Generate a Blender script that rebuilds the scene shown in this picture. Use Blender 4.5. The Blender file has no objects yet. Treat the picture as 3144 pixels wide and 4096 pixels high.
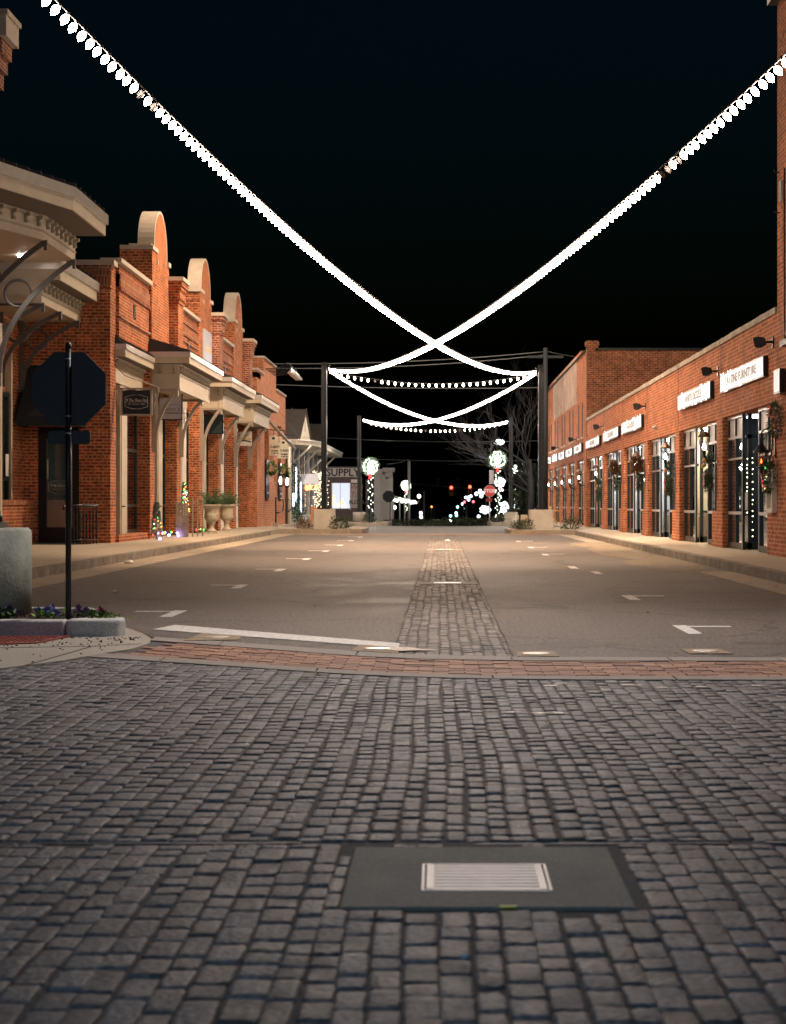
import bpy, math, random
from mathutils import Vector, Matrix
rad = math.radians
rnd = random.Random(11)
S = bpy.context.scene
COL = S.collection
PI = math.pi
OFF = {}

# ------------------------------------------------------------------ mesh builder
class MB:
    def __init__(s):
        s.v = []; s.f = []; s.mi = []; s.sm = []; s.t = []; s.cur = 0.5
    def add(s, vs, fs, m=0, smooth=False):
        b = len(s.v)
        s.v += [tuple(v) for v in vs]
        s.t += [s.cur] * len(vs)
        for f in fs:
            s.f.append([b + i for i in f]); s.mi.append(m); s.sm.append(smooth)
        return s
    def box(s, x0, x1, y0, y1, z0, z1, m=0):
        vs = [(x0,y0,z0),(x1,y0,z0),(x1,y1,z0),(x0,y1,z0),(x0,y0,z1),(x1,y0,z1),(x1,y1,z1),(x0,y1,z1)]
        return s.add(vs, [(0,3,2,1),(4,5,6,7),(0,1,5,4),(1,2,6,5),(2,3,7,6),(3,0,4,7)], m)
    def rbox(s, c, sz, rz=0, ry=0, rx=0, m=0):
        M = Matrix.Translation(c) @ Matrix.Rotation(rz,4,'Z') @ Matrix.Rotation(ry,4,'Y') @ Matrix.Rotation(rx,4,'X')
        k = len(s.v)
        s.box(-sz[0]/2, sz[0]/2, -sz[1]/2, sz[1]/2, -sz[2]/2, sz[2]/2, m)
        for i in range(k, len(s.v)): s.v[i] = tuple(M @ Vector(s.v[i]))
        return s
    def prism(s, pts, ax, a, b, m=0, smooth=False):
        """polygon pts extruded along axis ax from a to b; pts in the two other axes in order"""
        n = len(pts)
        def mk(p, q):
            return {'x': (q, p[0], p[1]), 'y': (p[0], q, p[1]), 'z': (p[0], p[1], q)}[ax]
        ar = sum(pts[i][0]*pts[(i+1)%n][1]-pts[(i+1)%n][0]*pts[i][1] for i in range(n))
        if (ar < 0) != (ax == 'y'): pts = pts[::-1]
        vs = [mk(p, a) for p in pts] + [mk(p, b) for p in pts]
        s.add(vs, [tuple(range(n-1, -1, -1)), tuple(range(n, 2*n))], m)
        b0 = len(s.v) - 2*n
        for i in range(n):
            j = (i+1) % n
            s.f.append([b0+i, b0+j, b0+n+j, b0+n+i]); s.mi.append(m); s.sm.append(smooth)
        return s
    def tube(s, pts, r, n=8, m=0, smooth=True, cap=True):
        pts = [Vector(p) for p in pts]
        rs = r if isinstance(r, (list, tuple)) else [r]*len(pts)
        vs = []; up0 = None
        for i, p in enumerate(pts):
            d = (pts[min(i+1, len(pts)-1)] - pts[max(i-1, 0)]).normalized()
            if up0 is None:
                up0 = Vector((0,0,1)) if abs(d.z) < .9 else Vector((1,0,0))
            a = d.cross(up0)
            if a.length < 1e-4: a = d.cross(Vector((0,1,0)))
            a.normalize(); b = d.cross(a).normalized()
            for k in range(n):
                t = 2*PI*k/n
                vs.append(p + (a*math.cos(t) + b*math.sin(t))*rs[i])
        fs = []
        for i in range(len(pts)-1):
            for k in range(n):
                k2 = (k+1) % n
                fs.append((i*n+k, i*n+k2, (i+1)*n+k2, (i+1)*n+k))
        s.add(vs, fs, m, smooth)
        if cap:
            b0 = len(s.v) - len(vs)
            s.f.append([b0+k for k in range(n)][::-1]); s.mi.append(m); s.sm.append(False)
            s.f.append([b0+len(vs)-n+k for k in range(n)]); s.mi.append(m); s.sm.append(False)
        return s
    def lathe(s, prof, c=(0,0,0), n=16, m=0, smooth=True):
        vs = []
        for (r, z) in prof:
            for k in range(n):
                t = 2*PI*k/n + (PI/n)
                vs.append((c[0]+r*math.cos(t), c[1]+r*math.sin(t), c[2]+z))
        fs = []
        L = len(prof)
        for i in range(L-1):
            for k in range(n):
                k2 = (k+1) % n
                fs.append((i*n+k, i*n+k2, (i+1)*n+k2, (i+1)*n+k))
        s.add(vs, fs, m, smooth)
        b0 = len(s.v) - len(vs)
        s.f.append([b0+k for k in range(n)][::-1]); s.mi.append(m); s.sm.append(False)
        s.f.append([b0+(L-1)*n+k for k in range(n)]); s.mi.append(m); s.sm.append(False)
        return s
    def ball(s, c, r, n=8, k=6, m=0, sq=(1,1,1)):
        prof = [(r*math.sin(PI*i/k)+1e-4, -r*math.cos(PI*i/k)) for i in range(k+1)]
        b = len(s.v)
        s.lathe(prof, (0,0,0), n, m)
        for i in range(b, len(s.v)):
            v = s.v[i]; s.v[i] = (c[0]+v[0]*sq[0], c[1]+v[1]*sq[1], c[2]+v[2]*sq[2])
        return s
    def leaf(s, c, L, W, d, m=0):
        """a small leaf quad pair"""
        d = Vector(d).normalized(); r = Vector((rnd.uniform(-1,1), rnd.uniform(-1,1), rnd.uniform(-1,1)))
        a = d.cross(r)
        if a.length < 1e-3: a = Vector((1,0,0))
        a.normalize(); c = Vector(c)
        s.add([c, c+d*L*.5+a*W*.5, c+d*L, c+d*L*.5-a*W*.5], [(0,1,2,3)], m)
        return s
    def xf(s, M, b=0):
        for i in range(b, len(s.v)): s.v[i] = tuple(M @ Vector(s.v[i]))
        return s
    def build(s, name, mats, parent=None, tint=False):
        if not isinstance(mats, (list, tuple)): mats = [mats]
        o3 = OFF.get(parent.name, Vector((0,0,0))) if parent else Vector((0,0,0))
        me = bpy.data.meshes.new(name)
        vv = [(v[0]-o3.x, v[1]-o3.y, v[2]-o3.z) for v in s.v]
        me.from_pydata(vv, [], s.f)
        for mt in mats: me.materials.append(mt)
        me.polygons.foreach_set('material_index', s.mi)
        me.polygons.foreach_set('use_smooth', s.sm)
        uv = me.uv_layers.new(name='UVMap')
        data = [0.0] * (2*len(me.loops))
        li = 0
        for f in s.f:
            p0 = s.v[f[0]]
            nx = ny = nz = 0.0
            n = len(f)
            for i in range(n):
                a = s.v[f[i]]; b = s.v[f[(i+1) % n]]
                nx += (a[1]-b[1])*(a[2]+b[2]); ny += (a[2]-b[2])*(a[0]+b[0]); nz += (a[0]-b[0])*(a[1]+b[1])
            l = math.sqrt(nx*nx+ny*ny+nz*nz) or 1
            if abs(nz)/l > .75:
                for i in f:
                    data[li] = s.v[i][0]; data[li+1] = s.v[i][1]; li += 2
            else:
                h = math.hypot(nx, ny) or 1
                tx, ty = -ny/h, nx/h
                if abs(tx) > abs(ty):
                    if tx < 0: tx, ty = -tx, -ty
                elif ty < 0: tx, ty = -tx, -ty
                for i in f:
                    q = s.v[i]
                    data[li] = q[0]*tx+q[1]*ty; data[li+1] = q[2]; li += 2
        uv.data.foreach_set('uv', data)
        if tint:
            at = me.attributes.new('tint', 'FLOAT', 'POINT')
            at.data.foreach_set('value', s.t)
        me.update()
        ob = bpy.data.objects.new(name, me)
        COL.objects.link(ob)
        if parent: ob.parent = parent
        OFF[ob.name] = o3
        return ob

def tag(o, label=None, cat=None, group=None, kind=None):
    if label: o['label'] = label
    if cat: o['category'] = cat
    if group: o['group'] = group
    if kind: o['kind'] = kind
    return o
def thing(name, loc, label, cat, group=None):
    o = bpy.data.objects.new(name, None); COL.objects.link(o)
    o.location = loc; o.empty_display_size = .2
    OFF[o.name] = Vector(loc)
    return tag(o, label, cat, group)
def struct(mb, name, m, **k):
    return tag(mb.build(name, m, **k), kind='structure')
def copy_tree(o, parent=None):
    c = o.copy(); COL.objects.link(c); c.parent = parent
    for ch in [x for x in bpy.data.objects if x.parent == o]:
        copy_tree(ch, c)
    return c
def dup(o, loc, label, rz=None, group=None, scale=None):
    c = copy_tree(o); c.location = loc; c['label'] = label
    if rz is not None: c.rotation_euler = (0,0,rz)
    if scale is not None: c.scale = scale
    if group: c['group'] = group
    return c

# ------------------------------------------------------------------ materials
MATS = {}
def nt(name):
    m = bpy.data.materials.new(name); m.use_nodes = True
    N = m.node_tree.nodes; L = m.node_tree.links
    MATS[name] = m
    return m, N, L, N['Principled BSDF']
def pl(name, col, rough=.6, metal=0, noise=.0, nscale=8, bump=0, bscale=60, coat=0, spec=.5):
    """painted / plain surface with mottled colour and fine bump"""
    m, N, L, b = nt(name)
    b.inputs['Roughness'].default_value = rough
    b.inputs['Metallic'].default_value = metal
    b.inputs['Specular IOR Level'].default_value = spec
    b.inputs['Base Color'].default_value = (*col, 1)
    tc = N.new('ShaderNodeTexCoord')
    if noise:
        n = N.new('ShaderNodeTexNoise'); n.inputs['Scale'].default_value = nscale; n.inputs['Detail'].default_value = 6
        n.inputs['Roughness'].default_value = .65
        L.new(tc.outputs['Object'], n.inputs['Vector'])
        r = N.new('ShaderNodeValToRGB')
        r.color_ramp.elements[0].position = .3; r.color_ramp.elements[1].position = .7
        r.color_ramp.elements[0].color = (*[c*(1-noise) for c in col], 1)
        r.color_ramp.elements[1].color = (*[min(1, c*(1+noise)) for c in col], 1)
        L.new(n.outputs['Fac'], r.inputs['Fac']); L.new(r.outputs['Color'], b.inputs['Base Color'])
    if bump:
        n2 = N.new('ShaderNodeTexNoise'); n2.inputs['Scale'].default_value = bscale; n2.inputs['Detail'].default_value = 4
        L.new(tc.outputs['Object'], n2.inputs['Vector'])
        bp = N.new('ShaderNodeBump'); bp.inputs['Strength'].default_value = bump; bp.inputs['Distance'].default_value = .01
        L.new(n2.outputs['Fac'], bp.inputs['Height']); L.new(bp.outputs['Normal'], b.inputs['Normal'])
    return m
def em(name, col, st):
    m, N, L, b = nt(name)
    b.inputs['Base Color'].default_value = (*[c*.5 for c in col], 1)
    b.inputs['Emission Color'].default_value = (*col, 1)
    b.inputs['Emission Strength'].default_value = st
    return m
def math_n(N, L, op, a, b=None, c=None):
    n = N.new('ShaderNodeMath'); n.operation = op
    for i, v in enumerate((a, b, c)):
        if v is None: continue
        if isinstance(v, (int, float)): n.inputs[i].default_value = v
        else: L.new(v, n.inputs[i])
    return n.outputs[0]
def brick(name, c1, c2, mort, w=.2, row=.077, ms=.017, header=True, off=0.0, paint=None, dark=.48, soldier=None):
    m, N, L, b = nt(name)
    tc = N.new('ShaderNodeTexCoord')
    mp = N.new('ShaderNodeMapping'); mp.inputs['Location'].default_value = (off, off*.3, 0)
    L.new(tc.outputs['UV'], mp.inputs['Vector'])
    def bt(ww, rr, o=.5):
        t = N.new('ShaderNodeTexBrick')
        t.inputs['Scale'].default_value = 1; t.inputs['Brick Width'].default_value = ww
        t.inputs['Row Height'].default_value = rr; t.inputs['Mortar Size'].default_value = ms
        t.inputs['Mortar Smooth'].default_value = .2; t.inputs['Bias'].default_value = 0
        t.offset = o
        t.inputs['Color1'].default_value = (*c1, 1); t.inputs['Color2'].default_value = (*c2, 1)
        t.inputs['Mortar'].default_value = (*mort, 1)
        L.new(mp.outputs[0], t.inputs['Vector'])
        return t
    A = bt(w, row); col = A.outputs['Color']; fac = A.outputs['Fac']
    if header:
        B = bt(w/2, row)
        sp = N.new('ShaderNodeSeparateXYZ'); L.new(mp.outputs[0], sp.inputs[0])
        fl = math_n(N, L, 'FLOOR', math_n(N, L, 'DIVIDE', sp.outputs[1], row))
        md = math_n(N, L, 'FLOORED_MODULO', fl, 7)
        mask = math_n(N, L, 'LESS_THAN', md, .5)
        mx = N.new('ShaderNodeMix'); mx.data_type = 'RGBA'
        L.new(mask, mx.inputs[0]); L.new(col, mx.inputs[6]); L.new(B.outputs['Color'], mx.inputs[7]); col = mx.outputs[2]
        mf = N.new('ShaderNodeMix'); mf.data_type = 'FLOAT'
        L.new(mask, mf.inputs[0]); L.new(fac, mf.inputs[2]); L.new(B.outputs['Fac'], mf.inputs[3]); fac = mf.outputs[0]
    # weathering
    n = N.new('ShaderNodeTexNoise'); n.inputs['Scale'].default_value = 1.3; n.inputs['Detail'].default_value = 8; n.inputs['Roughness'].default_value = .7
    L.new(tc.outputs['Object'], n.inputs['Vector'])
    r = N.new('ShaderNodeValToRGB'); r.color_ramp.elements[0].position = .3; r.color_ramp.elements[1].position = .72
    r.color_ramp.elements[0].color = (1-dark, 1-dark, 1-dark, 1); r.color_ramp.elements[1].color = (1.12, 1.1, 1.08, 1)
    L.new(n.outputs['Fac'], r.inputs['Fac'])
    mm = N.new('ShaderNodeMix'); mm.data_type = 'RGBA'; mm.blend_type = 'MULTIPLY'; mm.inputs[0].default_value = 1
    L.new(col, mm.inputs[6]); L.new(r.outputs['Color'], mm.inputs[7]); col = mm.outputs[2]
    # per-brick value variation
    n3 = N.new('ShaderNodeTexWhiteNoise'); n3.noise_dimensions = '2D'
    sn = N.new('ShaderNodeVectorMath'); sn.operation = 'SNAP'; sn.inputs[1].default_value = (w/2, row, 1)
    L.new(mp.outputs[0], sn.inputs[0]); L.new(sn.outputs[0], n3.inputs['Vector'])
    vr = math_n(N, L, 'MULTIPLY_ADD', n3.outputs['Value'], .5, .72)
    hv = N.new('ShaderNodeHueSaturation'); L.new(vr, hv.inputs['Value']); L.new(col, hv.inputs['Color']); col = hv.outputs[0]
    if paint:
        n4 = N.new('ShaderNodeTexNoise'); n4.inputs['Scale'].default_value = .9; n4.inputs['Detail'].default_value = 9; n4.inputs['Roughness'].default_value = .75
        L.new(tc.outputs['Object'], n4.inputs['Vector'])
        rr = N.new('ShaderNodeValToRGB'); rr.color_ramp.elements[0].position = paint[1]; rr.color_ramp.elements[1].position = paint[1]+.25
        rr.color_ramp.elements[0].color = (0,0,0,1); rr.color_ramp.elements[1].color = (paint[2],)*3+(1,)
        L.new(n4.outputs['Fac'], rr.inputs['Fac'])
        mp2 = N.new('ShaderNodeMix'); mp2.data_type = 'RGBA'
        L.new(rr.outputs['Color'], mp2.inputs[0]); L.new(col, mp2.inputs[6]); mp2.inputs[7].default_value = (*paint[0], 1); col = mp2.outputs[2]
    L.new(col, b.inputs['Base Color'])
    b.inputs['Roughness'].default_value = .82; b.inputs['Specular IOR Level'].default_value = .25
    bp = N.new('ShaderNodeBump'); bp.inputs['Strength'].default_value = .8; bp.inputs['Distance'].default_value = .012; bp.invert = True
    n5 = N.new('ShaderNodeTexNoise'); n5.inputs['Scale'].default_value = 45; n5.inputs['Detail'].default_value = 5
    L.new(tc.outputs['Object'], n5.inputs['Vector'])
    hh = math_n(N, L, 'MULTIPLY_ADD', n5.outputs['Fac'], -.35, fac)
    L.new(hh, bp.inputs['Height']); L.new(bp.outputs['Normal'], b.inputs['Normal'])
    return m

M_brickL = brick('brick_orange', (.54,.095,.020), (.22,.034,.011), (.52,.29,.16))
M_brickL2 = brick('brick_red', (.36,.085,.05), (.17,.035,.03), (.50,.31,.21), off=.37)
M_brickS = brick('brick_soldier_course', (.46,.12,.04), (.25,.05,.022), (.42,.27,.17), w=.077, row=.24, header=False)
M_brickR = brick('brick_old', (.55,.13,.04), (.31,.062,.022), (.52,.27,.15), w=.21, row=.075, header=False, dark=.3,
                 paint=((.50,.33,.22), .56, .55))
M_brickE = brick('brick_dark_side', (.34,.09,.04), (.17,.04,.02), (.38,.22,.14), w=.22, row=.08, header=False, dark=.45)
M_brickW = brick('brick_whitewashed', (.45,.22,.13), (.36,.17,.10), (.5,.36,.27), w=.22, row=.08, header=False,
                 paint=((.56,.43,.35), .36, .8))
M_cream = pl('tan_painted_trim', (.44,.39,.30), .55, noise=.1, nscale=3, bump=.1)
M_tan = pl('tan_shadow_trim', (.30,.265,.19), .6, noise=.1, nscale=3)  # darker tan; on corbels and mouldings the eave shade is in the colour
M_white = pl('white_painted_trim', (.66,.62,.55), .5, noise=.06, nscale=3)
M_cap = pl('cast_stone_cap', (.46,.41,.35), .7, noise=.12, nscale=5, bump=.2)
M_metal = pl('pale_metal_edge', (.62,.60,.57), .3, metal=.55, noise=.1, nscale=4)
M_roof = pl('dark_standing_seam', (.045,.045,.048), .45, metal=.3, noise=.1)
M_bracket = pl('grey_brown_bracket', (.29,.25,.205), .5, noise=.08)
M_dark = pl('dark_green_frame', (.010,.018,.018), .35, noise=.2, nscale=2)
M_black = pl('black_metal', (.007,.009,.012), .32, spec=.35, noise=.25, nscale=4)
M_blackm = pl('black_matte', (.008,.009,.011), .75)
M_alu = pl('bright_aluminium', (.7,.7,.7), .28, metal=.7, noise=.05)
M_conc = pl('concrete_block', (.42,.36,.28), .85, noise=.16, nscale=2.5, bump=.35, bscale=45)
M_cloth_dark = pl('dark_awning_cloth', (.012,.018,.024), .9, noise=.15, nscale=3)
M_paintw = pl('road_paint', (.56,.55,.53), .6, noise=.38, nscale=22, bump=.2, bscale=120)
M_soil = pl('mulch', (.022,.014,.010), .95, noise=.6, nscale=30, bump=.9, bscale=60)
M_red = pl('red_ribbon', (.45,.012,.015), .45, noise=.1)
M_orange = pl('orange_ribbon', (.75,.11,.02), .5, noise=.15)
M_needle = pl('conifer_needles', (.035,.075,.035), .6, noise=.35, nscale=8)
M_leaf2 = pl('pale_leaves', (.10,.16,.03), .6, noise=.3, nscale=10)
M_brownleaf = pl('dried_leaves', (.09,.045,.02), .7, noise=.4, nscale=10)
M_gold = pl('gold_ribbon', (.5,.27,.06), .35, noise=.2)
M_wood = pl('weathered_wood', (.33,.27,.21), .8, noise=.35, nscale=6, bump=.4)
M_stone = pl('cast_urn_stone', (.40,.35,.27), .85, noise=.2, nscale=9, bump=.4)
M_plaster = pl('pale_plaster', (.48,.46,.45), .8, noise=.15, nscale=2)
M_siding = pl('cream_siding', (.78,.72,.56), .6, noise=.06)
M_stopred = pl('stop_sign_red', (.55,.05,.035), .5)
M_signw = pl('sign_white', (.62,.58,.55), .5, noise=.05)
M_signdk = pl('sign_dark', (.006,.008,.012), .5)
M_teal = pl('sign_dark_teal', (.02,.04,.045), .6)
M_yellow = pl('yellow_board', (.45,.33,.03), .5, noise=.15)
M_sigy = pl('signal_yellow', (.75,.22,.01), .5)
M_pink = pl('dress_pink', (.42,.24,.21), .9, noise=.15)
M_blue = pl('blouse_blue', (.22,.3,.36), .9, noise=.15)
M_carw = pl('car_white_paint', (.6,.6,.62), .25, noise=.03)
M_tire = pl('tyre_rubber', (.01,.01,.01), .8)
M_purple = pl('purple_petals', (.12,.05,.16), .7, noise=.3)
M_blueflower = pl('violet_blue_petals', (.12,.14,.42), .7, noise=.3)
M_wire = pl('cable_rubber', (.03,.025,.02), .5)
M_int = pl('shop_interior_wall', (.5,.5,.5), .8, noise=.1)
M_intw = pl('shop_interior_cream', (.72,.64,.5), .8, noise=.06)
M_intd = pl('shop_interior_dark', (.03,.04,.05), .8)
M_tact = pl('tactile_pad_red', (.22,.045,.03), .7, noise=.25, nscale=8, bump=.3)

def warm(k): return (1.0, .60*k+.4*(k-1)*0, .34*k)
E_bulb = em('string_bulb_light', (1.0, .78, .62), 85)
E_bulboff = pl('unlit_bulb_glass', (.35,.32,.3), .1, noise=.2)
E_white = em('sign_backlight', (1.0,.93,.90), 2.2)
E_signdim = em('sign_dim_face', (.9,.9,.92), .42)
E_lantern = em('lantern_lamp', (1.0,.88,.82), 9)
E_flame = em('orange_flame_lamp', (1.0,.22,.03), 5)
E_fairy = em('fairy_light', (1.0,.95,.6), 9)
E_shop = em('shop_ceiling_lamp', (.9,.97,1.0), 9)
E_shopw = em('shop_ceiling_lamp_warm', (1.0,.88,.66), 8)
E_red = em('red_signal_lamp', (1.0,.05,.03), 60)
E_redc = em('red_fairy_light', (1.0,.05,.08), 3.5)
E_green = em('green_signal_lamp', (.25,1.0,.85), 60)
E_greenc = em('green_fairy_light', (.1,1.0,.2), 3)
E_amber = em('amber_fairy_light', (1.0,.42,.05), 4)
E_violet = em('violet_fairy_light', (.35,.3,1.0), 8)
E_cool = em('cool_white_lamp', (.85,.95,1.0), 60)
E_wreath = em('wreath_bulb', (.90,1.0,.80), 3.2)
E_post = em('post_lamp_globe', (1.0,.97,.92), 4)
E_disp = em('snowy_window_light', (.75,.82,1.0), 1.4)

def glass_mat(name, tint=(.8,.9,.9), refl=.12):
    m = bpy.data.materials.new(name); m.use_nodes = True
    N = m.node_tree.nodes; L = m.node_tree.links
    N.clear()
    o = N.new('ShaderNodeOutputMaterial'); t = N.new('ShaderNodeBsdfTransparent'); g = N.new('ShaderNodeBsdfGlossy')
    t.inputs[0].default_value = (*tint, 1); g.inputs['Roughness'].default_value = .02
    fr = N.new('ShaderNodeFresnel'); fr.inputs[0].default_value = 1.5
    a = N.new('ShaderNodeMath'); a.operation = 'ADD'; a.inputs[1].default_value = refl; a.use_clamp = True
    mx = N.new('ShaderNodeMixShader')
    L.new(fr.outputs[0], a.inputs[0]); L.new(a.outputs[0], mx.inputs[0]); L.new(t.outputs[0], mx.inputs[1]); L.new(g.outputs[0], mx.inputs[2])
    L.new(mx.outputs[0], o.inputs[0])
    return m
M_glass = glass_mat('window_glass')
M_glassd = glass_mat('dark_window_glass', (.35,.4,.42), .18)

def ground_mat(name, c0, c1, sc, rough=(.45,.85), bump=.5, bsc=160, crack=False, tint=False, speck=0):
    m, N, L, b = nt(name)
    tc = N.new('ShaderNodeTexCoord')
    n = N.new('ShaderNodeTexNoise'); n.inputs['Scale'].default_value = sc; n.inputs['Detail'].default_value = 9; n.inputs['Roughness'].default_value = .72
    L.new(tc.outputs['Object'], n.inputs['Vector'])
    r = N.new('ShaderNodeValToRGB'); r.color_ramp.elements[0].position = .32; r.color_ramp.elements[1].position = .68
    r.color_ramp.elements[0].color = (*c0, 1); r.color_ramp.elements[1].color = (*c1, 1)
    L.new(n.outputs['Fac'], r.inputs['Fac']); col = r.outputs['Color']
    n2 = N.new('ShaderNodeTexNoise'); n2.inputs['Scale'].default_value = bsc; n2.inputs['Detail'].default_value = 3
    L.new(tc.outputs['Object'], n2.inputs['Vector'])
    if speck:
        r2 = N.new('ShaderNodeValToRGB'); r2.color_ramp.elements[0].position = .35; r2.color_ramp.elements[1].position = .7
        r2.color_ramp.elements[0].color = (1-speck,)*3+(1,); r2.color_ramp.elements[1].color = (1+speck,)*3+(1,)
        L.new(n2.outputs['Fac'], r2.inputs['Fac'])
        mm = N.new('ShaderNodeMix'); mm.data_type = 'RGBA'; mm.blend_type = 'MULTIPLY'; mm.inputs[0].default_value = 1
        L.new(col, mm.inputs[6]); L.new(r2.outputs['Color'], mm.inputs[7]); col = mm.outputs[2]
    if tint:
        at = N.new('ShaderNodeAttribute'); at.attribute_name = 'tint'
        hv = N.new('ShaderNodeHueSaturation')
        L.new(math_n(N, L, 'MULTIPLY_ADD', at.outputs['Fac'], .75, .62), hv.inputs['Value'])
        L.new(math_n(N, L, 'MULTIPLY_ADD', at.outputs['Fac'], .02, .49), hv.inputs['Hue'])
        L.new(col, hv.inputs['Color']); col = hv.outputs[0]
    if crack:
        v = N.new('ShaderNodeTexVoronoi'); v.feature = 'DISTANCE_TO_EDGE'; v.inputs['Scale'].default_value = .35
        nd = N.new('ShaderNodeTexNoise'); nd.inputs['Scale'].default_value = 1.5; nd.inputs['Detail'].default_value = 6
        L.new(tc.outputs['Object'], nd.inputs['Vector'])
        va = N.new('ShaderNodeVectorMath'); va.operation = 'MULTIPLY_ADD'; va.inputs[1].default_value = (1.2,1.2,0)
        L.new(nd.outputs['Color'], va.inputs[0]); L.new(tc.outputs['Object'], va.inputs[2]); L.new(va.outputs[0], v.inputs['Vector'])
        r3 = N.new('ShaderNodeValToRGB'); r3.color_ramp.elements[0].position = .0; r3.color_ramp.elements[1].position = .02
        r3.color_ramp.elements[0].color = (.3,.3,.3,1); r3.color_ramp.elements[1].color = (1,1,1,1)
        L.new(v.outputs['Distance'], r3.inputs['Fac'])
        mm = N.new('ShaderNodeMix'); mm.data_type = 'RGBA'; mm.blend_type = 'MULTIPLY'; mm.inputs[0].default_value = .8
        L.new(col, mm.inputs[6]); L.new(r3.outputs['Color'], mm.inputs[7]); col = mm.outputs[2]
    L.new(col, b.inputs['Base Color'])
    rr = N.new('ShaderNodeMapRange'); rr.inputs['To Min'].default_value = rough[0]; rr.inputs['To Max'].default_value = rough[1]
    rr.inputs['From Min'].default_value = .3; rr.inputs['From Max'].default_value = .7
    L.new(n.outputs['Fac'], rr.inputs['Value']); L.new(rr.outputs[0], b.inputs['Roughness'])
    bp = N.new('ShaderNodeBump'); bp.inputs['Strength'].default_value = bump; bp.inputs['Distance'].default_value = .006
    L.new(n2.outputs['Fac'], bp.inputs['Height']); L.new(bp.outputs['Normal'], b.inputs['Normal'])
    return m
G_asph = ground_mat('asphalt', (.056,.047,.041), (.140,.117,.101), 1.0, (.55,.8), 1.0, 34, crack=True, speck=.75)
G_side = ground_mat('sidewalk_concrete', (.32,.27,.20), (.42,.36,.28), 1.1, (.7,.9), .3, 80, speck=.12)
G_gut = ground_mat('gutter_concrete', (.20,.165,.12), (.38,.31,.23), 1.6, (.7,.9), .4, 60, speck=.2)
G_kerb = ground_mat('kerb_concrete', (.07,.06,.05), (.30,.25,.19), 2.2, (.7,.9), .5, 60, speck=.25)
G_kerbl = ground_mat('pale_kerb_granite', (.46,.47,.47), (.62,.62,.60), 3., (.7,.85), .7, 110, speck=.3)
G_cob = ground_mat('granite_setts', (.098,.100,.112), (.160,.158,.168), 6, (.5,.75), 1.0, 48, tint=True, speck=.45)
G_cobs = ground_mat('strip_setts', (.125,.108,.095), (.19,.165,.147), 6, (.5,.75), .9, 48, tint=True, speck=.4)
G_joint = ground_mat('sandy_joints', (.068,.067,.072), (.115,.11,.112), 6, (.8,.95), .8, 120, speck=.5)
G_brk = ground_mat('paving_brick', (.25,.115,.075), (.36,.185,.125), 9, (.6,.8), .6, 120, tint=True, speck=.25)
G_slab = ground_mat('slab_concrete', (.16,.17,.15), (.25,.255,.225), 5, (.7,.85), .4, 130, speck=.25)
G_dark = ground_mat('far_road', (.05,.05,.05), (.075,.073,.07), .3, (.5,.8), .4, 60)
# ------------------------------------------------------------------ ground
def ip(tab, x):
    if x <= tab[0][0]:
        a, b = tab[0], tab[1]
    elif x >= tab[-1][0]:
        a, b = tab[-2], tab[-1]
    else:
        for a, b in zip(tab, tab[1:]):
            if a[0] <= x <= b[0]: break
    return a[1] + (b[1]-a[1])*(x-a[0])/(b[0]-a[0])
def cv(tab):
    return lambda x: (ip(tab, x-.3) + 2*ip(tab, x) + ip(tab, x+.3) + ip(tab, x-.15)+ip(tab, x+.15))/6
c_up = cv([(-2.4,14.2),(-1.45,13.46),(-.6,12.74),(0,12.42),(.5,12.28),(2.3,12.25),(6,12.25)])
c_bt = cv([(-2.3,13.8),(-1.43,13.08),(-.6,12.35),(0,12.08),(.6,12.0),(2.3,11.98),(6,11.98)])
c_bb = cv([(-2.43,12.6),(-1.29,11.8),(-.54,11.25),(.1,11.0),(.7,10.92),(2.3,10.9),(6,10.9)])
c_lo = cv([(-2.48,12.32),(-1.3,11.55),(-.54,11.02),(.1,10.8),(.7,10.72),(2.3,10.7),(6,10.7)])
# left apron boundary: X as a function of Y
ap_tab = [(8.6,-6.5),(9.7,-4.4),(10.6,-3.35),(11.4,-2.88),(12.0,-2.59),(12.6,-2.43),(12.95,-2.29),(13.5,-2.25),(14.0,-2.32),(14.6,-2.5),(15.2,-2.75),(15.6,-3.0)]
apX = lambda y: ip(ap_tab, y)

def zt(y):
    return 0 if y < 88 else -.022*(y-88) if y < 420 else -.022*332
mb = MB()
ys = [-30,0,30,60,75,88,95,110,130,160,200,260,340,420,900,2500]
xs = [-900,-200,-60,-20,-8,0,8,20,60,200,900]
vs = [(x,y,zt(y)-.04) for y in ys for x in xs]
nx = len(xs)
mb.add(vs, [(j*nx+i, j*nx+i+1, (j+1)*nx+i+1, (j+1)*nx+i) for j in range(len(ys)-1) for i in range(nx-1)])
struct(mb, 'ground', G_dark)

# asphalt, left and right of the cobbled centre strip
mb = MB()
def wob(y, s): return .007*math.sin(y*3.1+s)+.006*math.sin(y*9.7+s*2)+.004*math.sin(y*23+s)
rows = [0]+[.5*k*(1+.01*k) for k in range(1, 76)]
def road_half(xa, xb, side):
    n = 14; vs = []
    xsn = [xa+(xb-xa)*i/n for i in range(n+1)]
    RY = [t/rows[-1] for t in rows]
    for t in RY:
        for i, x in enumerate(xsn):
            y = c_up(x)*(1-t)+60.5*t
            xx = x + (wob(y, side) if (i == n and side == 1) or (i == 0 and side == 2) else 0)
            vs.append((xx, y, .003))
    m = n+1
    mb.add(vs, [(j*m+i, j*m+i+1, (j+1)*m+i+1, (j+1)*m+i) for j in range(len(RY)-1) for i in range(n)])
road_half(-2.25, -.352, 1)
road_half(.512, 4.12, 2)
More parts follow.
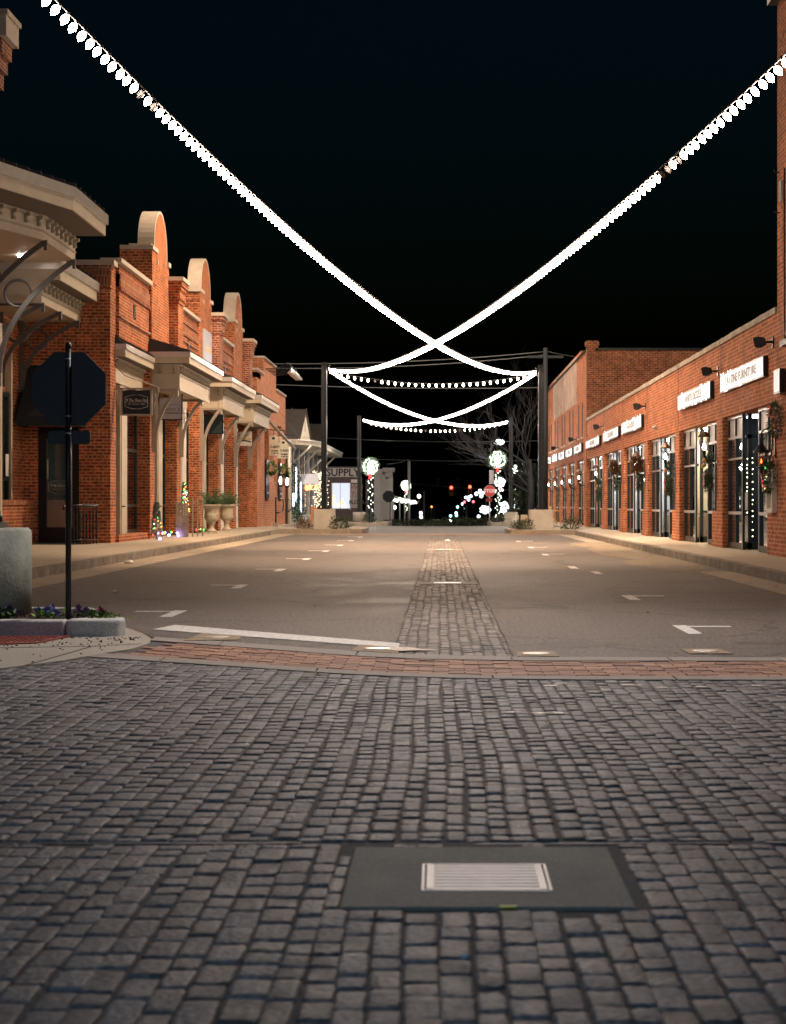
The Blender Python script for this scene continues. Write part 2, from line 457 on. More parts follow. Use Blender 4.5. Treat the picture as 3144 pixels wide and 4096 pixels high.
# left part, beyond the apron
mb.add([(-2.25,c_up(-2.25),.003),(-2.25,60.5,.003),(-5.25,60.5,.003),(-5.25,22,.003),(-7.5,19.5,.003),(-9,17.2,.003),(-9,14.9,.003),(-2.6,14.9,.003),(-2.32,14.1,.003)][::-1], [tuple(range(9))])
struct(mb, 'road', G_asph)

# joints bed under setts and bricks
mb = MB().box(-9, 6.5, -2, 15.2, -.03, -.0058)
mb.box(-.42, .58, 12, 60.5, -.03, -.0050)
struct(mb, 'joint_sand', G_joint)

def stone(mb, x0, x1, y0, y1, res=3, h=0.0, rim=.0026, drop=.03):
    w = x1-x0; l = y1-y0
    if w < .03 or l < .04: return
    mb.cur = rnd.random()
    tx = rnd.uniform(-.018,.018); ty = rnd.uniform(-.03,.02); hz = h + (rnd.uniform(-.0015,.0015) if rnd.random() < .7 else rnd.uniform(-.003,.004))
    j = lambda: rnd.uniform(-.004,.004)
    n = res+1; vs = []
    e = .20
    us = [0, e, 1-e, 1] if res == 3 else [0, .12, .35, .65, .88, 1] if res == 5 else [0, 1]
    for a, u in enumerate(us):
        for b, v in enumerate(us):
            edge = (a in (0, res)) + (b in (0, res))
            x = x0+w*u; y = y0+l*v
            if edge == 2: x += w*.09*(.5-u)*2*.5; y += l*.05*(.5-v)
            z = hz + tx*(u-.5)*w + ty*(v-.5)*l*1.3 - (rim if edge == 1 else rim*1.5 if edge == 2 else rnd.uniform(-.0015,.002))
            vs.append((x+j()*.6, y+j(), z))
    fs = [(a*n+b, (a+1)*n+b, (a+1)*n+b+1, a*n+b+1) for a in range(res) for b in range(res)]
    ring = [a*n for a in range(n)] + [res*n+b for b in range(1, n)] + [a*n+res for a in range(res-1, -1, -1)] + [b for b in range(res-1, 0, -1)]
    k = len(vs)
    for i in ring: vs.append((vs[i][0], vs[i][1], -drop))
    m = len(ring)
    fs += [(ring[i], k+i, k+(i+1) % m, ring[(i+1) % m]) for i in range(m)]
    mb.add(vs, fs, 0, True)

def setts(mb, x0, x1, ya, yb, w, l, gap, res, holes=(), wave=.012, clipx=None):
    x = x0; ci = 0
    while x < x1-.02:
        ww = w*rnd.uniform(.84, 1.18)
        if x+ww > x1-.03: ww = x1-x
        ph = rnd.uniform(0, 6)
        y = ya + rnd.uniform(-l, 0)
        top = yb(x+ww/2) if callable(yb) else yb
        while y < top-.03:
            ll = l*rnd.uniform(.66, 1.38)
            cx = wave*math.sin(y*1.1+x*.7)+.006*math.sin(y*2.7+ph)
            g2 = rnd.choice((.6,.8,1,1.3,2.6))
            a0, a1, b0, b1 = x+cx+gap/2, x+ww+cx-gap/2, max(y, ya)+gap*g2, min(y+ll, top)-gap*g2
            ok = True
            for (hx0, hx1, hy0, hy1) in holes:
                if a1 > hx0 and a0 < hx1 and b1 > hy0 and b0 < hy1:
                    mx, my = (a0+a1)/2, (b0+b1)/2
                    if hx0 < mx < hx1 and hy0 < my < hy1: ok = False; break
                    if my < hy0: b1 = hy0-gap/2
                    elif my > hy1: b0 = hy1+gap/2
                    elif mx < hx0: a1 = hx0-gap/2
                    else: a0 = hx1+gap/2
            if ok and clipx is not None:
                lim = clipx((b0+b1)/2)
                if a1 < lim+.02: ok = False
                elif a0 < lim: a0 = lim+gap/2
            if ok: stone(mb, a0, a1, b0, b1, res)
            y += ll
        x += ww; ci += 1
SL = (-.275, .525, 4.665, 5.49)
mb = MB()
lim_lo = lambda x: min(c_lo(x), 12.4)
clipf = lambda y: apX(y) if y > 8.6 else -9
setts(mb, -2.3, 2.1, 1.8, 5.555, .079, .152, .0022, 5, [SL])
setts(mb, -5.5, -2.3, 1.8, 5.555, .079, .152, .0022, 3, clipx=clipf)
setts(mb, 2.1, 4.6, 1.8, 5.555, .079, .152, .0022, 3)
setts(mb, -6.3, 6.0, 5.61, lim_lo, .079, .152, .0022, 3, [(-.3, .55, 4, 5.5)], clipx=clipf, wave=.012)
# thin header course across the square
x = -6
while x < 5:
    w = rnd.uniform(.5, 1.4)
    stone(mb, x, x+w-.01, 5.562, 5.602, 1, h=-.004, rim=0)
    x += w
tag(mb.build('cobblestone_paving', G_cob, tint=True), kind='structure')
mb = MB()
for (a, b) in ((12.3, 23.5), (24.2, 41.0), (41.7, 59.6)):
    setts(mb, -.345, .505, a, b, .082, .155, .0022, 3 if a < 30 else 1, wave=.002)
tag(mb.build('cobblestone_strip', G_cobs, tint=True), kind='structure')

# concrete strips and brick band of the crossing
mb = MB()
def strip(mb, lo, hi, x0, x1, z, n=70):
    for i in range(n):
        a = x0+(x1-x0)*i/n; b = x0+(x1-x0)*(i+1)/n
        if i % 9 == 4: b -= .012
        mb.add([(a,lo(a),z),(b,lo(b),z),(b,hi(b),z),(a,hi(a),z)], [(0,1,2,3)])
        mb.add([(a,lo(a),z),(b,lo(b),z),(b,lo(b),-.02),(a,lo(a),-.02)], [(3,2,1,0)])
strip(mb, c_bt, c_up, -2.3, 6.2, .006)
strip(mb, c_lo, c_bb, -2.55, 6.2, .005)
mb.box(-.33, .495, 23.52, 24.18, -.02, .003); mb.box(-.33, .495, 41.02, 41.68, -.02, .003)
struct(mb, 'concrete_edge_strip', ground_mat('edge_concrete', (.22,.20,.175), (.31,.28,.25), 2, (.7,.85), .4, 110, speck=.2))
mb = MB()
nr = 10
for r in range(nr):
    v0 = r/nr; v1 = (r+1)/nr
    x = -2.75 + (.1 if r % 2 else 0)
    while x < 6.1:
        a, b = x+.004, x+.196
        f = lambda xx, v: c_bb(xx)*(1-v)+c_bt(xx)*v
        ym = f((a+b)/2, (v0+v1)/2)
        if a > apX(ym)+.02 or ym < 12.2 and a > -2.5 and a > apX(ym):
            mb.cur = rnd.random(); z = rnd.uniform(-.003, .003)
            g = .055
            p = [(a, f(a,v0+.006)), (b, f(b,v0+.006)), (b, f(b,v1-.006)), (a, f(a,v1-.006))]
            vs = [(q[0], q[1], z) for q in p]+[(q[0], q[1], -.03) for q in p]
            mb.add(vs, [(0,1,2,3),(0,4,5,1),(1,5,6,2),(2,6,7,3),(3,7,4,0)])
        x += .2
tag(mb.build('brick_band', G_brk, tint=True), kind='structure')
# far crossing
mb = MB()
y = 60.6
for r in range(14):
    x = -4.6+(.15 if r % 2 else 0)
    while x < 4.1:
        mb.cur = rnd.random()
        mb.box(x, x+.28, y, y+.095, -.03, rnd.uniform(0,.004)); x += .3
    y += .11
tag(mb.build('far_brick_band', G_brk, tint=True), kind='structure')
mb = MB().box(-5.2, 4.5, 62.2, 62.9, -.03, .004)
struct(mb, 'far_concrete_edge', G_gut)

# concrete apron with joints at the left corner
mb = MB()
n = 60
for i in range(n):
    y0 = 8.6+(15.6-8.6)*i/n; y1 = 8.6+(15.6-8.6)*(i+1)/n
    mb.add([(-9,y0,.006),(apX(y0),y0,.006),(apX(y1),y1,.006),(-9,y1,.006)], [(0,1,2,3)])
    mb.add([(apX(y0),y0,.006),(apX(y1),y1,.006),(apX(y1),y1,-.02),(apX(y0),y0,-.02)], [(3,2,1,0)])
G_ap = ground_mat('apron_concrete', (.30,.27,.23), (.38,.35,.30), 1.5, (.7,.9), .35, 80, speck=.15)
struct(mb, 'concrete_apron', G_ap)
mb = MB()
mb.prism([(-9,11.9),(-2.62,13.18),(-2.30,13.42),(-2.30,13.44),(-2.63,13.205),(-9,11.925)], 'z', .006, .0075)
mb.prism([(-2.62,13.18),(-2.75,11.65),(-2.77,11.65),(-2.64,13.18)], 'z', .006, .0078)
struct(mb, 'apron_joint', M_blackm)
# tactile pad
mb = MB()
pad = [(-5.0,12.62),(-3.10,13.42),(-2.98,14.14),(-5.0,14.14)]
mb.prism(pad, 'z', .006, .016)
for i in range(14):
    for k in range(46):
        x = -5.0+.044*k+.02; y = 12.7+i*.1
        if y < 12.7+(x+5)*.42 or x > -3.16+(y-13.42)*.16: continue
        mb.box(x, x+.024, y, y+.05, .016, .022)
struct(mb, 'tactile_pad', M_tact)
mb = MB(); mb.prism([(2.45,12.0),(2.34,12.2),(2.33,12.1),(2.36,11.9),(2.6,11.75),(6,11.6),(6,13.5),(2.6,12.7)], 'z', -.01, .010)
struct(mb, 'right_apron', G_ap)

# raised planting island, front left
mb = MB()
mb.prism([(-9,14.16),(-3.05,14.16),(-3.05,14.34),(-9,14.34)], 'z', -.02, .138)
mb.prism([(-3.04,14.155),(-2.72,14.16),(-2.62,14.22),(-2.585,14.32),(-2.62,14.5),(-2.78,14.62),(-2.9,14.5),(-3.04,14.34)], 'z', -.02, .142)
o = struct(mb, 'island_kerb', G_kerbl)
bv = o.modifiers.new('bevel', 'BEVEL'); bv.width = .025; bv.segments = 3
for p in o.data.polygons: p.use_smooth = False
mb = MB(); mb.prism([(-2.75,14.6),(-2.66,14.52),(-3.2,16.0),(-9,17.0),(-9,16.85),(-3.3,15.86)], 'z', -.02, .13)
struct(mb, 'island_rear_kerb', G_kerbl)
mb = MB()
n = 44
vs = []; fs = []
for j in range(9):
    for i in range(n+1):
        u = i/n; v = j/8
        x = -9+(6.25+(-.35*v))*u
        ym = 16.9-(1.05+(-.0))*u if x < -3.3 else 15.9-(x+3.3)*2.2
        y = 14.33+(ym-14.33)*v
        z = .10+.05*math.sin(v*PI)+rnd.uniform(-.012,.016)
        vs.append((x,y,z))
for j in range(8):
    for i in range(n): fs.append((j*(n+1)+i, j*(n+1)+i+1, (j+1)*(n+1)+i+1, (j+1)*(n+1)+i))
mb.add(vs, fs, 0, True)
for k in range(900):
    u = rnd.random(); x = -5.4+2.7*u; y = 14.32+rnd.random()*(1.1 if x < -3.1 else .35)
    mb.leaf((x,y,.13+rnd.uniform(0,.02)), rnd.uniform(.02,.05), .012, (rnd.uniform(-1,1), rnd.uniform(-1,1), rnd.uniform(-.1,.5)))
struct(mb, 'mulch_bed', M_soil)
# mulch crumbs spilled on the concrete
mb = MB()
for k in range(380):
    y = 14.12-abs(rnd.gauss(0,.75)); x = rnd.uniform(-5.2, -2.4)
    if y > 14.1 or y < 11.2 or x > apX(y)-.03: continue
    s_ = rnd.uniform(.004,.012)
    mb.rbox((x,y,.010), (s_*1.6,s_,.006), rnd.uniform(0,3), m=0)
tag(mb.build('mulch_crumbs', M_soil), 'dark mulch crumbs spilled over the pale concrete beside the island kerb', 'mulch', kind='stuff')

# kerbs, gutters, sidewalks
mb = MB()
y = 6
while y < 63.5:
    mb.box(-12.5, -7.30, y, y+1.49, -.02, .150); mb.box(-7.28, -6.02, y, y+1.49, -.02, .149); y += 1.505
mb2 = MB()
y = 6
while y < 60:
    mb2.box(-6.0, -5.86, y, y+2.99, -.02, .143); y += 3.01
o = struct(mb, 'left_sidewalk', G_side)
o = struct(mb2, 'left_kerb', G_kerb)
mb = MB(); y = 20.4
while y < 60:
    mb.box(-5.855, -5.2, y, y+2.99, -.02, .008); y += 3.01
struct(mb, 'left_gutter', G_gut)
mb = MB(); y = 6
while y < 66:
    mb.box(4.76, 5.95, y, y+1.49, -.02, .149); mb.box(5.96, 8.6, y, y+1.49, -.02, .150); y += 1.505
struct(mb, 'right_sidewalk', G_side)
mb = MB(); y = 6
while y < 60:
    mb.box(4.6, 4.75, y, y+2.99, -.02, .143 if y < 30 else .145); y += 3.01
struct(mb, 'right_kerb', G_kerb)
mb = MB(); y = 12.5
while y < 60:
    if not 27 < y < 48: mb.box(4.06, 4.59, y, y+2.99, -.02, .008)
    y += 3.01
struct(mb, 'right_gutter', G_gut)
mb = MB()
def blob(mb, cx, cy, rx, ry, z, n=26, jag=.16, seed=0):
    r2 = random.Random(seed); pts = []
    for i in range(n):
        t = 2*PI*i/n; k = 1+r2.uniform(-jag, jag)
        pts.append((cx+rx*k*math.cos(t), cy+ry*k*math.sin(t), z))
    mb.add(pts, [tuple(range(n))])
mb.box(3.75, 4.59, 27.2, 48.5, -.02, .006)
blob(mb, 3.9, 31, .55, 3.2, .0075, seed=3); blob(mb, 3.85, 38, .5, 4.5, .0078, seed=5); blob(mb, 3.9, 45, .55, 3.5, .0072, seed=8)
struct(mb, 'worn_gutter_patch', ground_mat('sandy_patch', (.11,.09,.06), (.24,.19,.13), 3, (.7,.9), .8, 40, crack=True, speck=.3))
# darker stains of the asphalt
mb = MB()
for (cx, cy, rx, ry, sd) in ((-4.0,24,.5,.5,1),(-4.3,29,.7,.35,2),(-2.6,25.5,.35,.3,4),(-3.2,19.8,.5,.18,6),(2.6,13.6,.28,.18,7),(2.9,17.8,.5,.15,9),(2.9,21.2,.9,.16,10),(1.0,13.4,.22,.4,11),(3.2,24,.6,.3,12)):
    blob(mb, cx, cy, rx, ry, .0052, 30, .25, sd)
struct(mb, 'asphalt_stains', ground_mat('asphalt_stained', (.055,.050,.047), (.09,.08,.073), 3, (.55,.75), .9, 90, speck=.4))
# islands at the far crossing
def island(name, pts, z0, z1):
    o = struct(MB().prism(pts, 'z', z0, z1), name, G_gut); return o
island('far_left_island', [(-8,64.2),(-3.35,64.2),(-2.95,64.7),(-2.85,65.6),(-2.9,70),(-3.3,71.5),(-8,72)], -.02, .15)
island('far_right_island', [(5.0,62.2),(2.95,62.2),(2.5,62.7),(2.4,63.6),(2.5,68.5),(3,69.5),(5.9,69.5)], -.02, .15)
island('farther_left_island', [(-9,94),(-3.6,94),(-2.9,95),(-2.9,103),(-9,104)], -.4, .06)
island('farther_right_island', [(8,93),(3.3,93),(2.7,94),(2.7,103),(8,104)], -.4, .06)
struct(MB().box(-30, -7.0, 64.2, 110, -.35, .12), 'far_left_pavement', G_gut)
struct(MB().box(5.0, 9.0, 66.1, 104, -.35, .13), 'far_right_pavement', G_gut)

# painted marks
mb = MB()
def mark(x, y, s, L=.43):
    mb.box(x-.06, x+.06, y-.5, y+.5, .003, .008)
    if s: mb.box(min(x+s*.06, x+s*L), max(x+s*.06, x+s*L), y+.28, y+.42, .003, .0078)
for k in range(8): mark(-2.62, 17.1+5.65*k, -1)
for (x, y, s) in ((2.1,14.95,1),(2.17,20.05,1),(2.42,27.3,0),(2.22,29.5,0),(2.2,37,1),(2.2,43,1),(2.2,50,1)): mark(x, y, s)
mb.prism([(-2.46,14.95),(-.32,13.02),(-.32,13.46),(-2.36,15.5)], 'z', .003, .0085)
struct(mb, 'road_markings', M_paintw)
# ------------------------------------------------------------------ festoon strings and their poles
def bulb_mesh(name, mats, r=.036, L=.104, n=8):
    mb = MB()
    mb.lathe([(.012,.02),(.018,.0),(.020,-.02)], (0,0,0), 6, 0)
    mb.lathe([(.016,-.021),(r*.85,-.03-L*.12),(r*1.08,-.03-L*.36),(r*.95,-.03-L*.6),(r*.5,-.03-L*.86),(.003,-.03-L)], (0,0,0), n, 1)
    o = mb.build(name, mats)
    me = o.data; bpy.data.objects.remove(o)
    return me
ME_on = bulb_mesh('bulb', [M_black, E_bulb]); ME_off = bulb_mesh('unlit_bulb', [M_black, E_bulboff])
ME_on_far = bulb_mesh('bulb_far', [M_black, E_bulb], .033, .11, 6)
def string_light(label, A, B, sag, tilt=0, off=(), meon=None, sp=.235, skipend=.3):
    A = Vector(A); B = Vector(B)
    root = thing('string_light', A, label, 'string light', 'string lights hung across the street')
    D = B-A; Ld = D.length; n = int(Ld/sp)
    def pt(u): return A + D*u + Vector((0,0,-4*sag*u*(1-u)))
    pts = [pt(i/60) for i in range(61)]
    MB().tube(pts, .009, 5, 0).build('cable', M_wire, root)
    lst = []
    hz = Vector((D.x, D.y, 0)).normalized(); side = Vector((hz.y, -hz.x, 0))
    for i in range(n):
        u = (i+.5)/n
        if u*Ld < skipend or (1-u)*Ld < skipend: continue
        p = pt(u)
        key = p.y + (0 if abs(D.y) > 5 else abs(p.x)*.001)
        lst.append((key, i, p))
    lst.sort(key=lambda t: t[0])
    st = []
    for k, (_, i, p) in enumerate(lst):
        me = ME_off if i in off else (meon or ME_on)
        up = (Vector((0,0,1)) + side*tilt + Vector((rnd.uniform(-.12,.12), rnd.uniform(-.12,.12), 0))).normalized()
        q = Vector((0,0,1)).rotation_difference(up)
        if k < 100:
            o = bpy.data.objects.new('bulb' if me is not ME_off else 'unlit_bulb', me); COL.objects.link(o)
            o.parent = root; o.location = p-A; o.rotation_mode = 'QUATERNION'; o.rotation_quaternion = q
        else:
            st.append((me, Matrix.Translation(p) @ q.to_matrix().to_4x4()))
    if st:
        mb = MB()
        for me, M in st:
            b = len(mb.v)
            mb.add([M @ v.co for v in me.vertices], [tuple(p.vertices) for p in me.polygons])
            for j, p in enumerate(me.polygons): mb.mi[-len(me.polygons)+j] = p.material_index; mb.sm[-len(me.polygons)+j] = True
        mb.build('distant_bulbs', [M_black, E_bulb], root)['kind'] = 'stuff'
    return root
ZP = 6.15
L1 = (-4.27,66,6.22); R1 = (3.62,66,6.12); L2 = (-4.42,98,5.85); R2 = (3.76,98,5.75)
string_light('long string of white bulbs rising from the nearer right pole to the top left corner', (-3.95,14.8,6.05), R1, 1.22, .75, off=(19,21))
string_light('long string of white bulbs rising from the nearer left pole to the right edge', (4.0,14.8,5.92), L1, 1.22, -.75, off=(29,31,32))
string_light('upper cross string of white bulbs sagging between the two nearer poles', (L1[0]+.1,66,6.08), (R1[0]-.1,66,5.98), .42, 0, off=(6,), sp=.25)
string_light('string of white bulbs running from the nearer left pole back to the farther right pole', L1, R2, .95, .1, meon=ME_on_far)
string_light('string of white bulbs running from the nearer right pole back to the farther left pole', R1, L2, .95, -.1, meon=ME_on_far)
string_light('lower cross string of white bulbs sagging between the two farther poles', (L2[0]+.1,98,5.75), (R2[0]-.1,98,5.68), .5, 0, off=(12,19), sp=.27, meon=ME_on_far)

M_conc2 = pl('pale_base_concrete', (.46,.42,.35), .85, noise=.14, nscale=2.5, bump=.3, bscale=45)
def pole(x, y, label, top, base_z, hbase=.72, rb=.42, cyl=False, twin=True):
    root = thing('light_pole', (x,y,base_z), label, 'pole', 'steel poles holding the string lights')
    mb = MB()
    if cyl:
        mb.lathe([(rb,0),(rb,hbase-.03),(rb-.03,hbase)], (x,y,base_z), 32)
    else:
        c = .06; r = rb
        mb.prism([(x-r+c,y-r),(x+r-c,y-r),(x+r,y-r+c),(x+r,y+r-c),(x+r-c,y+r),(x-r+c,y+r),(x-r,y+r-c),(x-r,y-r+c)], 'z', base_z, base_z+hbase)
    mb.build('concrete_base', M_conc2, root)
    zb = base_z+hbase
    mb = MB(); mb.box(x-.24,x+.24,y-.24,y+.24,zb,zb+.05)
    for sx in (-1,1):
        for sy in (-1,1): mb.lathe([(.03,0),(.03,.05),(.012,.06),(.012,.09)], (x+sx*.18,y+sy*.18,zb+.05), 6)
    mb.build('base_plate', M_black, root)
    mb = MB()
    mb.box(x-.09,x+.09,y-.02,y+.02,zb+.05,top)
    mb.box(x-.105,x-.035,y-.08,y+.08,zb+.05,top); mb.box(x+.035,x+.105,y-.08,y+.08,zb+.05,top)
    mb.box(x-.11,x+.11,y-.09,y+.09,top,top+.03)
    mb.build('pole', M_black, root)
    mb = MB()
    s = 1 if x < 0 else -1
    mb.tube([(x+s*.10,y,top-.12),(x+s*.22,y,top-.1),(x+s*.24,y,top-.16),(x+s*.2,y,top-.2)], .015, 6)
    mb.build('hook', M_black, root)
    return root
pole(-4.42, 66, 'black steel pole on a square concrete base, left, nearer pair', 6.38, .14, .74, .41)
pole(3.76, 66, 'black steel pole on a wide concrete base, right, nearer pair', 6.28, .10, .76, .45)
pole(-4.6, 98, 'thinner looking black pole on a concrete base, left, farther pair', 5.98, .0, .62, .36, cyl=True)
pole(3.9, 98, 'thinner looking black pole on a concrete base, right, farther pair', 5.9, .0, .62, .38)
r = pole(-4.0, 14.95, 'weathered green-grey concrete pole base in the mulch bed at the left edge', 6.2, .10, .775, .49, cyl=True)
for c in [o for o in bpy.data.objects if o.parent == r]:
    if c.name.startswith('concrete_base'):
        c.data.materials[0] = pl('mossy_concrete', (.34,.37,.32), .9, noise=.3, nscale=3.5, bump=.5, bscale=40)
tag(MB().box(3.02,3.27,66.3,66.8,.14,.66).build('concrete_block', M_conc), 'small pale concrete block behind the right near pole base', 'block')
# ------------------------------------------------------------------ left side: brick shop row with arched gables
def text_mesh(s, size, M, name, mat, parent, shear=0, align='CENTER', thick=.004, xs=1.0, bold=0):
    cu = bpy.data.curves.new('t', 'FONT'); cu.body = s; cu.size = size; cu.align_x = align; cu.align_y = 'CENTER'
    cu.extrude = thick; cu.shear = shear; cu.offset = bold; cu.resolution_u = 3
    o = bpy.data.objects.new('t', cu); COL.objects.link(o)
    dg = bpy.context.evaluated_depsgraph_get(); dg.update()
    me = o.evaluated_get(dg).to_mesh()
    mb = MB()
    mb.add([M @ Vector((v.co.x*xs, v.co.y, v.co.z)) for v in me.vertices], [tuple(p.vertices) for p in me.polygons])
    o.evaluated_get(dg).to_mesh_clear(); bpy.data.objects.remove(o)
    return mb.build(name, mat, parent)
def face_cam(x, y, z):   # text lying in the XZ plane, read from -Y
    return Matrix.Translation((x,y,z)) @ Matrix.Rotation(PI/2,4,'X')
def face_left(x, y, z):  # on the right-hand facades: read from -X (text runs towards -Y)
    return Matrix.Translation((x,y,z)) @ Matrix.Rotation(-PI/2,4,'Z') @ Matrix.Rotation(PI/2,4,'X')
def face_right(x, y, z): # on the left-hand facades: read from +X
    return Matrix.Translation((x,y,z)) @ Matrix.Rotation(PI/2,4,'Z') @ Matrix.Rotation(PI/2,4,'X')

B = thing('shop_row', (-8.5,42,0), 'orange brick shop row with three round arched gables and tan canopies', 'building')
WX = -7.75          # upper wall face
SX = -8.05          # storefront plane
PY = [41.4+0, 46.2, 50.9, 55.6, 60.3, 64.9, 69.4]
mb = MB()
# end wall facing the camera, with a door opening
y0, y1 = 41.4, 41.75
mb.box(-9.9, -9.55, y0, y1, 0, 2.9); mb.box(-8.57, -7.83, y0, y1, 0, 2.9)
mb.box(-9.9, -7.83, y0, y1, 2.9, 6.72)
mb.box(-13.9, -9.9, y0, y1, 0, 6.72)
mb.box(-8.18, -7.83, y1, 42.1, 0, 6.72)       # corner pier return
mb.build('end_wall', M_brickL, B)
mb = MB()
mb.box(-8.08, WX, 42.1, 69.6, 4.62, 6.85)
for y in PY[1:]:
    mb.box(-8.5, -7.69, y, y+.72, 0, 4.62)
mb.box(-8.0, WX, 42.1, 46.2, .0, .33)
for a, b in zip(PY[1:], PY[2:]): mb.box(-8.3, -8.0, a+.72, b, 0, .30)
mb.box(-13.5, -8.1, 69.3, 69.6, 0, 6.8)
mb.build('street_wall', M_brickL, B)
# soldier courses & string courses
MB().box(-7.83, -7.715, 42.1, 46.38, 6.30, 6.62).build('soldier_course', M_brickS, B); MB().box(-9.9, -7.80, 41.36, 41.4, 6.24, 6.6).build('soldier_course', M_brickS, B)
for g in (46.4, 55.6, 64.8):
    e = min(g+9.2, 69.6)
    MB().box(-7.8, -7.715, g+4.7, e-.02, 6.15, 6.42).build('soldier_course', M_brickS, B)
def line(y0, y1, z, x=-7.70): MB().box(-7.78, x, y0, y1, z, z+.055).build('corbel_course', M_brickL2, B)
line(42.1, 46.4, 5.55, -7.70); line(42.1, 46.4, 6.22, -7.70)
for g in (46.4, 55.6, 64.8):
    for z in (5.95, 6.5): line(g+4.7, min(g+9.2, 69.6)-.02, z)
MB().box(-9.95, -7.79, 41.33, 41.4, 6.64, 6.72).build('corbel_course', M_brickL2, B); MB().box(-9.95, -7.8, 41.36, 41.4, 6.12, 6.18).build('corbel_course', M_brickL2, B)
MB().box(-10.0, -7.72, 41.28, 41.8, 6.72, 6.84).build('parapet_cap', M_cap, B); MB().box(-8.15, -7.64, 41.8, 46.35, 6.85, 6.96).build('parapet_cap', M_cap, B)
for g in (46.4, 55.6, 64.8):
    MB().box(-8.15, -7.64, g+4.75, min(g+9.18, 69.7), 6.85, 6.95).build('parapet_cap', M_cap, B)
# gables
for g in (46.4, 55.6, 64.8):
    mb = MB()
    mb.box(-8.32, -7.68, g, g+.75, 4.62, 7.82)          # near pier, flush
    mb.box(-8.05, -7.68, g+.75, g+2.95, 5.1, 7.80)
    # stepped corbels of the near pier
    for k, (z0, z1, o) in enumerate(((6.95,7.1,.03),(7.1,7.4,.06),(7.4,7.55,.09),(7.55,7.82,.12))):
        mb.box(-8.32-o*1.6, -7.66, g-o*.5, g+.76, z0, z1)
    n = 20
    cx = g+1.62; r = 1.06
    pts = [(cx-r, 7.82)] + [(cx+r*math.cos(PI-PI*i/n), 7.95+r*1.02*math.sin(PI-PI*i/n)) for i in range(n+1)] + [(cx+r, 7.82)]
    mb.prism(pts, 'x', -8.0, -7.70)
    mb.build('gable', M_brickL, B)
    # the far pier, standing proud and flaring upward
    mb = MB()
    mb.box(-8.1, -7.42, g+2.95, g+3.95, 4.62, 6.75)
    for (z0, z1, o) in ((6.75,6.86,.03),(6.86,7.1,.06),(7.1,7.22,.09),(7.22,7.36,.13)):
        mb.box(-8.1-o, -7.42+o, g+2.95-o, g+3.95+o, z0, z1)
    mb.build('gable_pier', M_brickL2 if g > 50 else M_brickL, B)
    mb = MB()
    mb.box(-8.50, -7.62, g-.12, g+.8, 7.82, 7.93); mb.box(-8.3, -7.7, g+.1, g+.82, 7.93, 8.0)
    mb.build('pier_cap', M_cap, B)
    MB().box(-8.1, -7.62, g+2.6, g+2.95, 7.72, 7.84).build('kneeler_stone', M_cap, B)
    MB().box(-8.30, -7.25, g+2.8, g+4.12, 7.36, 7.47).build('pier_cap', M_cap, B)
    mb = MB()
    R0, R1 = r, r+.075
    a = [(cx+R1*math.cos(PI-PI*i/24), 7.93+R1*1.02*math.sin(PI-PI*i/24)) for i in range(25)]
    b = [(cx+R0*math.cos(PI*i/24), 7.93+R0*1.02*math.sin(PI*i/24)) for i in range(25)]
    vs = [(-8.14, p[0], p[1]) for p in a]+[(-7.693, p[0], p[1]) for p in a]+[(-8.14, p[0], p[1]) for p in b[::-1]]+[(-7.693, p[0], p[1]) for p in b[::-1]]
    fs = []
    for i in range(24):
        fs += [(i, i+1, 26+i, 25+i), (50+i, 75+i, 76+i, 51+i), (25+i, 26+i, 76+i, 75+i), (i, 50+i, 51+i, i+1)]
    mb.add(vs, fs); mb.box(-8.14, -7.693, cx-R1, cx-R0, 7.84, 7.93); mb.box(-8.14, -7.693, cx+R0, cx+R1, 7.6, 7.93)
    mb.build('arch_coping', M_cap, B)
    MB().box(-7.68, -7.66, g+.9, g+1.02, 7.55, 7.68).build('weep_vent', M_cap, B)
# louvre vents in the upper wall
for y in (44.2, 53.6, 62.6):
    mb = MB(); mb.box(-7.76, -7.735, y-.16, y+.16, 5.75, 6.1)
    for k in range(6): mb.box(-7.74, -7.72, y-.13, y+.13, 5.78+k*.05, 5.80+k*.05, 1)
    mb.build('wall_vent', [M_black, M_alu], B)

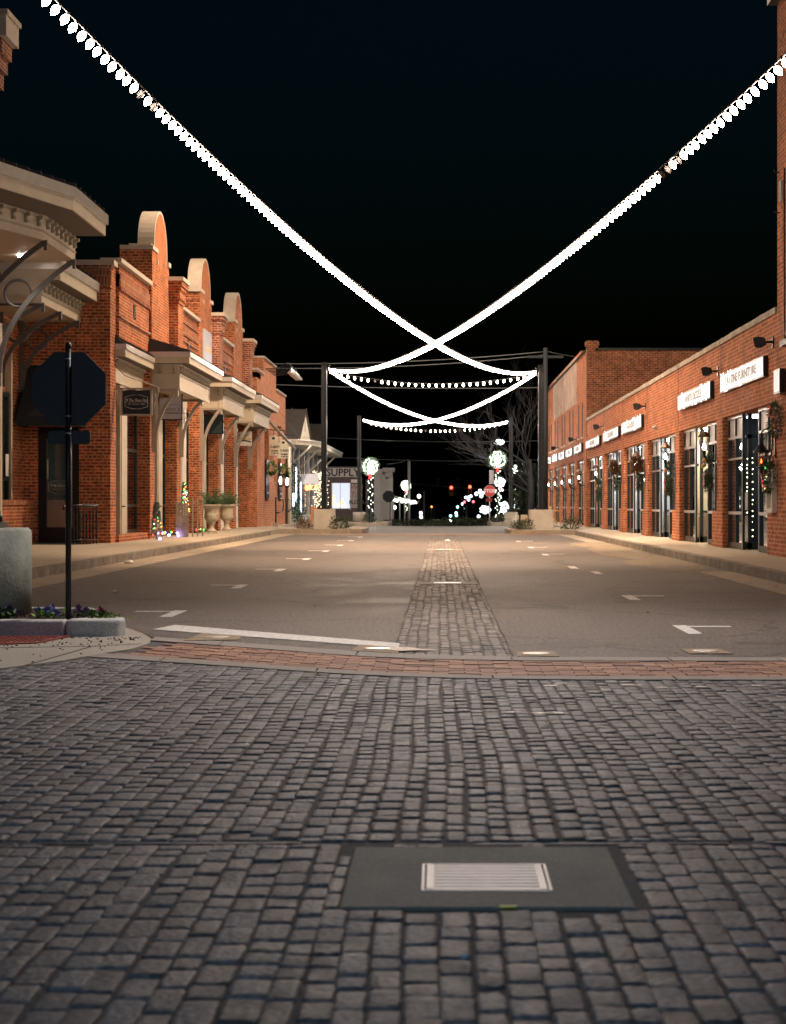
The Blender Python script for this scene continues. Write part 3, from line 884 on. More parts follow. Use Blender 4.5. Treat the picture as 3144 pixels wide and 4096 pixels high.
# canopies
M_brackA = pl('dark_grey_bracket', (.085,.08,.075), .5, noise=.08)
M_soffit_shade = pl('soffit_shade_tone', (.10,.085,.065), .7, noise=.1)  # eave shade put into the colour of a thin dark sheet
def bracket(parent, y, xw, xo, zb, zt, w=.05, gap=.07, ring=False, th=.085, ang=38):
    mb = MB()
    for s in ((-1, 1) if gap > 0 else (0,)):
        ya = y+s*gap/2-w/2; yb = ya+w
        mb.box(xw, xw+.10, ya+.002, yb-.002, zb, zt)
        n = 14
        dx = xo-xw-.08; dz = zt-zb-.28
        o = []; i_ = []
        for k in range(n+1):
            t = (k/n)*rad(ang)
            px = xw+.05+dx*(1-math.cos(t))/(1-math.cos(rad(ang))); pz = zb+.28+dz*math.sin(t)/math.sin(rad(ang))
            tx = dx*math.sin(t)/(1-math.cos(rad(ang))); tz = dz*math.cos(t)/math.sin(rad(ang))
            l = math.hypot(tx, tz) or 1
            o.append((px+th*tz/l, pz-th*tx/l)); i_.append((px, pz))
        vs = [(p[0], ya, p[1]) for p in o]+[(p[0], yb, p[1]) for p in o]+[(p[0], ya, p[1]) for p in i_]+[(p[0], yb, p[1]) for p in i_]
        m = n+1; fs = []
        for k in range(n):
            fs += [(k, k+1, m+k+1, m+k), (2*m+k, 3*m+k, 3*m+k+1, 2*m+k+1), (k, 2*m+k, 2*m+k+1, k+1), (m+k, m+k+1, 3*m+k+1, 3*m+k)]
        mb.add(vs, fs)
        mb.box(xw-.002, xw+.135, ya-.003, yb+.003, zb-.003, zb+.28)
        if not ring: mb.box(xw+.001, xo, ya+.004, yb-.004, zt-.07, zt-.002)
    mb.box(xo-.02, xo+.04, y-gap/2-w/2-.004, y+gap/2+w/2+.004, zt-.2, zt-.004, 0)
    if ring:
        cxr = xw+(xo-xw)*.30; czr = zt-(zt-zb)*.27; rr = (xo-xw)*.17
        mb.tube([(cxr+rr*math.cos(2*PI*k/20), y, czr+rr*math.sin(2*PI*k/20)) for k in range(21)], .035, 6)
    return mb.build('bracket', M_brackA if gap == 0 else M_bracket, parent)
def scroll(mb, x, y, z, axis, m=0):
    """little scroll corbel under the eave"""
    w = .07
    pr = [(0,.0),(.13,.0),(.13,-.06),(.07,-.08),(.055,-.13),(.08,-.17),(.05,-.2),(0,-.2)]
    if axis == 'x': mb.prism([(x+a, z+b) for a, b in pr], 'y', y, y+w, m)
    else: mb.prism([(y-a, z+b) for a, b in pr], 'x', x, x+w, m)
def canopy(parent, ya, yb, xw, xf, xe, zf, zb, rise=.32, near_pad=.32, far_pad=.7, scr=.235, name='canopy'):
    """xf frieze face, xe eave edge, zf eave bottom, zb frieze bottom"""
    mb = MB()
    mb.box(xw, xe, ya, yb, zf, zf+.165)
    c = mb.build(name, M_cream, parent)
    mb = MB(); mb.box(xw, xe+.035, ya-.035, yb+.035, zf+.165, zf+.30)
    mb.build('gutter_edge', M_metal, c)
    mb = MB()
    z2 = zf+.30
    mb.add([(xe,ya,z2+.004),(xe,yb,z2+.004),(xw,yb,z2+rise),(xw,ya,z2+rise)], [(0,1,2,3)])
    mb.add([(xe,ya,z2),(xw,ya,z2),(xw,ya,z2+rise)], [(0,1,2)])
    k = int((yb-ya)/.28)
    for i in range(k+1):
        y = ya+(yb-ya)*i/k
        mb.add([(xe+.02,y-.012,z2),(xe+.02,y+.012,z2),(xe+.02,y+.012,z2+.045),(xe+.02,y-.012,z2+.045),(xw,y-.012,z2+rise),(xw,y+.012,z2+rise),(xw,y+.012,z2+rise+.045),(xw,y-.012,z2+rise+.045)],
               [(0,1,2,3),(1,5,6,2),(3,2,6,7),(0,3,7,4)])
    mb.build('seamed_roof', M_roof, c)
    MB().box(xw, xe-.03, ya+.03, yb-.03, zf-.004, zf-.001).build('soffit_shade', M_soffit_shade, c)
    mb = MB()
    fa, fb = ya+near_pad, yb-far_pad
    mb.box(xw, xf, fa, fb, zb, zf)
    mb.box(xf, xf+.03, fa-.03, fb+.03, zb+.36, zb+.40); mb.box(xf, xf+.02, fa-.02, fa+.09, zb, zb+.36); mb.box(xf, xf+.02, fb-.07, fb+.02, zb, zb+.36)
    mb.box(xw, xf, fa-.025, fa, zb+.36, zb+.40); mb.box(xf-.12, xf, fa-.02, fa, zb, zb+.36)
    mb.box(xw, xf+.06, fa-.06, fb+.06, zf-.05, zf-.006)
    mb.box(xf+.001, xf+.03, fa, fb, zb-.04, zb+.02)
    mb.build('frieze', M_cream, c)
    y = fa+.06
    while y < fb-.08:
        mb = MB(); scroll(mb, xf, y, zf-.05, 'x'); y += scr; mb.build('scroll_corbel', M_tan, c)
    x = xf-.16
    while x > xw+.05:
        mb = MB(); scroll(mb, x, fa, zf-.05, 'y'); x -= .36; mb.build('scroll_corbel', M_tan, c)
    return c
for i, g in enumerate((46.3, 55.6, 64.7)):
    c = canopy(B, g-.05, g+6.9, -7.72, -6.98, -6.66, 4.80, 4.14)
    for y in (g+.25, g+5.0): bracket(c, y, -7.69, -7.03, 2.45, 4.14)
# shallow canopy over the first bay and its panel
canopy(B, 42.0, 46.1, -8.0, -7.88, -7.58, 4.62, 4.05, rise=.3, near_pad=.05, far_pad=.0, name='first_bay_canopy')
MB().box(-8.06, -8.02, 42.1, 46.18, 3.62, 4.1).build('sign_panel', M_cream, B)

# storefront bays
def bay(a, b, lit, door, colour=M_cream, n=2):
    f = MB()
    ztop = 3.95
    f.box(SX-.05, SX+.03, a, b, ztop, ztop+.12); f.box(SX-.05, SX+.03, a, b, .3, .42)
    for y in (a, b-.1): f.box(SX-.05, SX+.03, y, y+.1, .42, ztop)
    for k in range(1, n+1):
        y = a+(b-a)*k/(n+1); f.box(SX-.04, SX+.02, y-.035, y+.035, .42, ztop)
    f.box(SX-.04, SX+.035, a+.1, b-.1, 2.42, 2.5); f.box(SX-.04, SX+.035, a+.1, b-.1, 1.0, 1.07)
    fr = f.build('window', M_dark, B)
    MB().box(SX-.012, SX-.004, a+.1, b-.1, .42, ztop).build('pane', M_glassd, fr)
    if door:
        d = MB(); d.box(SX+.035, SX+.16, door, door+.95, .16, 4.02); d.box(SX+.16, SX+.18, door+.1, door+.14, .3, 3.9)
        d2 = d.build('door_post', colour, B)
        MB().box(SX+.16, SX+.26, door+.12, door+.15, 1.0, 1.03).build('handle', M_black, d2)
    MB().box(SX-.06, SX-.02, a, b, 4.07, 4.62).build('transom_panel', colour, B)
    # room behind
    r = MB(); r.box(-11.2, -11.1, a, b, .1, 4.0); r.box(-11.1, SX-.07, a-.08, a-.02, .1, 4.0); r.box(-11.1, SX-.07, b+.02, b+.08, .1, 4.0); r.box(-11.1, SX-.07, a, b, 3.9, 4.0); r.box(-11.1, SX-.07, a, b, .1, .16)
    r.build('room', M_int if lit else M_intd, B)
    if lit: MB().box(-9.4, -8.9, (a+b)/2-.5, (a+b)/2+.5, 3.86, 3.89).build('room_lamp', em('room_lamp%d' % int(a), (.9,.95,1), lit), B)
ends = [(42.12, 46.18)] + [(PY[k]+.74, PY[k+1]-.02) for k in range(1, 6)]
for k, (a, b) in enumerate(ends):
    bay(a, b, (3.0, .8, 5.0, .6, 3.0, 1.0)[k], (43.0, 48.6, 53.2, 57.8, 62.6, 67.0)[k], (M_cream, M_cream, M_white, M_cream, M_white, M_white)[k])
tag(MB().box(-8.6,-8.2,45.0,45.5,.3,1.2).build('stool', M_white), 'pale block seat inside the first shop window beside the cream post', 'seat')

# glazed door in the end wall
y = 41.46
d = MB(); d.box(-9.55,-9.36,y,y+.08,.15,2.9); d.box(-8.74,-8.57,y,y+.08,.15,2.9); d.box(-9.36,-8.74,y,y+.08,2.62,2.9); d.box(-9.36,-8.74,y,y+.08,.15,.52)
dr = d.build('door', M_black, B)
MB().box(-9.36,-8.74,y+.03,y+.036,.52,2.62).build('pane', M_glass, dr)
mbh = MB(); mbh.tube([(-8.80,y-.06,1.1),(-8.80,y-.06,1.5)], .014); mbh.build('handle', M_alu, dr)
mb = MB()
hx = [(-9.27,1.52),(-8.77,1.52),(-9.27,1.30)]
def hexring(cx, z, hw, hh, cut, r, yy):
    p = [(cx-hw,z-hh+cut),(cx-hw,z+hh-cut),(cx-hw*.35,z+hh),(cx+hw*.35,z+hh),(cx+hw,z+hh-cut),(cx+hw,z-hh+cut),(cx+hw*.35,z-hh),(cx-hw*.35,z-hh)]
    p = p+[p[0]]
    return MB().tube([(a, yy, b) for a, b in p], r, 4)
hexring(-9.06, 1.475, .25, .155, .06, .006, y+.022).build('door_emblem_frame', M_white, dr)
text_mesh('If The Shoe Fits', .085, face_cam(-9.06, y+.02, 1.51), 'door_lettering', M_white, dr, shear=.3, thick=.001, xs=.78)
text_mesh('Shoes   Accessories   Clothing', .032, face_cam(-9.06, y+.02, 1.43), 'door_small_lettering', M_white, dr, shear=.3, thick=.001, xs=.85)
r = MB(); r.box(-9.8,-8.2,44.2,44.25,.1,2.9); r.box(-9.85,-9.8,41.8,44.2,.1,2.9); r.box(-8.25,-8.2,41.8,44.2,.1,2.9); r.box(-9.8,-8.2,41.8,44.2,2.9,2.95)
r.build('entry_room', pl('entry_room_wall', (.10,.09,.08), .9), B)
MB().box(-9.2,-8.8,42.6,42.8,2.86,2.89).build('entry_lamp', em('entry_lamp', (1,.8,.6), 4), B)
# garments hanging inside
def garment(x, yy, zt, w, h, m, nm, label, flare=1.25):
    mb = MB(); n = 20
    prof = [(.25,0),(.5,-.03),(.46,-.12),(.40,-.3),(.44,-.5),(.5*flare,-1.0)]
    vs = []
    for (hw, z) in prof:
        for k in range(n):
            t = 2*PI*k/n
            vs.append((x+w*hw*math.cos(t)*(1+.06*math.sin(5*t)*(-z)), yy+.09*math.sin(t)*(1+.5*math.cos(7*t)*(-z)), zt+z*h))
    mb.add(vs, [(i*n+k, i*n+(k+1)%n, (i+1)*n+(k+1)%n, (i+1)*n+k) for i in range(len(prof)-1) for k in range(n)], 0, True)
    mb.tube([(x-w*.3,yy,zt+.0),(x,yy,zt+.05),(x+w*.3,yy,zt+.0)], .008, 4); mb.tube([(x,yy,zt+.05),(x,yy,zt+.12)], .006, 4)
    return tag(mb.build(nm, m), label, 'clothing', 'clothes hanging behind the shop glass')
garment(-9.02, 42.2, 2.22, .26, .42, M_blue, 'blouse', 'pale blue blouse hanging behind the glazed shop door')
garment(-9.27, 42.25, 2.2, .22, .5, M_pink, 'dress', 'dusky pink top hanging at the left behind the shop door glass')
garment(-9.0, 42.2, 1.38, .34, .62, M_pink, 'dress', 'pink dress with flared hem hanging low behind the shop door', 1.4)
garment(-9.28, 42.2, 1.36, .2, .66, M_pink, 'dress', 'narrow pink dress on the lower rail behind the shop door')
mb = MB(); mb.tube([(-9.7,42.2,2.36),(-8.3,42.2,2.36)], .012, 6); mb.tube([(-9.7,42.2,1.51),(-8.3,42.2,1.51)], .012, 6)
mb.build('clothes_rail', M_alu, B)
# dark awning over the door
mb = MB()
A_ = [(-9.72,41.38,4.35),(-8.42,41.38,4.35),(-8.34,40.35,3.1),(-9.80,40.35,3.1)]
mb.add(A_, [(0,1,2,3)])
mb.add([A_[3],A_[2],(-8.34,40.35,2.88),(-9.80,40.35,2.88)], [(0,1,2,3)])
mb.add([A_[1],A_[2],(-8.34,40.35,2.88),(-8.40,41.38,2.88)], [(0,1,2,3)])
mb.add([A_[0],(-9.74,41.38,2.88),(-9.80,40.35,2.88),A_[3]], [(0,1,2,3)])
mb.build('awning', M_cloth_dark, B)
# railing and mat by the door
mb = MB()
rr = [(-8.42,39.6),(-7.86,40.15)]
for k in range(9):
    t = k/8; x = -8.42+.42*t; yy = 39.7+.9*t
    mb.lathe([(.012,0),(.012,.12),(.026,.16),(.016,.22),(.026,.4),(.014,.46),(.026,.66),(.012,.72),(.012,.88)], (x,yy,.15), 6)
mb.tube([(-8.44,39.65,1.04),(-7.98,40.62,1.04)], .028, 6); mb.tube([(-8.42,39.68,.25),(-8.0,40.58,.25)], .018, 6)
mb.tube([(-8.45,39.66,1.04),(-8.52,39.5,1.02),(-8.52,39.45,.95)], .028, 6)
tag(mb.build('stair_railing', M_black), 'black turned iron railing beside the glazed corner door', 'railing')
mb = MB(); mb.prism([(-9.5,40.0),(-8.5,39.9),(-8.1,40.5),(-8.6,41.2),(-9.5,41.2)], 'z', .150, .165)
tag(mb.build('door_mat', M_blackm), 'dark mat on the pavement in front of the corner door', 'mat')

# lit wall sign in the middle gable
sg = thing('wall_sign', (-7.64,57.1,6.1), 'square grey blue sign with gold lettering high on the middle gable', 'sign')
MB().box(-7.675,-7.63,56.3,58.2,5.45,6.72).build('panel', pl('sign_slate_blue', (.42,.46,.55), .5), sg)
text_mesh('alton\'s', .42, face_right(-7.625,57.25,6.15), 'lettering', pl('gilt_letters', (.75,.6,.3), .35, metal=.3), sg, shear=.25)
lm = bpy.data.lights.new('sign_fill_light', 'AREA'); lm.energy = 14; lm.size = .3; lm.color = (.85,.88,1); lo_ = bpy.data.objects.new('sign_fill_light', lm); COL.objects.link(lo_)  # unseen fill added to light the sign from below
lo_.location = (-7.2,57.3,5.25); lo_.rotation_euler = (0, rad(150), 0)

# ------------------------------------------------------------------ left foreground building with big canopies
A = thing('corner_building', (-10.5,34,0), 'nearest brick building at left with stacked chamfered canopies and shop window', 'building')
mb = MB()
mb.box(-12.5,-9.9,39.8,41.38,0,6.0)
mb.box(-12.5,-9.9,37.1,39.8,0,.95); mb.box(-12.5,-9.9,37.1,39.8,3.6,6.0)
mb.box(-12.5,-9.55,37.0,37.1,0,6.0)
mb.box(-12.5,-9.4,24,37.0,0,.95); mb.box(-12.5,-9.4,24,37.0,3.7,7.4); mb.box(-12.5,-9.4,35.9,37.0,.95,3.7)
mb.box(-9.9,-9.62,37.1,41.3,.15,1.05)   # bulkhead under the window
mb.build('wall', M_brickL, A)
mb = MB(); mb.box(-9.9,-9.58,37.1,41.3,1.05,1.17); mb.build('sill', M_brickS, A)
mb = MB()
for a in (37.1, 38.4, 39.7): mb.box(-9.9,-9.82,a,a+.1,1.1,3.6)
mb.box(-9.9,-9.82,37.1,39.8,1.6,1.68); mb.box(-9.9,-9.82,37.1,39.8,3.5,3.6); mb.box(-9.9,-9.82,37.1,39.8,1.0,1.12)
fr = mb.build('window', M_dark, A)
MB().box(-9.88,-9.87,37.2,39.7,1.1,3.5).build('pane', M_glass, fr)
MB().box(-9.9,-9.78,39.8,39.92,.98,4.6).build('window_trim', M_cream, A)
mb = MB(); mb.box(-9.42,-9.30,36.9,37.08,.15,4.9)
mb.build('corner_trim', M_cream, A)
mb = MB(); mb.box(-12.4,-12.3,37,41.3,0,3.6); mb.box(-12.3,-9.95,41.2,41.3,0,3.6); mb.box(-12.3,-9.95,37.1,41.2,3.55,3.6)
mb.build('window_room', pl('window_room_wall', (.30,.26,.18), .9), A)
MB().box(-11.2,-10.8,38.2,39.4,3.50,3.53).build('window_lamp', em('window_lamp', (1,.85,.6), 7), A)
mb = MB()
for k in range(14):
    yy = 39.0+rnd.random()*.7; zz = 3.3
    for q in range(rnd.randint(4,9)):
        mb.ball((-10.1+rnd.uniform(-.05,.05), yy+rnd.uniform(-.05,.05), zz), .013, 5, 4); zz -= rnd.uniform(.06,.12)
tag(mb.build('fairy_lights', E_fairy), 'dripping fairy lights at the top of the far left shop window', 'fairy lights')
mb = MB(); mb.box(-9.80,-9.79,39.35,39.6,1.7,2.2)
tag(mb.build('notice', M_white), 'small white paper notice low in the far left shop window', 'notice')
garment(-10.3, 39.5, 2.45, .3, .5, M_red, 'scarf', 'red garment hanging in the far left shop window')
garment(-10.4, 39.1, 2.5, .32, .45, M_white, 'blouse', 'white and pink top hanging in the far left shop window')

# upper canopy, chamfered front edge following the plan polyline
def poly_canopy(parent, plan, inner, xw, zf, zb, name, ribs=True):
    """plan: eave line points near->far (x,y); inner: frieze line"""
    mb = MB()
    P_ = plan+[(xw, plan[-1][1]), (xw, plan[0][1])]
    mb.prism(P_, 'z', zf, zf+.24)
    c = mb.build(name, M_cream, parent)
    e = [(x+.05, y+(.05 if i == len(plan)-1 else 0)) for i, (x, y) in enumerate(plan)]
    mb = MB(); mb.prism(e+[(xw, e[-1][1]), (xw, e[0][1])], 'z', zf+.24, zf+.44); mb.build('gutter_edge', M_metal, c)
    mb = MB()
    for (p, q) in zip(e, e[1:]):
        mb.add([(p[0],p[1],zf+.444),(q[0],q[1],zf+.444),(xw,q[1],zf+1.0),(xw,p[1],zf+1.0)], [(0,1,2,3)])
        n = max(2, int(math.dist(p, q)/.42))
        for k in range(n):
            t = k/n; x = p[0]+(q[0]-p[0])*t; yy = p[1]+(q[1]-p[1])*t
            mb.add([(x,yy-.015,zf+.44),(x,yy+.015,zf+.44),(x,yy+.015,zf+.52),(x,yy-.015,zf+.52),(xw,yy-.015,zf+1.0),(xw,yy+.015,zf+1.0),(xw,yy+.015,zf+1.08),(xw,yy-.015,zf+1.08)], [(0,1,2,3),(1,5,6,2),(3,2,6,7),(0,3,7,4)])
    mb.build('seamed_roof', M_roof, c)
    MB().prism([(x-.03, y-(.03 if i_ == len(plan)-1 else 0)) for i_, (x, y) in enumerate(plan)]+[(xw, plan[-1][1]-.03), (xw, plan[0][1])], 'z', zf-.004, zf-.001).build('soffit_shade', M_soffit_shade, c)
    mb = MB()
    mb.prism(inner+[(xw, inner[-1][1]), (xw, inner[0][1])], 'z', zb, zf)
    f = mb.build('frieze', M_cream, c)
    mb = MB()
    for (p, q) in zip(inner, inner[1:]):
        d = Vector((q[0]-p[0], q[1]-p[1], 0)); L_ = d.length; d.normalize(); nrm = Vector((d.y, -d.x, 0))
        n = max(1, int(L_/.40))
        for k in range(n):
            mb = MB(); b = 0; scroll(mb, 0, -.035, 0, 'x')
            o_ = Vector((p[0], p[1], 0))+d*L_*(k+.5)/n
            M = Matrix.Translation((o_.x, o_.y, zf-.04)) @ Matrix.Rotation(math.atan2(nrm.y, nrm.x), 4, 'Z')
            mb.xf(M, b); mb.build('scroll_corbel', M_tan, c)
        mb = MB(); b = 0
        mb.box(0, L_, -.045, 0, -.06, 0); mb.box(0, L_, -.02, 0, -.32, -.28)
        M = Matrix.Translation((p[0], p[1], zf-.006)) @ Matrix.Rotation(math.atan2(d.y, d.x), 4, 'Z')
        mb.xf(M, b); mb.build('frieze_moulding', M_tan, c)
    return c
c1 = poly_canopy(A, [(-9.2,27),(-7.8,31),(-7.02,33.4),(-7.02,36.6)], [(-9.4,29.2),(-8.3,32.3),(-7.72,34.0),(-7.72,36.9)], -9.7, 6.68, 6.20, 'upper_canopy')
bracket(c1, 36.75, -9.38, -7.72, 3.55, 6.22, w=.07, gap=.0, ring=True, th=.10)
bracket(c1, 34.1, -9.38, -7.72, 3.55, 6.22, w=.07, gap=.0, ring=True, th=.10)
bracket(c1, 31.6, -9.38, -8.5, 3.55, 6.22, w=.07, gap=.0, ring=True, th=.10)
MB().lathe([(.09,0),(.09,.02)], (-8.62,36.0,6.16), 16).build('downlight', em('canopy_downlight', (1,.93,.9), 40), c1)
c2 = poly_canopy(A, [(-8.12,37.3),(-8.12,41.3)], [(-8.52,37.3),(-8.52,41.3)], -9.9, 5.85, 5.36, 'lower_canopy')
for yy in (37.4, 39.1, 41.0): bracket(c2, yy, -9.88, -8.52, 3.7, 5.38, w=.065, gap=.0, ring=yy > 38, th=.085)
mb = MB()
mb.box(-11,-8.80,33.6,34.4,6.9,8.6)
for (z0, z1, o) in ((8.6,9.2,-.12),(9.2,9.5,.02),(9.5,9.75,.1),(9.75,10.05,.18)): mb.box(-11,-8.62+o,33.6,34.4,z0,z1)
mb.build('upper_pier', M_brickL2, A)
mb = MB(); mb.box(-11,-8.33,33.5,34.5,10.05,10.45); mb.box(-11,-8.29,33.45,34.55,10.45,10.55)
mb.build('upper_pier_cap', M_cap, A)
li = bpy.data.lights.new('canopy_fill_light', 'SPOT'); li.energy = 120; li.spot_size = rad(120); li.spot_blend = .8; li.shadow_soft_size = .08; li.color = (1,.9,.78)
lo2 = bpy.data.objects.new('canopy_fill_light', li); COL.objects.link(lo2); lo2.location = (-8.62,36.0,6.1)  # fill light added just under the downlight disc

# ------------------------------------------------------------------ hanging signs
hs = thing('hanging_sign', (-7.6,41.9,3.5), 'black hexagon lettered shop sign in a tan bracket at the first brick corner', 'sign')
x0, x1, z0, z1, yy = -7.63, -6.97, 3.23, 3.80, 41.9
MB().box(x0,x1,yy-.015,yy+.015,z0,z1).build('panel', M_signdk, hs)
mb = MB()
mb.box(x0-.05,x0,yy-.025,yy+.025,z0-.04,z1+.05); mb.box(x1,x1+.05,yy-.025,yy+.025,z0-.04,z1+.05); mb.box(x0,x1,yy-.025,yy+.025,z0-.04,z0); mb.box(x0-.22,x1+.2,yy-.025,yy+.025,z1+.01,z1+.055)
mb.tube([(x1+.2,yy,z1+.07),(x0+.05,yy,4.15),(x0-.2,yy,4.42)], .014, 6)
for (cx, s) in ((x0-.05,-1),(x1+.05,1)):
    mb.tube([(cx+s*.16,yy,z1+.02),(cx+s*.13,yy,z1-.15),(cx+s*.05,yy,z1-.32),(cx+s*.01,yy,z0+.05)], .014, 6)
    mb.tube([(cx+s*.055+.045*math.cos(2*PI*k/14),yy,z1-.045+.045*math.sin(2*PI*k/14)) for k in range(15)], .009, 5)
mb.build('sign_bracket', pl('sign_frame_tan', (.33,.28,.22), .5), hs)
mb = hexring((x0+x1)/2, 3.52, .27, .165, .05, .006, yy-.017); mb.build('emblem_frame', M_white, hs)
text_mesh('If The Shoe Fits', .108, face_cam((x0+x1)/2, yy-.017, 3.555), 'lettering', M_white, hs, shear=.3, thick=.002, xs=.74)
mb = MB(); mb.box(x0+.07,x1-.07,yy-.018,yy-.016,3.495,3.498); mb.build('rule', M_white, hs)
text_mesh('Shoes    Accessories    Clothing', .036, face_cam((x0+x1)/2, yy-.017, 3.465), 'small_lettering', M_white, hs, shear=.3, thick=.002, xs=.84)

hs = thing('hanging_sign', (-7.6,48.8,3.5), 'white square shop sign with thin black script under the second canopy', 'sign')
yy = 48.8; xa, xb, za, zb = -7.86, -7.24, 3.44, 4.03
MB().box(xa,xb,yy-.02,yy+.02,za,zb).build('panel', pl('sign_lilac_white', (.42,.40,.44), .6), hs)
mb = MB(); mb.box(xa-.03,xa,yy-.03,yy+.03,za-.03,zb+.15); mb.box(xb,xb+.03,yy-.03,yy+.03,za-.03,zb+.15); mb.box(xa,xb,yy-.03,yy+.03,za-.03,za); mb.build('sign_bracket', M_black, hs)
mb = MB()
for (a, b, c, d_) in ((xa+.05,xb-.04,3.84,3.847),(xa+.05,xb-.04,3.60,3.607),(xa+.05,xa+.056,3.60,3.847),(xb-.046,xb-.04,3.60,3.847)): mb.box(a,b,yy-.024,yy-.019,c,d_)
mb.box(xa+.2,xb-.07,yy-.024,yy-.0188,3.60,3.622)
mb.build('border', M_black, hs)
text_mesh("Lyon's", .17, face_cam((xa+xb)/2, yy-.022, 3.72), 'lettering', M_black, hs, shear=.45, thick=.002, xs=1.1, bold=-.002)

hs = thing('hanging_sign', (-7.4,57.6,3.5), 'blank dark teal square sign under the third canopy', 'sign')
yy = 57.6
MB().box(-7.85,-7.2,yy-.02,yy+.02,3.4,4.02).build('panel', M_teal, hs)
mb = MB(); mb.box(-7.88,-7.85,yy-.03,yy+.03,3.37,4.15); mb.box(-7.2,-7.17,yy-.03,yy+.03,3.37,4.15); mb.box(-7.85,-7.2,yy-.03,yy+.03,3.37,3.4); mb.build('sign_bracket', M_black, hs)
hs = thing('hanging_sign', (-7.4,66.5,3.5), 'white shop sign with yellow letters and a dark swoosh under the last canopy', 'sign')
yy = 66.5
MB().box(-7.78,-7.2,yy-.02,yy+.02,3.28,3.82).build('panel', M_signw, hs)
text_mesh('MAIN ST\nEMPORIUM', .12, face_cam(-7.49, yy-.022, 3.6), 'lettering', M_yellow, hs, thick=.003, xs=.85, bold=.004)
mb = MB(); mb.add([(-7.75+.52*k/10, yy-.023, 3.40+.05*math.sin(PI*k/10)+q) for q in (0,.05) for k in range(11)], [(k,k+1,12+k,11+k) for k in range(10)])
mb.build('swoosh', M_signdk, hs)
# ------------------------------------------------------------------ right side: low brick storefront row
FX = 5.95
G = thing('storefront_row', (7.5,50,0), 'long low orange brick storefront row with recessed glass doors on the right', 'building')
J = [31.0, 37.2, 43.9, 50.6, 57.3, 64.0, 71.5]
mb = MB()
for i, (a, b) in enumerate(zip(J, J[1:])):
    oa = a+.62 if i else 31.6
    mb.box(FX, FX+.36, a+(.03 if i else 0), oa, 0, 2.9)
    mb.box(FX, FX+.36, a+(.03 if i else 0), b, 2.9, 4.46)
    mb.box(FX, FX+.36, b-.16, b, 0, 2.9)
    mb.box(FX+.02, FX+.34, oa, oa+(.75 if i else .45), 0, .92)
    # vertical movement joint
mb.box(FX+.05, FX+.3, 31, 71.5, 3.0, 4.45)
for a in J[1:-1]: mb.box(FX+.06, FX+.3, a-.01, a+.04, 0, 3.0)
mb.box(FX+.36, 12, 71.1, 71.5, 0, 4.4)
mb.build('brick_wall', M_brickR, G)
mb = MB()
for a in J[1:-1]: mb.box(FX-.004, FX+.045, a-.012, a+.04, 3.0, 4.62)
mb.build('expansion_joint', M_blackm, G)
mb = MB()
for i, (a, b) in enumerate(zip(J, J[1:])):
    y = a+.05
    while y < b-.03:
        e = min(y+.61, b-.03); mb.box(FX-.03, FX+.42, y, e-.008, 4.46+rnd.uniform(0,.006), 4.57+rnd.uniform(0,.012)); y = e
mb.build('coping_tiles', pl('mottled_coping', (.36,.31,.25), .8, noise=.45, nscale=3, bump=.5, bscale=20), G)
MB().box(FX+.42, 14, 31, 71.2, 4.1, 4.2).build('flat_roof', M_roof, G)

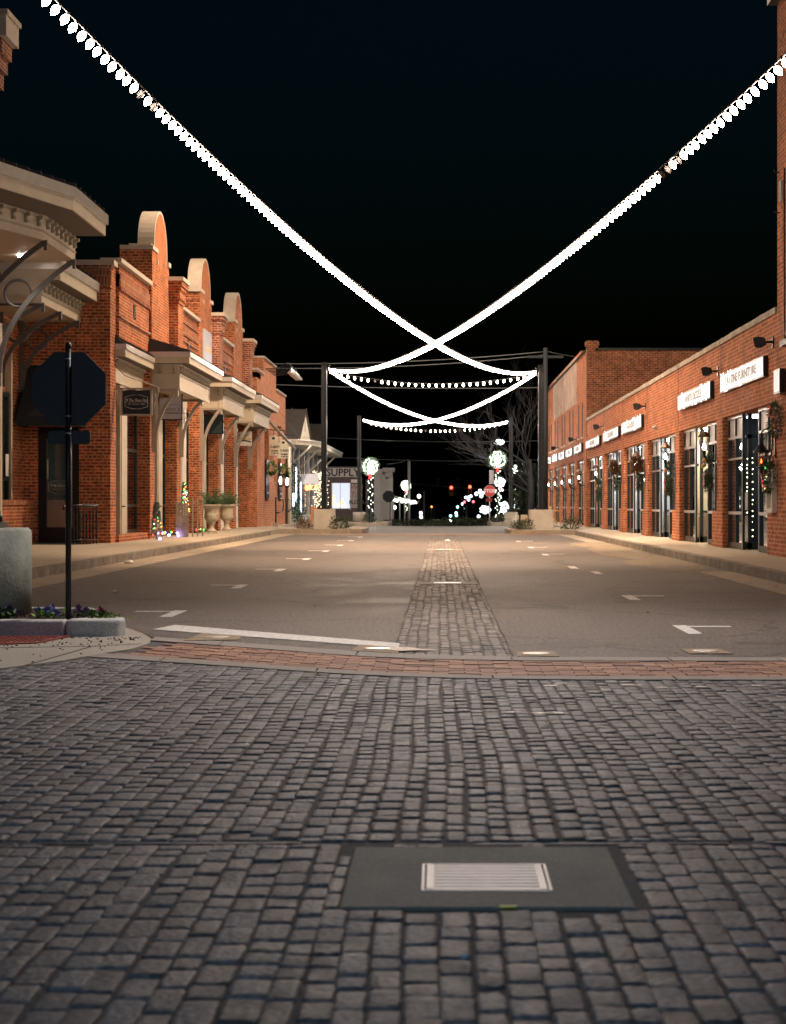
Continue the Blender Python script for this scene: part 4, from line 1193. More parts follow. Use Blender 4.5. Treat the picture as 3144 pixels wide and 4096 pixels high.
M_frame_alu = M_alu
M_glass2 = glass_mat('shop_front_glass', (.95,.98,.98), .03)
for n_ in M_glass2.node_tree.nodes:
    if n_.bl_idname == 'ShaderNodeFresnel': n_.inputs[0].default_value = 1.12
def storefront(parent, a, b, lit, kind, px=FX+.12, top=2.9, name=True):
    """recessed entrance: far panel, recess, near panel (y grows away from the camera)"""
    L_ = b-a
    n0, n1 = a, a+L_*.34; r0, r1 = n1, n1+L_*.33; f0, f1 = r1, b
    fr = MB(); al = MB(); gl = MB(); tr = MB()
    zb = .16
    later = []
    for (p, q) in ((n0, n1), (f0, f1)):
        m = (p+q)/2; al = MB(); later.append(('bright_rail', M_frame_alu, al))
        for y in (p, m-.03, q-.07): fr.box(px, px+.045, y, y+.07, zb, top)
        fr.box(px, px+.10, p+.07, q-.07, zb, zb+.12)
        al.box(px-.012, px+.08, p+.07, q-.07, .86, .92)
        al.box(px-.012, px+.08, p+.07, q-.07, 2.42, 2.47); al.box(px-.012, px+.08, p+.0, q, top-.06, top)
        al.box(px-.014, px+.0, m-.012, m+.012, 2.42, top)
        al.box(px-.014, px+.0, q-.03, q-.005, zb, top) if p == n0 else al.box(px-.014, px+.0, p+.005, p+.03, zb, top)
        fr.box(px, px+.09, p+.07, q-.07, 1.98, 2.04)
        al.box(px-.008, px, p+.07, q-.07, 1.985, 2.02)
        gl.add([(px+.04,p+.07,zb+.12),(px+.04,q-.07,zb+.12),(px+.04,q-.07,2.42),(px+.04,p+.07,2.42)], [(0,1,2,3)])
        for (u, v) in ((p+.09, m-.05), (m+.05, q-.09)): later.append(('transom_pane', M_trans, MB().box(px+.03, px+.04, u, v, 2.48, top-.07)))
    # recess sides and door
    dx = px+1.35
    for y in (r0, r1-.06):
        fr.box(px+.10, dx, y, y+.06, zb, zb+.14); fr.box(px+.10, dx, y, y+.06, top-.5, top-.42); fr.box(px+.10, px+.18, y, y+.06, zb, top); fr.box(dx-.06, dx, y, y+.06, zb, top)
        fr.box(px+.10, dx, y, y+.06, .86, .92)
        gl.add([(px+.18,y+.03,zb+.14),(dx-.06,y+.03,zb+.14),(dx-.06,y+.03,top-.5),(px+.18,y+.03,top-.5)], [(0,1,2,3)])
    fr.box(dx, dx+.08, r0, r1, top-.5, top-.42); fr.box(dx, dx+.08, r0, r0+.14, zb, top); fr.box(dx, dx+.08, r1-.14, r1, zb, top); fr.box(dx, dx+.08, r0+.14, r1-.14, zb, zb+.3)
    fr.box(dx, dx+.08, r0+.14, r1-.14, 1.05, 1.12)
    gl.add([(dx+.03,r0+.14,zb+.3),(dx+.03,r1-.14,zb+.3),(dx+.03,r1-.14,top-.5),(dx+.03,r0+.14,top-.5)], [(0,1,2,3)])
    f = fr.build('storefront_frame', M_dark, parent)
    for (nm, mt, b_) in later: b_.build(nm, mt, f)
    gl.build('glass', M_glass2, f)
    MB().tube([(dx-.05,r0+.25,1.0),(dx-.05,r0+.25,1.3)], .015, 6).build('door_handle', M_alu, f)
    # ceiling of the recess and shop room
    D = {'dark': (M_intd, M_intd, .5), 'cream': (M_intw, M_int, 7), 'white': (M_int, M_int, 9), 'cool': (M_int, M_int, 6)}[kind]
    x1 = px+4.2
    rm = MB()
    rm.box(x1, x1+.05, a-.1, b+.1, .1, 3.2); rm.box(px+.12, x1, a-.12, a-.06, .1, 3.2); rm.box(px+.12, x1, b+.06, b+.12, .1, 3.2)
    rm.box(px+.0, x1, a-.1, b+.1, top+.02, top+.1)
    if kind == 'cream':
        rm.box(px+1.6, px+1.65, r1-.3, b, .1, top)
    rm.build('shop_room', D[0], parent)
    lm = []; yy = a+.8
    while yy < b-.5:
        lm.append(MB().box(px+1.7, px+2.3, yy, yy+.25, top-.03, top+.005)); yy += 1.5
    for (p, q) in ((n0, n1), (f0, f1)): lm.append(MB().box(px+.3, px+.62, p+.5, q-.5, top-.03, top+.005))
    if lit > 0:
        E_l = em('shop_lamp_%d' % int(a), (1,.9,.7) if kind == 'cream' else (.88,.95,1), lit)
        for b_ in lm: b_.build('ceiling_lamp', E_l, parent)
    return (n0, n1, r0, r1, f0, f1, dx)
M_trans = pl('frosted_transom', (.55,.52,.5), .35, noise=.2, nscale=1.2)
kinds = ['dark', 'cream', 'white', 'cool', 'white', 'cool']; lits = [7, 60, 80, 65, 80, 70]
SF = []
for i, (a, b) in enumerate(zip(J, J[1:])):
    oa = a+.62 if i else 31.6
    SF.append(storefront(G, oa, b-.16, lits[i], kinds[i]))
# counters, shelves and displays seen through the glass
def shelf(x, y, L_, label, m=M_wood, h=1.0, tall=False):
    mb = MB()
    if tall:
        for z in (.2,.65,1.1,1.55,2.0): mb.box(x, x+.4, y, y+L_, z, z+.04)
        mb.box(x+.36, x+.4, y, y+L_, .15, 2.1)
        for z in (.24,.69,1.14,1.59):
            yy = y+.04
            while yy < y+L_-.1:
                w = rnd.uniform(.06,.2); mb.box(x+.05, x+.3, yy, yy+w, z, z+rnd.uniform(.1,.34), rnd.choice((1,2,3,4))); yy += w+.03
        o = mb.build('display_shelf', [m, M_white, M_red, M_blue, M_needle])
    else:
        mb.box(x, x+.55, y, y+L_, .15, h-.05); mb.box(x-.04, x+.6, y-.04, y+L_+.04, h-.05, h, 1)
        for k in range(int(L_/.18)): mb.box(x-.012, x, y+k*.18, y+k*.18+.15, .2, h-.08, 1)
        o = mb.build('counter', [m, M_white])
    return tag(o, label, 'furniture', 'shop fittings behind the storefront glass')
shelf(7.2, 38.5, 1.6, 'panelled counter behind the near glass of the cream lit shop', M_stone)
shelf(7.0, 41.4, 1.4, 'pale crate stack behind the far glass of the cream lit shop', M_stone, .8)
shelf(9.2, 45, 2.2, 'tall stocked shelf at the back of the third shop from the right', tall=True)
shelf(7.4, 46.9, 1.5, 'grey counter behind the glass of the third shop', M_black, .95)
shelf(9.2, 52, 2.5, 'tall stocked shelf at the back of the fourth shop', tall=True)
shelf(7.3, 54.8, 1.6, 'dark counter behind the glass of the fourth shop', M_black, .95)
shelf(9.2, 59, 2.5, 'tall stocked shelf at the back of the fifth shop', tall=True)
shelf(7.2, 66, 2.5, 'tall stocked shelf inside the last low shop', tall=True)
# railing uprights / slatted lower screens behind the glass
for k, (a, b) in enumerate(((38.0,43.5),(44.7,50.3),(51.4,57.0),(58.1,63.7),(64.8,71.2))):
    mb = MB(); y = a
    while y < b:
        if not a+.32*(b-a) < y < a+.68*(b-a): mb.box(6.40, 6.43, y, y+.11, .16, .80+.04*math.sin(y*2))
        y += .16
    mb.box(6.38, 6.45, a, a+.33*(b-a), .80, .85); mb.box(6.38, 6.45, b-.31*(b-a), b, .80, .85)
    tag(mb.build('slatted_screen', M_wood), 'low slatted screen inside the %s low storefront counted from the right' % ('second','third','fourth','fifth','sixth')[k], 'screen', 'slatted screens behind the shop glass')
# bay one: fairy light curtain, yellow board, white snowy panels
r0, r1 = SF[0][2], SF[0][3]
mb = MB(); wr = MB()
for (yy, s) in ((r0+.55, 1), (r0+1.15, 2), (31.9, 3), (32.7, 4), (36.0, 5), (36.6, 6)):
    z = 2.02; wr.tube([(6.75 if s < 3 else 6.4,yy,2.05),(6.75 if s < 3 else 6.4,yy,.5)], .003, 3)
    while z > .4:
        mb.ball((6.75 + rnd.uniform(-.02,.02) if s < 3 else 6.4, yy+rnd.uniform(-.05,.05), z), .013, 5, 4); z -= rnd.uniform(.07,.17)
fl = tag(mb.build('fairy_light_curtain', E_fairy), 'strands of warm fairy lights hanging in the dark doorway of the nearest storefront', 'fairy lights')
tag(wr.build('fairy_light_wires', M_wire, fl))
mb = MB(); mb.prism([(33.85,.45),(34.75,.45),(34.95,1.15),(34.85,1.3),(33.9,1.3),(33.75,1.15)], 'x', 6.95, 7.05)
mb.box(6.93, 6.95, 33.9, 34.8, .78, .8)
yb = thing('yellow_chair', (7.0,34.3,.15), 'yellow rounded chair back in the dark doorway of the nearest storefront', 'chair')
mb.build('backrest', M_yellow, yb)
mb = MB(); mb.box(7.05,7.55,33.9,34.8,.42,.48); mb.build('seat', M_yellow, yb)
for (xx, y2) in ((7.0,33.95),(7.0,34.7),(7.5,33.95),(7.5,34.7)): MB().box(xx,xx+.04,y2,y2+.04,.15,.43).build('leg', M_black, yb)
mb = MB()
for (a, b) in ((31.72,32.55),(32.66,33.4),(35.35,36.1),(36.2,36.95)):
    mb.prism([(a,.95),(b,.95),(b,1.28+rnd.uniform(0,.1)),((a+b)/2,1.32),(a,1.42+rnd.uniform(0,.1))], 'x', 6.24, 6.26)
    mb.box(6.24, 6.26, a, b, .3, .84)
tag(mb.build('snow_display', pl('frosted_panel', (.55,.56,.58), .5, noise=.45, nscale=5)), 'frosted white drift shaped panels along the bottom of the nearest storefront windows', 'display')
# white framed display case on the knee wall of the first pier
dc = thing('display_case', (5.9,31.3,.95), 'white framed case fixed beside the nearest storefront above the knee wall', 'case')
mb = MB(); mb.box(5.86,5.95,31.02,31.62,.92,1.0); mb.box(5.86,5.95,31.02,31.62,1.62,1.69); mb.box(5.86,5.95,31.02,31.09,1.0,1.62); mb.box(5.86,5.95,31.55,31.62,1.0,1.62)
mb.build('frame', M_white, dc); MB().box(5.93,5.948,31.09,31.55,1.0,1.62).build('panel', M_intw, dc)

# ------------------------------------------------------------------ signs on the low facade
def wall_sign(a, b, z0, z1, txt, label, bright, x=FX):
    s = thing('shop_sign', (x-.05,(a+b)/2,(z0+z1)/2), label, 'sign', 'rectangular shop signs along the right facades')
    mb = MB(); mb.box(x-.09, x, a, b, z0, z1); mb.build('sign_box', M_black, s)
    MB().box(x-.096, x-.091, a+.03, b-.03, z0+.03, z1-.03).build('face', bright, s)
    if txt:
        text_mesh(txt, (z1-z0)*.62, face_left(x-.099, (a+b)/2, (z0+z1)/2), 'lettering', M_sgtxt, s, thick=.002, xs=min(1.6, (b-a)*.9/(len(txt)*(z1-z0)*.42)), bold=.006)
    return s
M_sgtxt = pl('sign_letters_grey', (.30,.30,.30), .5)
E_s1 = em('sign_face_bright', (1,.97,.96), .72); E_s2 = em('sign_face_mid', (1,.97,.95), .5); E_s3 = em('sign_face_soft', (.95,.97,1), .45)
mb_leds = []
def leds(a, b, z0, z1, seed, n=20, x=FX):
    r2 = random.Random(seed); mb = MB()
    for k in range(n):
        t = r2.random()
        e = r2.random()
        if e < .5: p = (a+(b-a)*t, z0 if e < .3 else z1)
        else: p = (a+(b-a)*t, z0+(z1-z0)*r2.random())
        mb.ball((x-.105, p[0], p[1]), .022, 6, 4, sq=(.4,2.2,1))
    return mb
defs = [(31.85,36.75,3.40,3.78,'LATTINE FURNITURE','nearest and longest glowing shop sign, right of the frame',E_s1,16),
        (38.15,43.35,3.38,3.76,'WHITE DEZZLE','second glowing shop sign from the right edge, letters half lost in glare',E_s1,14),
        (51.3,56.9,3.32,3.70,'BOUTIQUE','third glowing shop sign, left of the bare bay with the small camera',E_s2,14),
        (58.0,63.4,3.30,3.66,'TINA DAVIS','fourth shop sign, grey letters with a lit upper rim',E_s3,9),
        (65.0,71.0,3.28,3.62,'MERCANTILE','fifth shop sign, dull grey, just before the two storey building',E_s3,4)]
for k, (a, b, z0, z1, t, lab, mt, nl) in enumerate(defs):
    s = wall_sign(a, b, z0, z1, t, lab, mt)
    leds(a, b, z0, z1, k, nl).build('sign_lights', E_white, s)
s = wall_sign(30.2, 30.75, 3.0, 3.42, '', 'small white framed sign cut by the right edge of the photo', E_s2, FX-.02)
# loudspeakers
def speaker(y, z, label, s=1, x=FX):
    t = thing('loudspeaker', (x,y,z), label, 'speaker', 'black speakers on the right facades')
    mb = MB()
    b = len(mb.v); s *= .68
    mb.prism([(-.13*s,-.13*s),(-.02*s,-.15*s),(.12*s,-.10*s),(.13*s,.07*s),(.0,.13*s),(-.12*s,.14*s),(-.15*s,.11*s),(-.155*s,-.10*s)], 'y', -.12*s, .12*s)
    mb.xf(Matrix.Translation((x-.36*s,y-.05,z)) @ Matrix.Rotation(rad(-20),4,'Z') @ Matrix.Rotation(rad(-14),4,'Y'), b)
    mb.build('cabinet', M_blackm, t)
    mb = MB(); mb.tube([(x,y,z),(x-.2*s,y,z)], .022, 6); mb.box(x-.02,x,y-.05,y+.05,z-.1,z+.1); mb.build('wall_bracket', M_black, t)
    return t
sp = [(31.35,3.98,'black loudspeaker above the nearest glowing shop sign'),(37.6,3.93,'black loudspeaker above the second glowing shop sign'),
      (50.95,3.92,'black loudspeaker above the third glowing shop sign'),(64.4,3.92,'black loudspeaker above the dull fifth shop sign'),
      (77.0,3.92,'black loudspeaker low on the two storey building, nearer one'),(89.0,3.92,'black loudspeaker low on the two storey building, farther one')]
for (y, z, l) in sp: speaker(y, z, l)
mb = MB(); mb.box(FX-.06,FX,48.2,48.35,3.12,3.25); mb.ball((FX-.1,48.22,3.18), .05, 8, 6)
tag(mb.build('security_camera', M_white), 'small white security camera on the bare brick bay', 'camera')

# ------------------------------------------------------------------ lanterns, wreaths and swags on the piers
def lantern_post(label):
    t = thing('wall_lantern', (0,0,0), label, 'lamp', 'wall lanterns on the right piers')
    mb = MB(); mb.tube([(0,0,-.42),(-.12,0,-.44),(-.22,0,-.4),(-.25,0,-.3)], .028, 6); mb.box(-.02,0,-.06,.06,-.55,-.3); mb.lathe([(.02,-.3),(.05,-.27),(.03,-.22),(.07,-.19)], (-.25,0,0), 8)
    mb.build('arm', M_black, t)
    mb = MB()
    for k in range(6):
        a = 2*PI*k/6; mb.tube([(-.25+.07*math.cos(a),.07*math.sin(a),-.19),(-.25+.125*math.cos(a),.125*math.sin(a),.10)], .008, 4)
    mb.lathe([(.14,.10),(.15,.115),(.10,.17),(.05,.215),(.02,.23),(.02,.26),(.004,.28)], (-.25,0,0), 6, 0, False)
    mb.build('cage', pl('lantern_bronze', (.09,.055,.03), .4, metal=.5), t)
    MB().lathe([(.035,-.18),(.05,-.13),(.035,-.07),(.012,-.03)], (-.25,0,0), 8).build('lit_lamp', E_lantern, t)
    return t
lp = lantern_post('x')
spots = [(37.95,2.43,'lit lantern on the pier between the first and second shops'),(44.55,2.40,'lit lantern on the pier between the second and third shops'),
         (51.2,2.36,'lit lantern above the dried brown swag'),(57.9,2.33,'lit lantern on the fourth pier from the right, over a brown swag'),
         (64.6,2.3,'lit lantern on the fifth pier from the right'),(72.6,2.28,'lit lantern at the corner of the two storey building')]
lp.location = (FX, spots[0][0], spots[0][1]); lp['label'] = spots[0][2]
for (y, z, l) in spots[1:]: dup(lp, (FX, y, z), l)
# the near lantern hangs from a scrolled arm
t = thing('hanging_lantern', (FX,31.15,2.1), 'black hanging lantern with an orange flame bulb on the nearest pier', 'lamp')
x, y = FX, 31.15
mb = MB()
arc = [(x-.02,y,1.95),(x-.05,y,1.88),(x-.08,y,1.95),(x-.06,y,2.1),(x-.05,y,2.3)]+[(x-.155+.105*math.cos(a),y,2.3+.115*math.sin(a)) for a in [PI*k/8 for k in range(9)]]+[(x-.25,y,2.24),(x-.225,y,2.21),(x-.2,y,2.23),(x-.215,y,2.26)]
mb.tube(arc, .014, 6); mb.box(x-.02,x,y-.04,y+.04,1.9,2.25); mb.tube([(x-.255,y,2.28),(x-.255,y,2.15)], .008, 5)
mb.build('scroll_arm', M_black, t)
mb = MB(); mb.lathe([(.015,.12),(.03,.10),(.04,.08),(.05,.07),(.1,.0),(.15,-.05),(.155,-.065)][::-1], (x-.255,y,2.06), 8, 0, False)
for k in range(8):
    a = 2*PI*k/8+PI/8; mb.tube([(x-.255+.13*math.cos(a),y+.13*math.sin(a),1.995),(x-.255+.075*math.cos(a),y+.075*math.sin(a),1.74)], .006, 4)
mb.lathe([(.003,-.17),(.02,-.14),(.015,-.12),(.035,-.09),(.06,-.06),(.085,-.05),(.085,-.035)], (x-.255,y,1.77), 8)
mb.build('cage', M_black, t)
MB().lathe([(.12,1.995),(.07,1.75)], (x-.255,y,0), 8, 0, False).build('glass', glass_mat('lantern_glass', (.85,.8,.75), .08), t)
MB().lathe([(.01,1.80),(.018,1.83),(.012,1.86),(.002,1.89)], (x-.255,y,0), 6).build('flame_bulb', E_flame, t)

def foliage(mb, c, r, n, L_=.07, W=.02, m=0, up=0, shell=.5):
    for k in range(n):
        d = Vector((rnd.gauss(0,1), rnd.gauss(0,1), rnd.gauss(0,1))).normalized()
        q = shell+(1-shell)*rnd.random()
        p = Vector(c)+Vector((d.x*r[0], d.y*r[1], d.z*r[2]))*q
        mb.leaf(p, L_*rnd.uniform(.6,1.3), W, d+Vector((0,0,up)), m)
def bow(mb, c, s, ax, m):
    """ribbon bow; ax = sideways direction"""
    ax = Vector(ax); c = Vector(c); up = Vector((0,0,1)); out = Vector((-.3,-.3,0))
    for sg in (-1, 1):
        p = [c, c+ax*sg*s*.5+up*s*.32+out*s*.3, c+ax*sg*s*.95+up*s*.15, c+ax*sg*s*.5-up*s*.12+out*s*.2]
        mb.add([q for q in p], [(0,1,2,3)], m)
        mb.add([c, c+ax*sg*s*.15, c+ax*sg*s*.55-up*s*1.3+out*s*.3, c+ax*sg*s*.25-up*s*1.35+out*s*.3], [(0,1,2,3)], m)
    mb.ball(c+out*s*.2, s*.13, 6, 5, m)
def wreath(x, y, z, R_, label, side='y', ribbon=M_red, lights=None, th=.09, n=700, name='wreath'):
    t = thing(name, (x,y,z), label, 'wreath', 'Christmas wreaths and swags on the piers')
    mb = MB()
    ax = Vector((0,1,0)) if side == 'y' else Vector((1,0,0))
    for k in range(n):
        a = rnd.uniform(0, 2*PI)
        d = ax*math.cos(a)+Vector((0,0,1))*math.sin(a)
        j = Vector((rnd.gauss(0,1), rnd.gauss(0,1), rnd.gauss(0,1))).normalized()
        p = Vector((x-.1,y,z))+d*R_+j*th*rnd.uniform(.3,1)
        mb.leaf(p, rnd.uniform(.05,.1), .018, j+d*.6)
    mb.build('greenery', M_needle, t)
    if ribbon:
        b = MB(); bow(b, (x-.2,y-.02,z-R_*.2 if name == 'swag' else z+R_), R_*.6, ax, 0); b.build('bow', ribbon, t)
    if lights:
        for mt in lights:
            b = MB()
            for k in range(5):
                a = rnd.uniform(0, 2*PI); d = ax*math.cos(a)+Vector((0,0,1))*math.sin(a)
                b.ball(Vector((x-.19,y,z))+d*R_, .016, 5, 4)
            b.build('lights', mt, t)
    return t
w = wreath(FX, 31.2, 1.55, .20, 'green wreath with red ribbon and coloured lights under the nearest lantern', lights=(E_greenc, E_redc))
b = MB()
for k in range(8):
    zz = 1.75-.055*k; b.add([(FX-.24,31.25-.03*k,zz),(FX-.2,31.33-.03*k,zz-.02),(FX-.26,31.28-.03*k,zz-.08),(FX-.25,31.2-.03*k,zz-.05)], [(0,1,2,3)])
b.build('trailing_ribbon', M_red, w)
w = wreath(FX-.02, 30.62, 2.55, .22, 'garland with a big orange bow at the right edge of the photo', ribbon=M_orange, name='garland')
def swag(y, z, label, brown=0, h=.5, wdt=.16, gold=True):
    t = thing('swag', (FX,y,z), label, 'swag', 'Christmas wreaths and swags on the piers')
    mb = MB()
    for k in range(420):
        u = rnd.random(); zz = z+h*(.5-u)*1.2; ww = wdt*(1-abs(u-.35)*1.1)
        mb.leaf((FX-.06-rnd.random()*.16, y+rnd.gauss(0,ww*.55), zz), rnd.uniform(.09,.17), .025, (rnd.gauss(0,.4)-.3, rnd.gauss(0,.5), -1 if u > .3 else 1.2))
    mb.build('greenery', M_needle, t)
    if brown:
        mb = MB()
        for k in range(brown):
            a = rnd.uniform(-1,1)
            mb.leaf((FX-.08-rnd.random()*.25, y+a*.28, z+.1+rnd.random()*.4), rnd.uniform(.1,.22), .06, (rnd.gauss(0,.5)-.4, a*1.2, 1))
        mb.build('dried_foliage', M_brownleaf, t)
    b = MB(); bow(b, (FX-.26,y,z-h*.12), .17, (0,1,0), 0); bow(b, (FX-.24,y+.05,z-h*.35), .13, (0,1,0), 0); b.build('red_bow', M_red, t)
    if gold:
        b = MB()
        for k in range(6): b.ball((FX-.22-rnd.random()*.06,y+rnd.uniform(-.12,.2),z+.1+rnd.uniform(-.1,.2)), .035, 6, 5)
        b.build('gold_baubles', M_gold, t)
    return t
swag(37.95, 1.75, 'long green swag with gold baubles on the first pier left of the doorway', 0, .55)
swag(44.55, 1.72, 'green swag with red ribbon on the pier right of the third shop', 0, .6)
swag(51.2, 1.85, 'large dried brown and red swag under the third lantern', 260, .55)
swag(57.9, 1.9, 'dried brown swag with a red ball under the fourth lantern', 200, .5, .16, False)
swag(64.6, 1.6, 'dark swag with a bright red bow on the fifth pier', 0, .6)

# ------------------------------------------------------------------ tall brick building cut by the right edge
T = thing('tall_brick_building', (8,25,0), 'tall dark brick building cut off by the right edge of the photo', 'building')
mb = MB(); mb.box(FX-.001, 14, 14, 30.98, 0, 9.9)
o = mb.build('brick_wall', M_brickR, T)
mb = MB(); mb.box(FX-.18, FX, 14, 31.0, 9.9, 10.3); mb.box(FX-.35, FX, 14, 31.02, 10.3, 10.5); mb.build('cornice', M_dark, T)
mb = MB(); mb.box(FX-.02, FX-.002, 30.28, 30.34, 3.9, 6.9); mb.box(FX-.09, FX, 29.6, 30.35, 3.8, 3.9); mb.build('downpipe', M_black, T)
mb = MB(); mb.box(FX-.06, FX, 30.35, 30.55, 6.35, 6.7); mb.build('stone_block', M_cap, T)
mb = MB()
mb.tube([(FX,30.75,6.9),(FX-.1,30.75,6.9),(FX-.1,30.75,6.95)], .012, 5); mb.build('wall_hook', M_black, T)
mb = MB(); mb.tube([(FX,30.75,6.2),(FX-.1,30.75,6.2),(FX-.1,30.75,6.24)], .012, 5); mb.build('wall_hook', M_black, T)

# ------------------------------------------------------------------ two storey building beyond
E = thing('two_storey_building', (9,85,0), 'two storey brick building with paired slit windows and a faded whitewashed panel', 'building')
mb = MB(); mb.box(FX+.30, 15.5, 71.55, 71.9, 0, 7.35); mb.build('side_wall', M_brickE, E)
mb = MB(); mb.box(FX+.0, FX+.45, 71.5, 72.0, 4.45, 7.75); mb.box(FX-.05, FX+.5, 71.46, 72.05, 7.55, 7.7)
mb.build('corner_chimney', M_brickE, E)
mb = MB()
mb.box(FX, FX+.3, 71.95, 99, 2.95, 7.35); mb.box(FX, FX+.3, 74.5, 96, 7.35, 7.6)
for k in range(6):
    y = 72.0+5.1*k; mb.box(FX, FX+.35, y, y+1.0, 0, 2.95)
mb.box(FX, 14, 98.8, 99, 0, 7.3)
mb.build('street_wall', M_brickR, E)
MB().box(FX-.012, FX, 76.7, 92.7, 5.5, 7.55).build('whitewashed_panel', M_brickW, E)
mb = MB(); mb.box(FX+.35, 15.5, 71.5, 71.95, 7.35, 7.45); mb.box(FX-.04, FX+.34, 72.06, 99.1, 7.35, 7.42) ; mb.build('parapet_cap', M_dark, E)
for k in range(5):
    yc = 74.8+5.2*k
    for s in (-.95, .95):
        wn = MB(); wn.box(FX-.004, FX+.05, yc+s-.28, yc+s+.28, 3.9, 5.35); w_ = wn.build('slit_window', M_blackm, E)
        MB().box(FX-.05, FX, yc+s-.36, yc+s+.36, 3.82, 3.9).build('sill', M_cap, w_)
for k in range(5):
    a = 73.02+5.1*k; b = a+4.05
    storefront(E, a, b, (70, 50, 70, 50, 60)[k], ('cool', 'white', 'cool', 'white', 'cool')[k])
for k, (lab, mt, tx) in enumerate((('dim grey shop sign at the near end of the two storey building', E_s3, 'FLOWERS'), ('second shop sign on the two storey building', E_s2, 'STUDIO 5'),
        ('third shop sign on the two storey building', E_s3, 'GALLERY'), ('fourth shop sign on the two storey building, brightly dotted', E_s1, 'CAFE'), ('farthest shop sign on the two storey building', E_s2, 'SALON'))):
    a = 73.3+5.1*k
    s = wall_sign(a, a+4.1, 3.26, 3.62, tx, lab, mt)
    leds(a, a+4.1, 3.26, 3.62, 40+k, (3, 8, 6, 14, 10)[k]).build('sign_lights', E_white, s)
for k, (y, l) in enumerate(((77.7,'lit lantern on the two storey building after its first shop'),(82.8,'lit lantern on the two storey building after its second shop'),(87.9,'lit lantern on the two storey building after its third shop'),(93.0,'farthest lit lantern on the two storey building'))):
    dup(lp, (FX, y, 2.2), l)
for k, (y, l) in enumerate(((77.7,'small wreath with red bow on the first pier of the two storey building'),(82.8,'small wreath with red bow on the second pier of the two storey building'),(87.9,'small wreath with red bow on the third pier of the two storey building'))):
    wreath(FX, y, 1.55, .28, l, th=.1, n=220)
# ------------------------------------------------------------------ far left: flat brick building, gabled shop, supply store
def P(px, py, Y): return Vector(((px-441.3)/1750*Y, Y, 1.08-(py-503.8)/1750*Y))
Cb = thing('flat_brick_shop', (-8,76,0), 'flat fronted red brick shop with shuttered windows beyond the arched row', 'building')
mb = MB()
mb.box(-7.9,-7.35,69.75,71.2,0,6.35); mb.box(-7.9,-7.35,71.2,82.5,4.6,6.12); mb.box(-7.9,-7.35,69.75,77.8,6.12,6.42)
for (a, b) in ((71.2,72.8),(74.3,78.6),(80.1,82.5)): mb.box(-7.9,-7.35,a,b,0,4.6)
for (a, b) in ((72.8,74.3),(78.6,80.1)): mb.box(-7.9,-7.35,a,b,0,1.2)
mb.box(-7.9,-7.35,72.3,77.8,6.42,7.12); mb.box(-15,-7.9,69.75,70.1,0,6.3); mb.box(-15,-7.9,82.2,82.5,0,6.0)
mb.build('brick_wall', brick('brick_far_orange', (.50,.15,.055), (.36,.09,.035), (.48,.27,.16), w=.2, row=.075, header=False, dark=.25), Cb)
mb = MB(); mb.box(-7.95,-7.3,69.7,72.3,6.42,6.5); mb.box(-7.95,-7.3,77.8,82.6,6.12,6.2); mb.box(-7.95,-7.3,72.3,77.85,7.12,7.19)
mb.build('parapet_cap', M_metal, Cb)
for (a, b) in ((72.8,74.3),(78.6,80.1)):
    w_ = MB(); w_.box(-7.75,-7.65,a,b,1.2,4.6); w_ = w_.build('window', M_dark, Cb)
    MB().box(-7.64,-7.635,a+.15,b-.15,2.9,4.2).build('pane', M_glassd, w_)
    mb = MB()
    for q in range(6): mb.box(-7.35,-7.28,a+.05+q*.24,a+.12+q*.24,1.3,2.85)
    mb.box(-7.35,-7.26,a,b,2.8,2.9); mb.box(-7.35,-7.26,a,b,1.5,1.58)
    mb.build('window_grille', M_black, Cb)
# gooseneck lamps over the parapet
for k in range(6):
    y = 73.2+.75*k
    t = thing('gooseneck_lamp', (-7.3,y,6.75), '%s gooseneck sign lamp from the left in the row over the flat brick shop' % ('first','second','third','fourth','fifth','sixth')[k], 'lamp', 'gooseneck lamps reaching out from the brick parapet')
    mb = MB()
    mb.tube([(-7.35,y,6.72),(-7.0,y,6.74),(-6.75,y,6.8),(-6.55,y,6.95),(-6.42,y,6.98),(-6.32,y,6.9),(-6.28,y,6.76)], .022, 6); mb.lathe([(.06,-.02),(.06,.02)], (-7.34,y,6.72), 8)
    mb.build('arm', M_black, t)
    mb = MB(); mb.lathe([(.17,-.14),(.15,-.06),(.09,.0),(.04,.06),(.03,.1)], (-6.27,y,6.66), 12); mb.build('shade', M_alu, t)
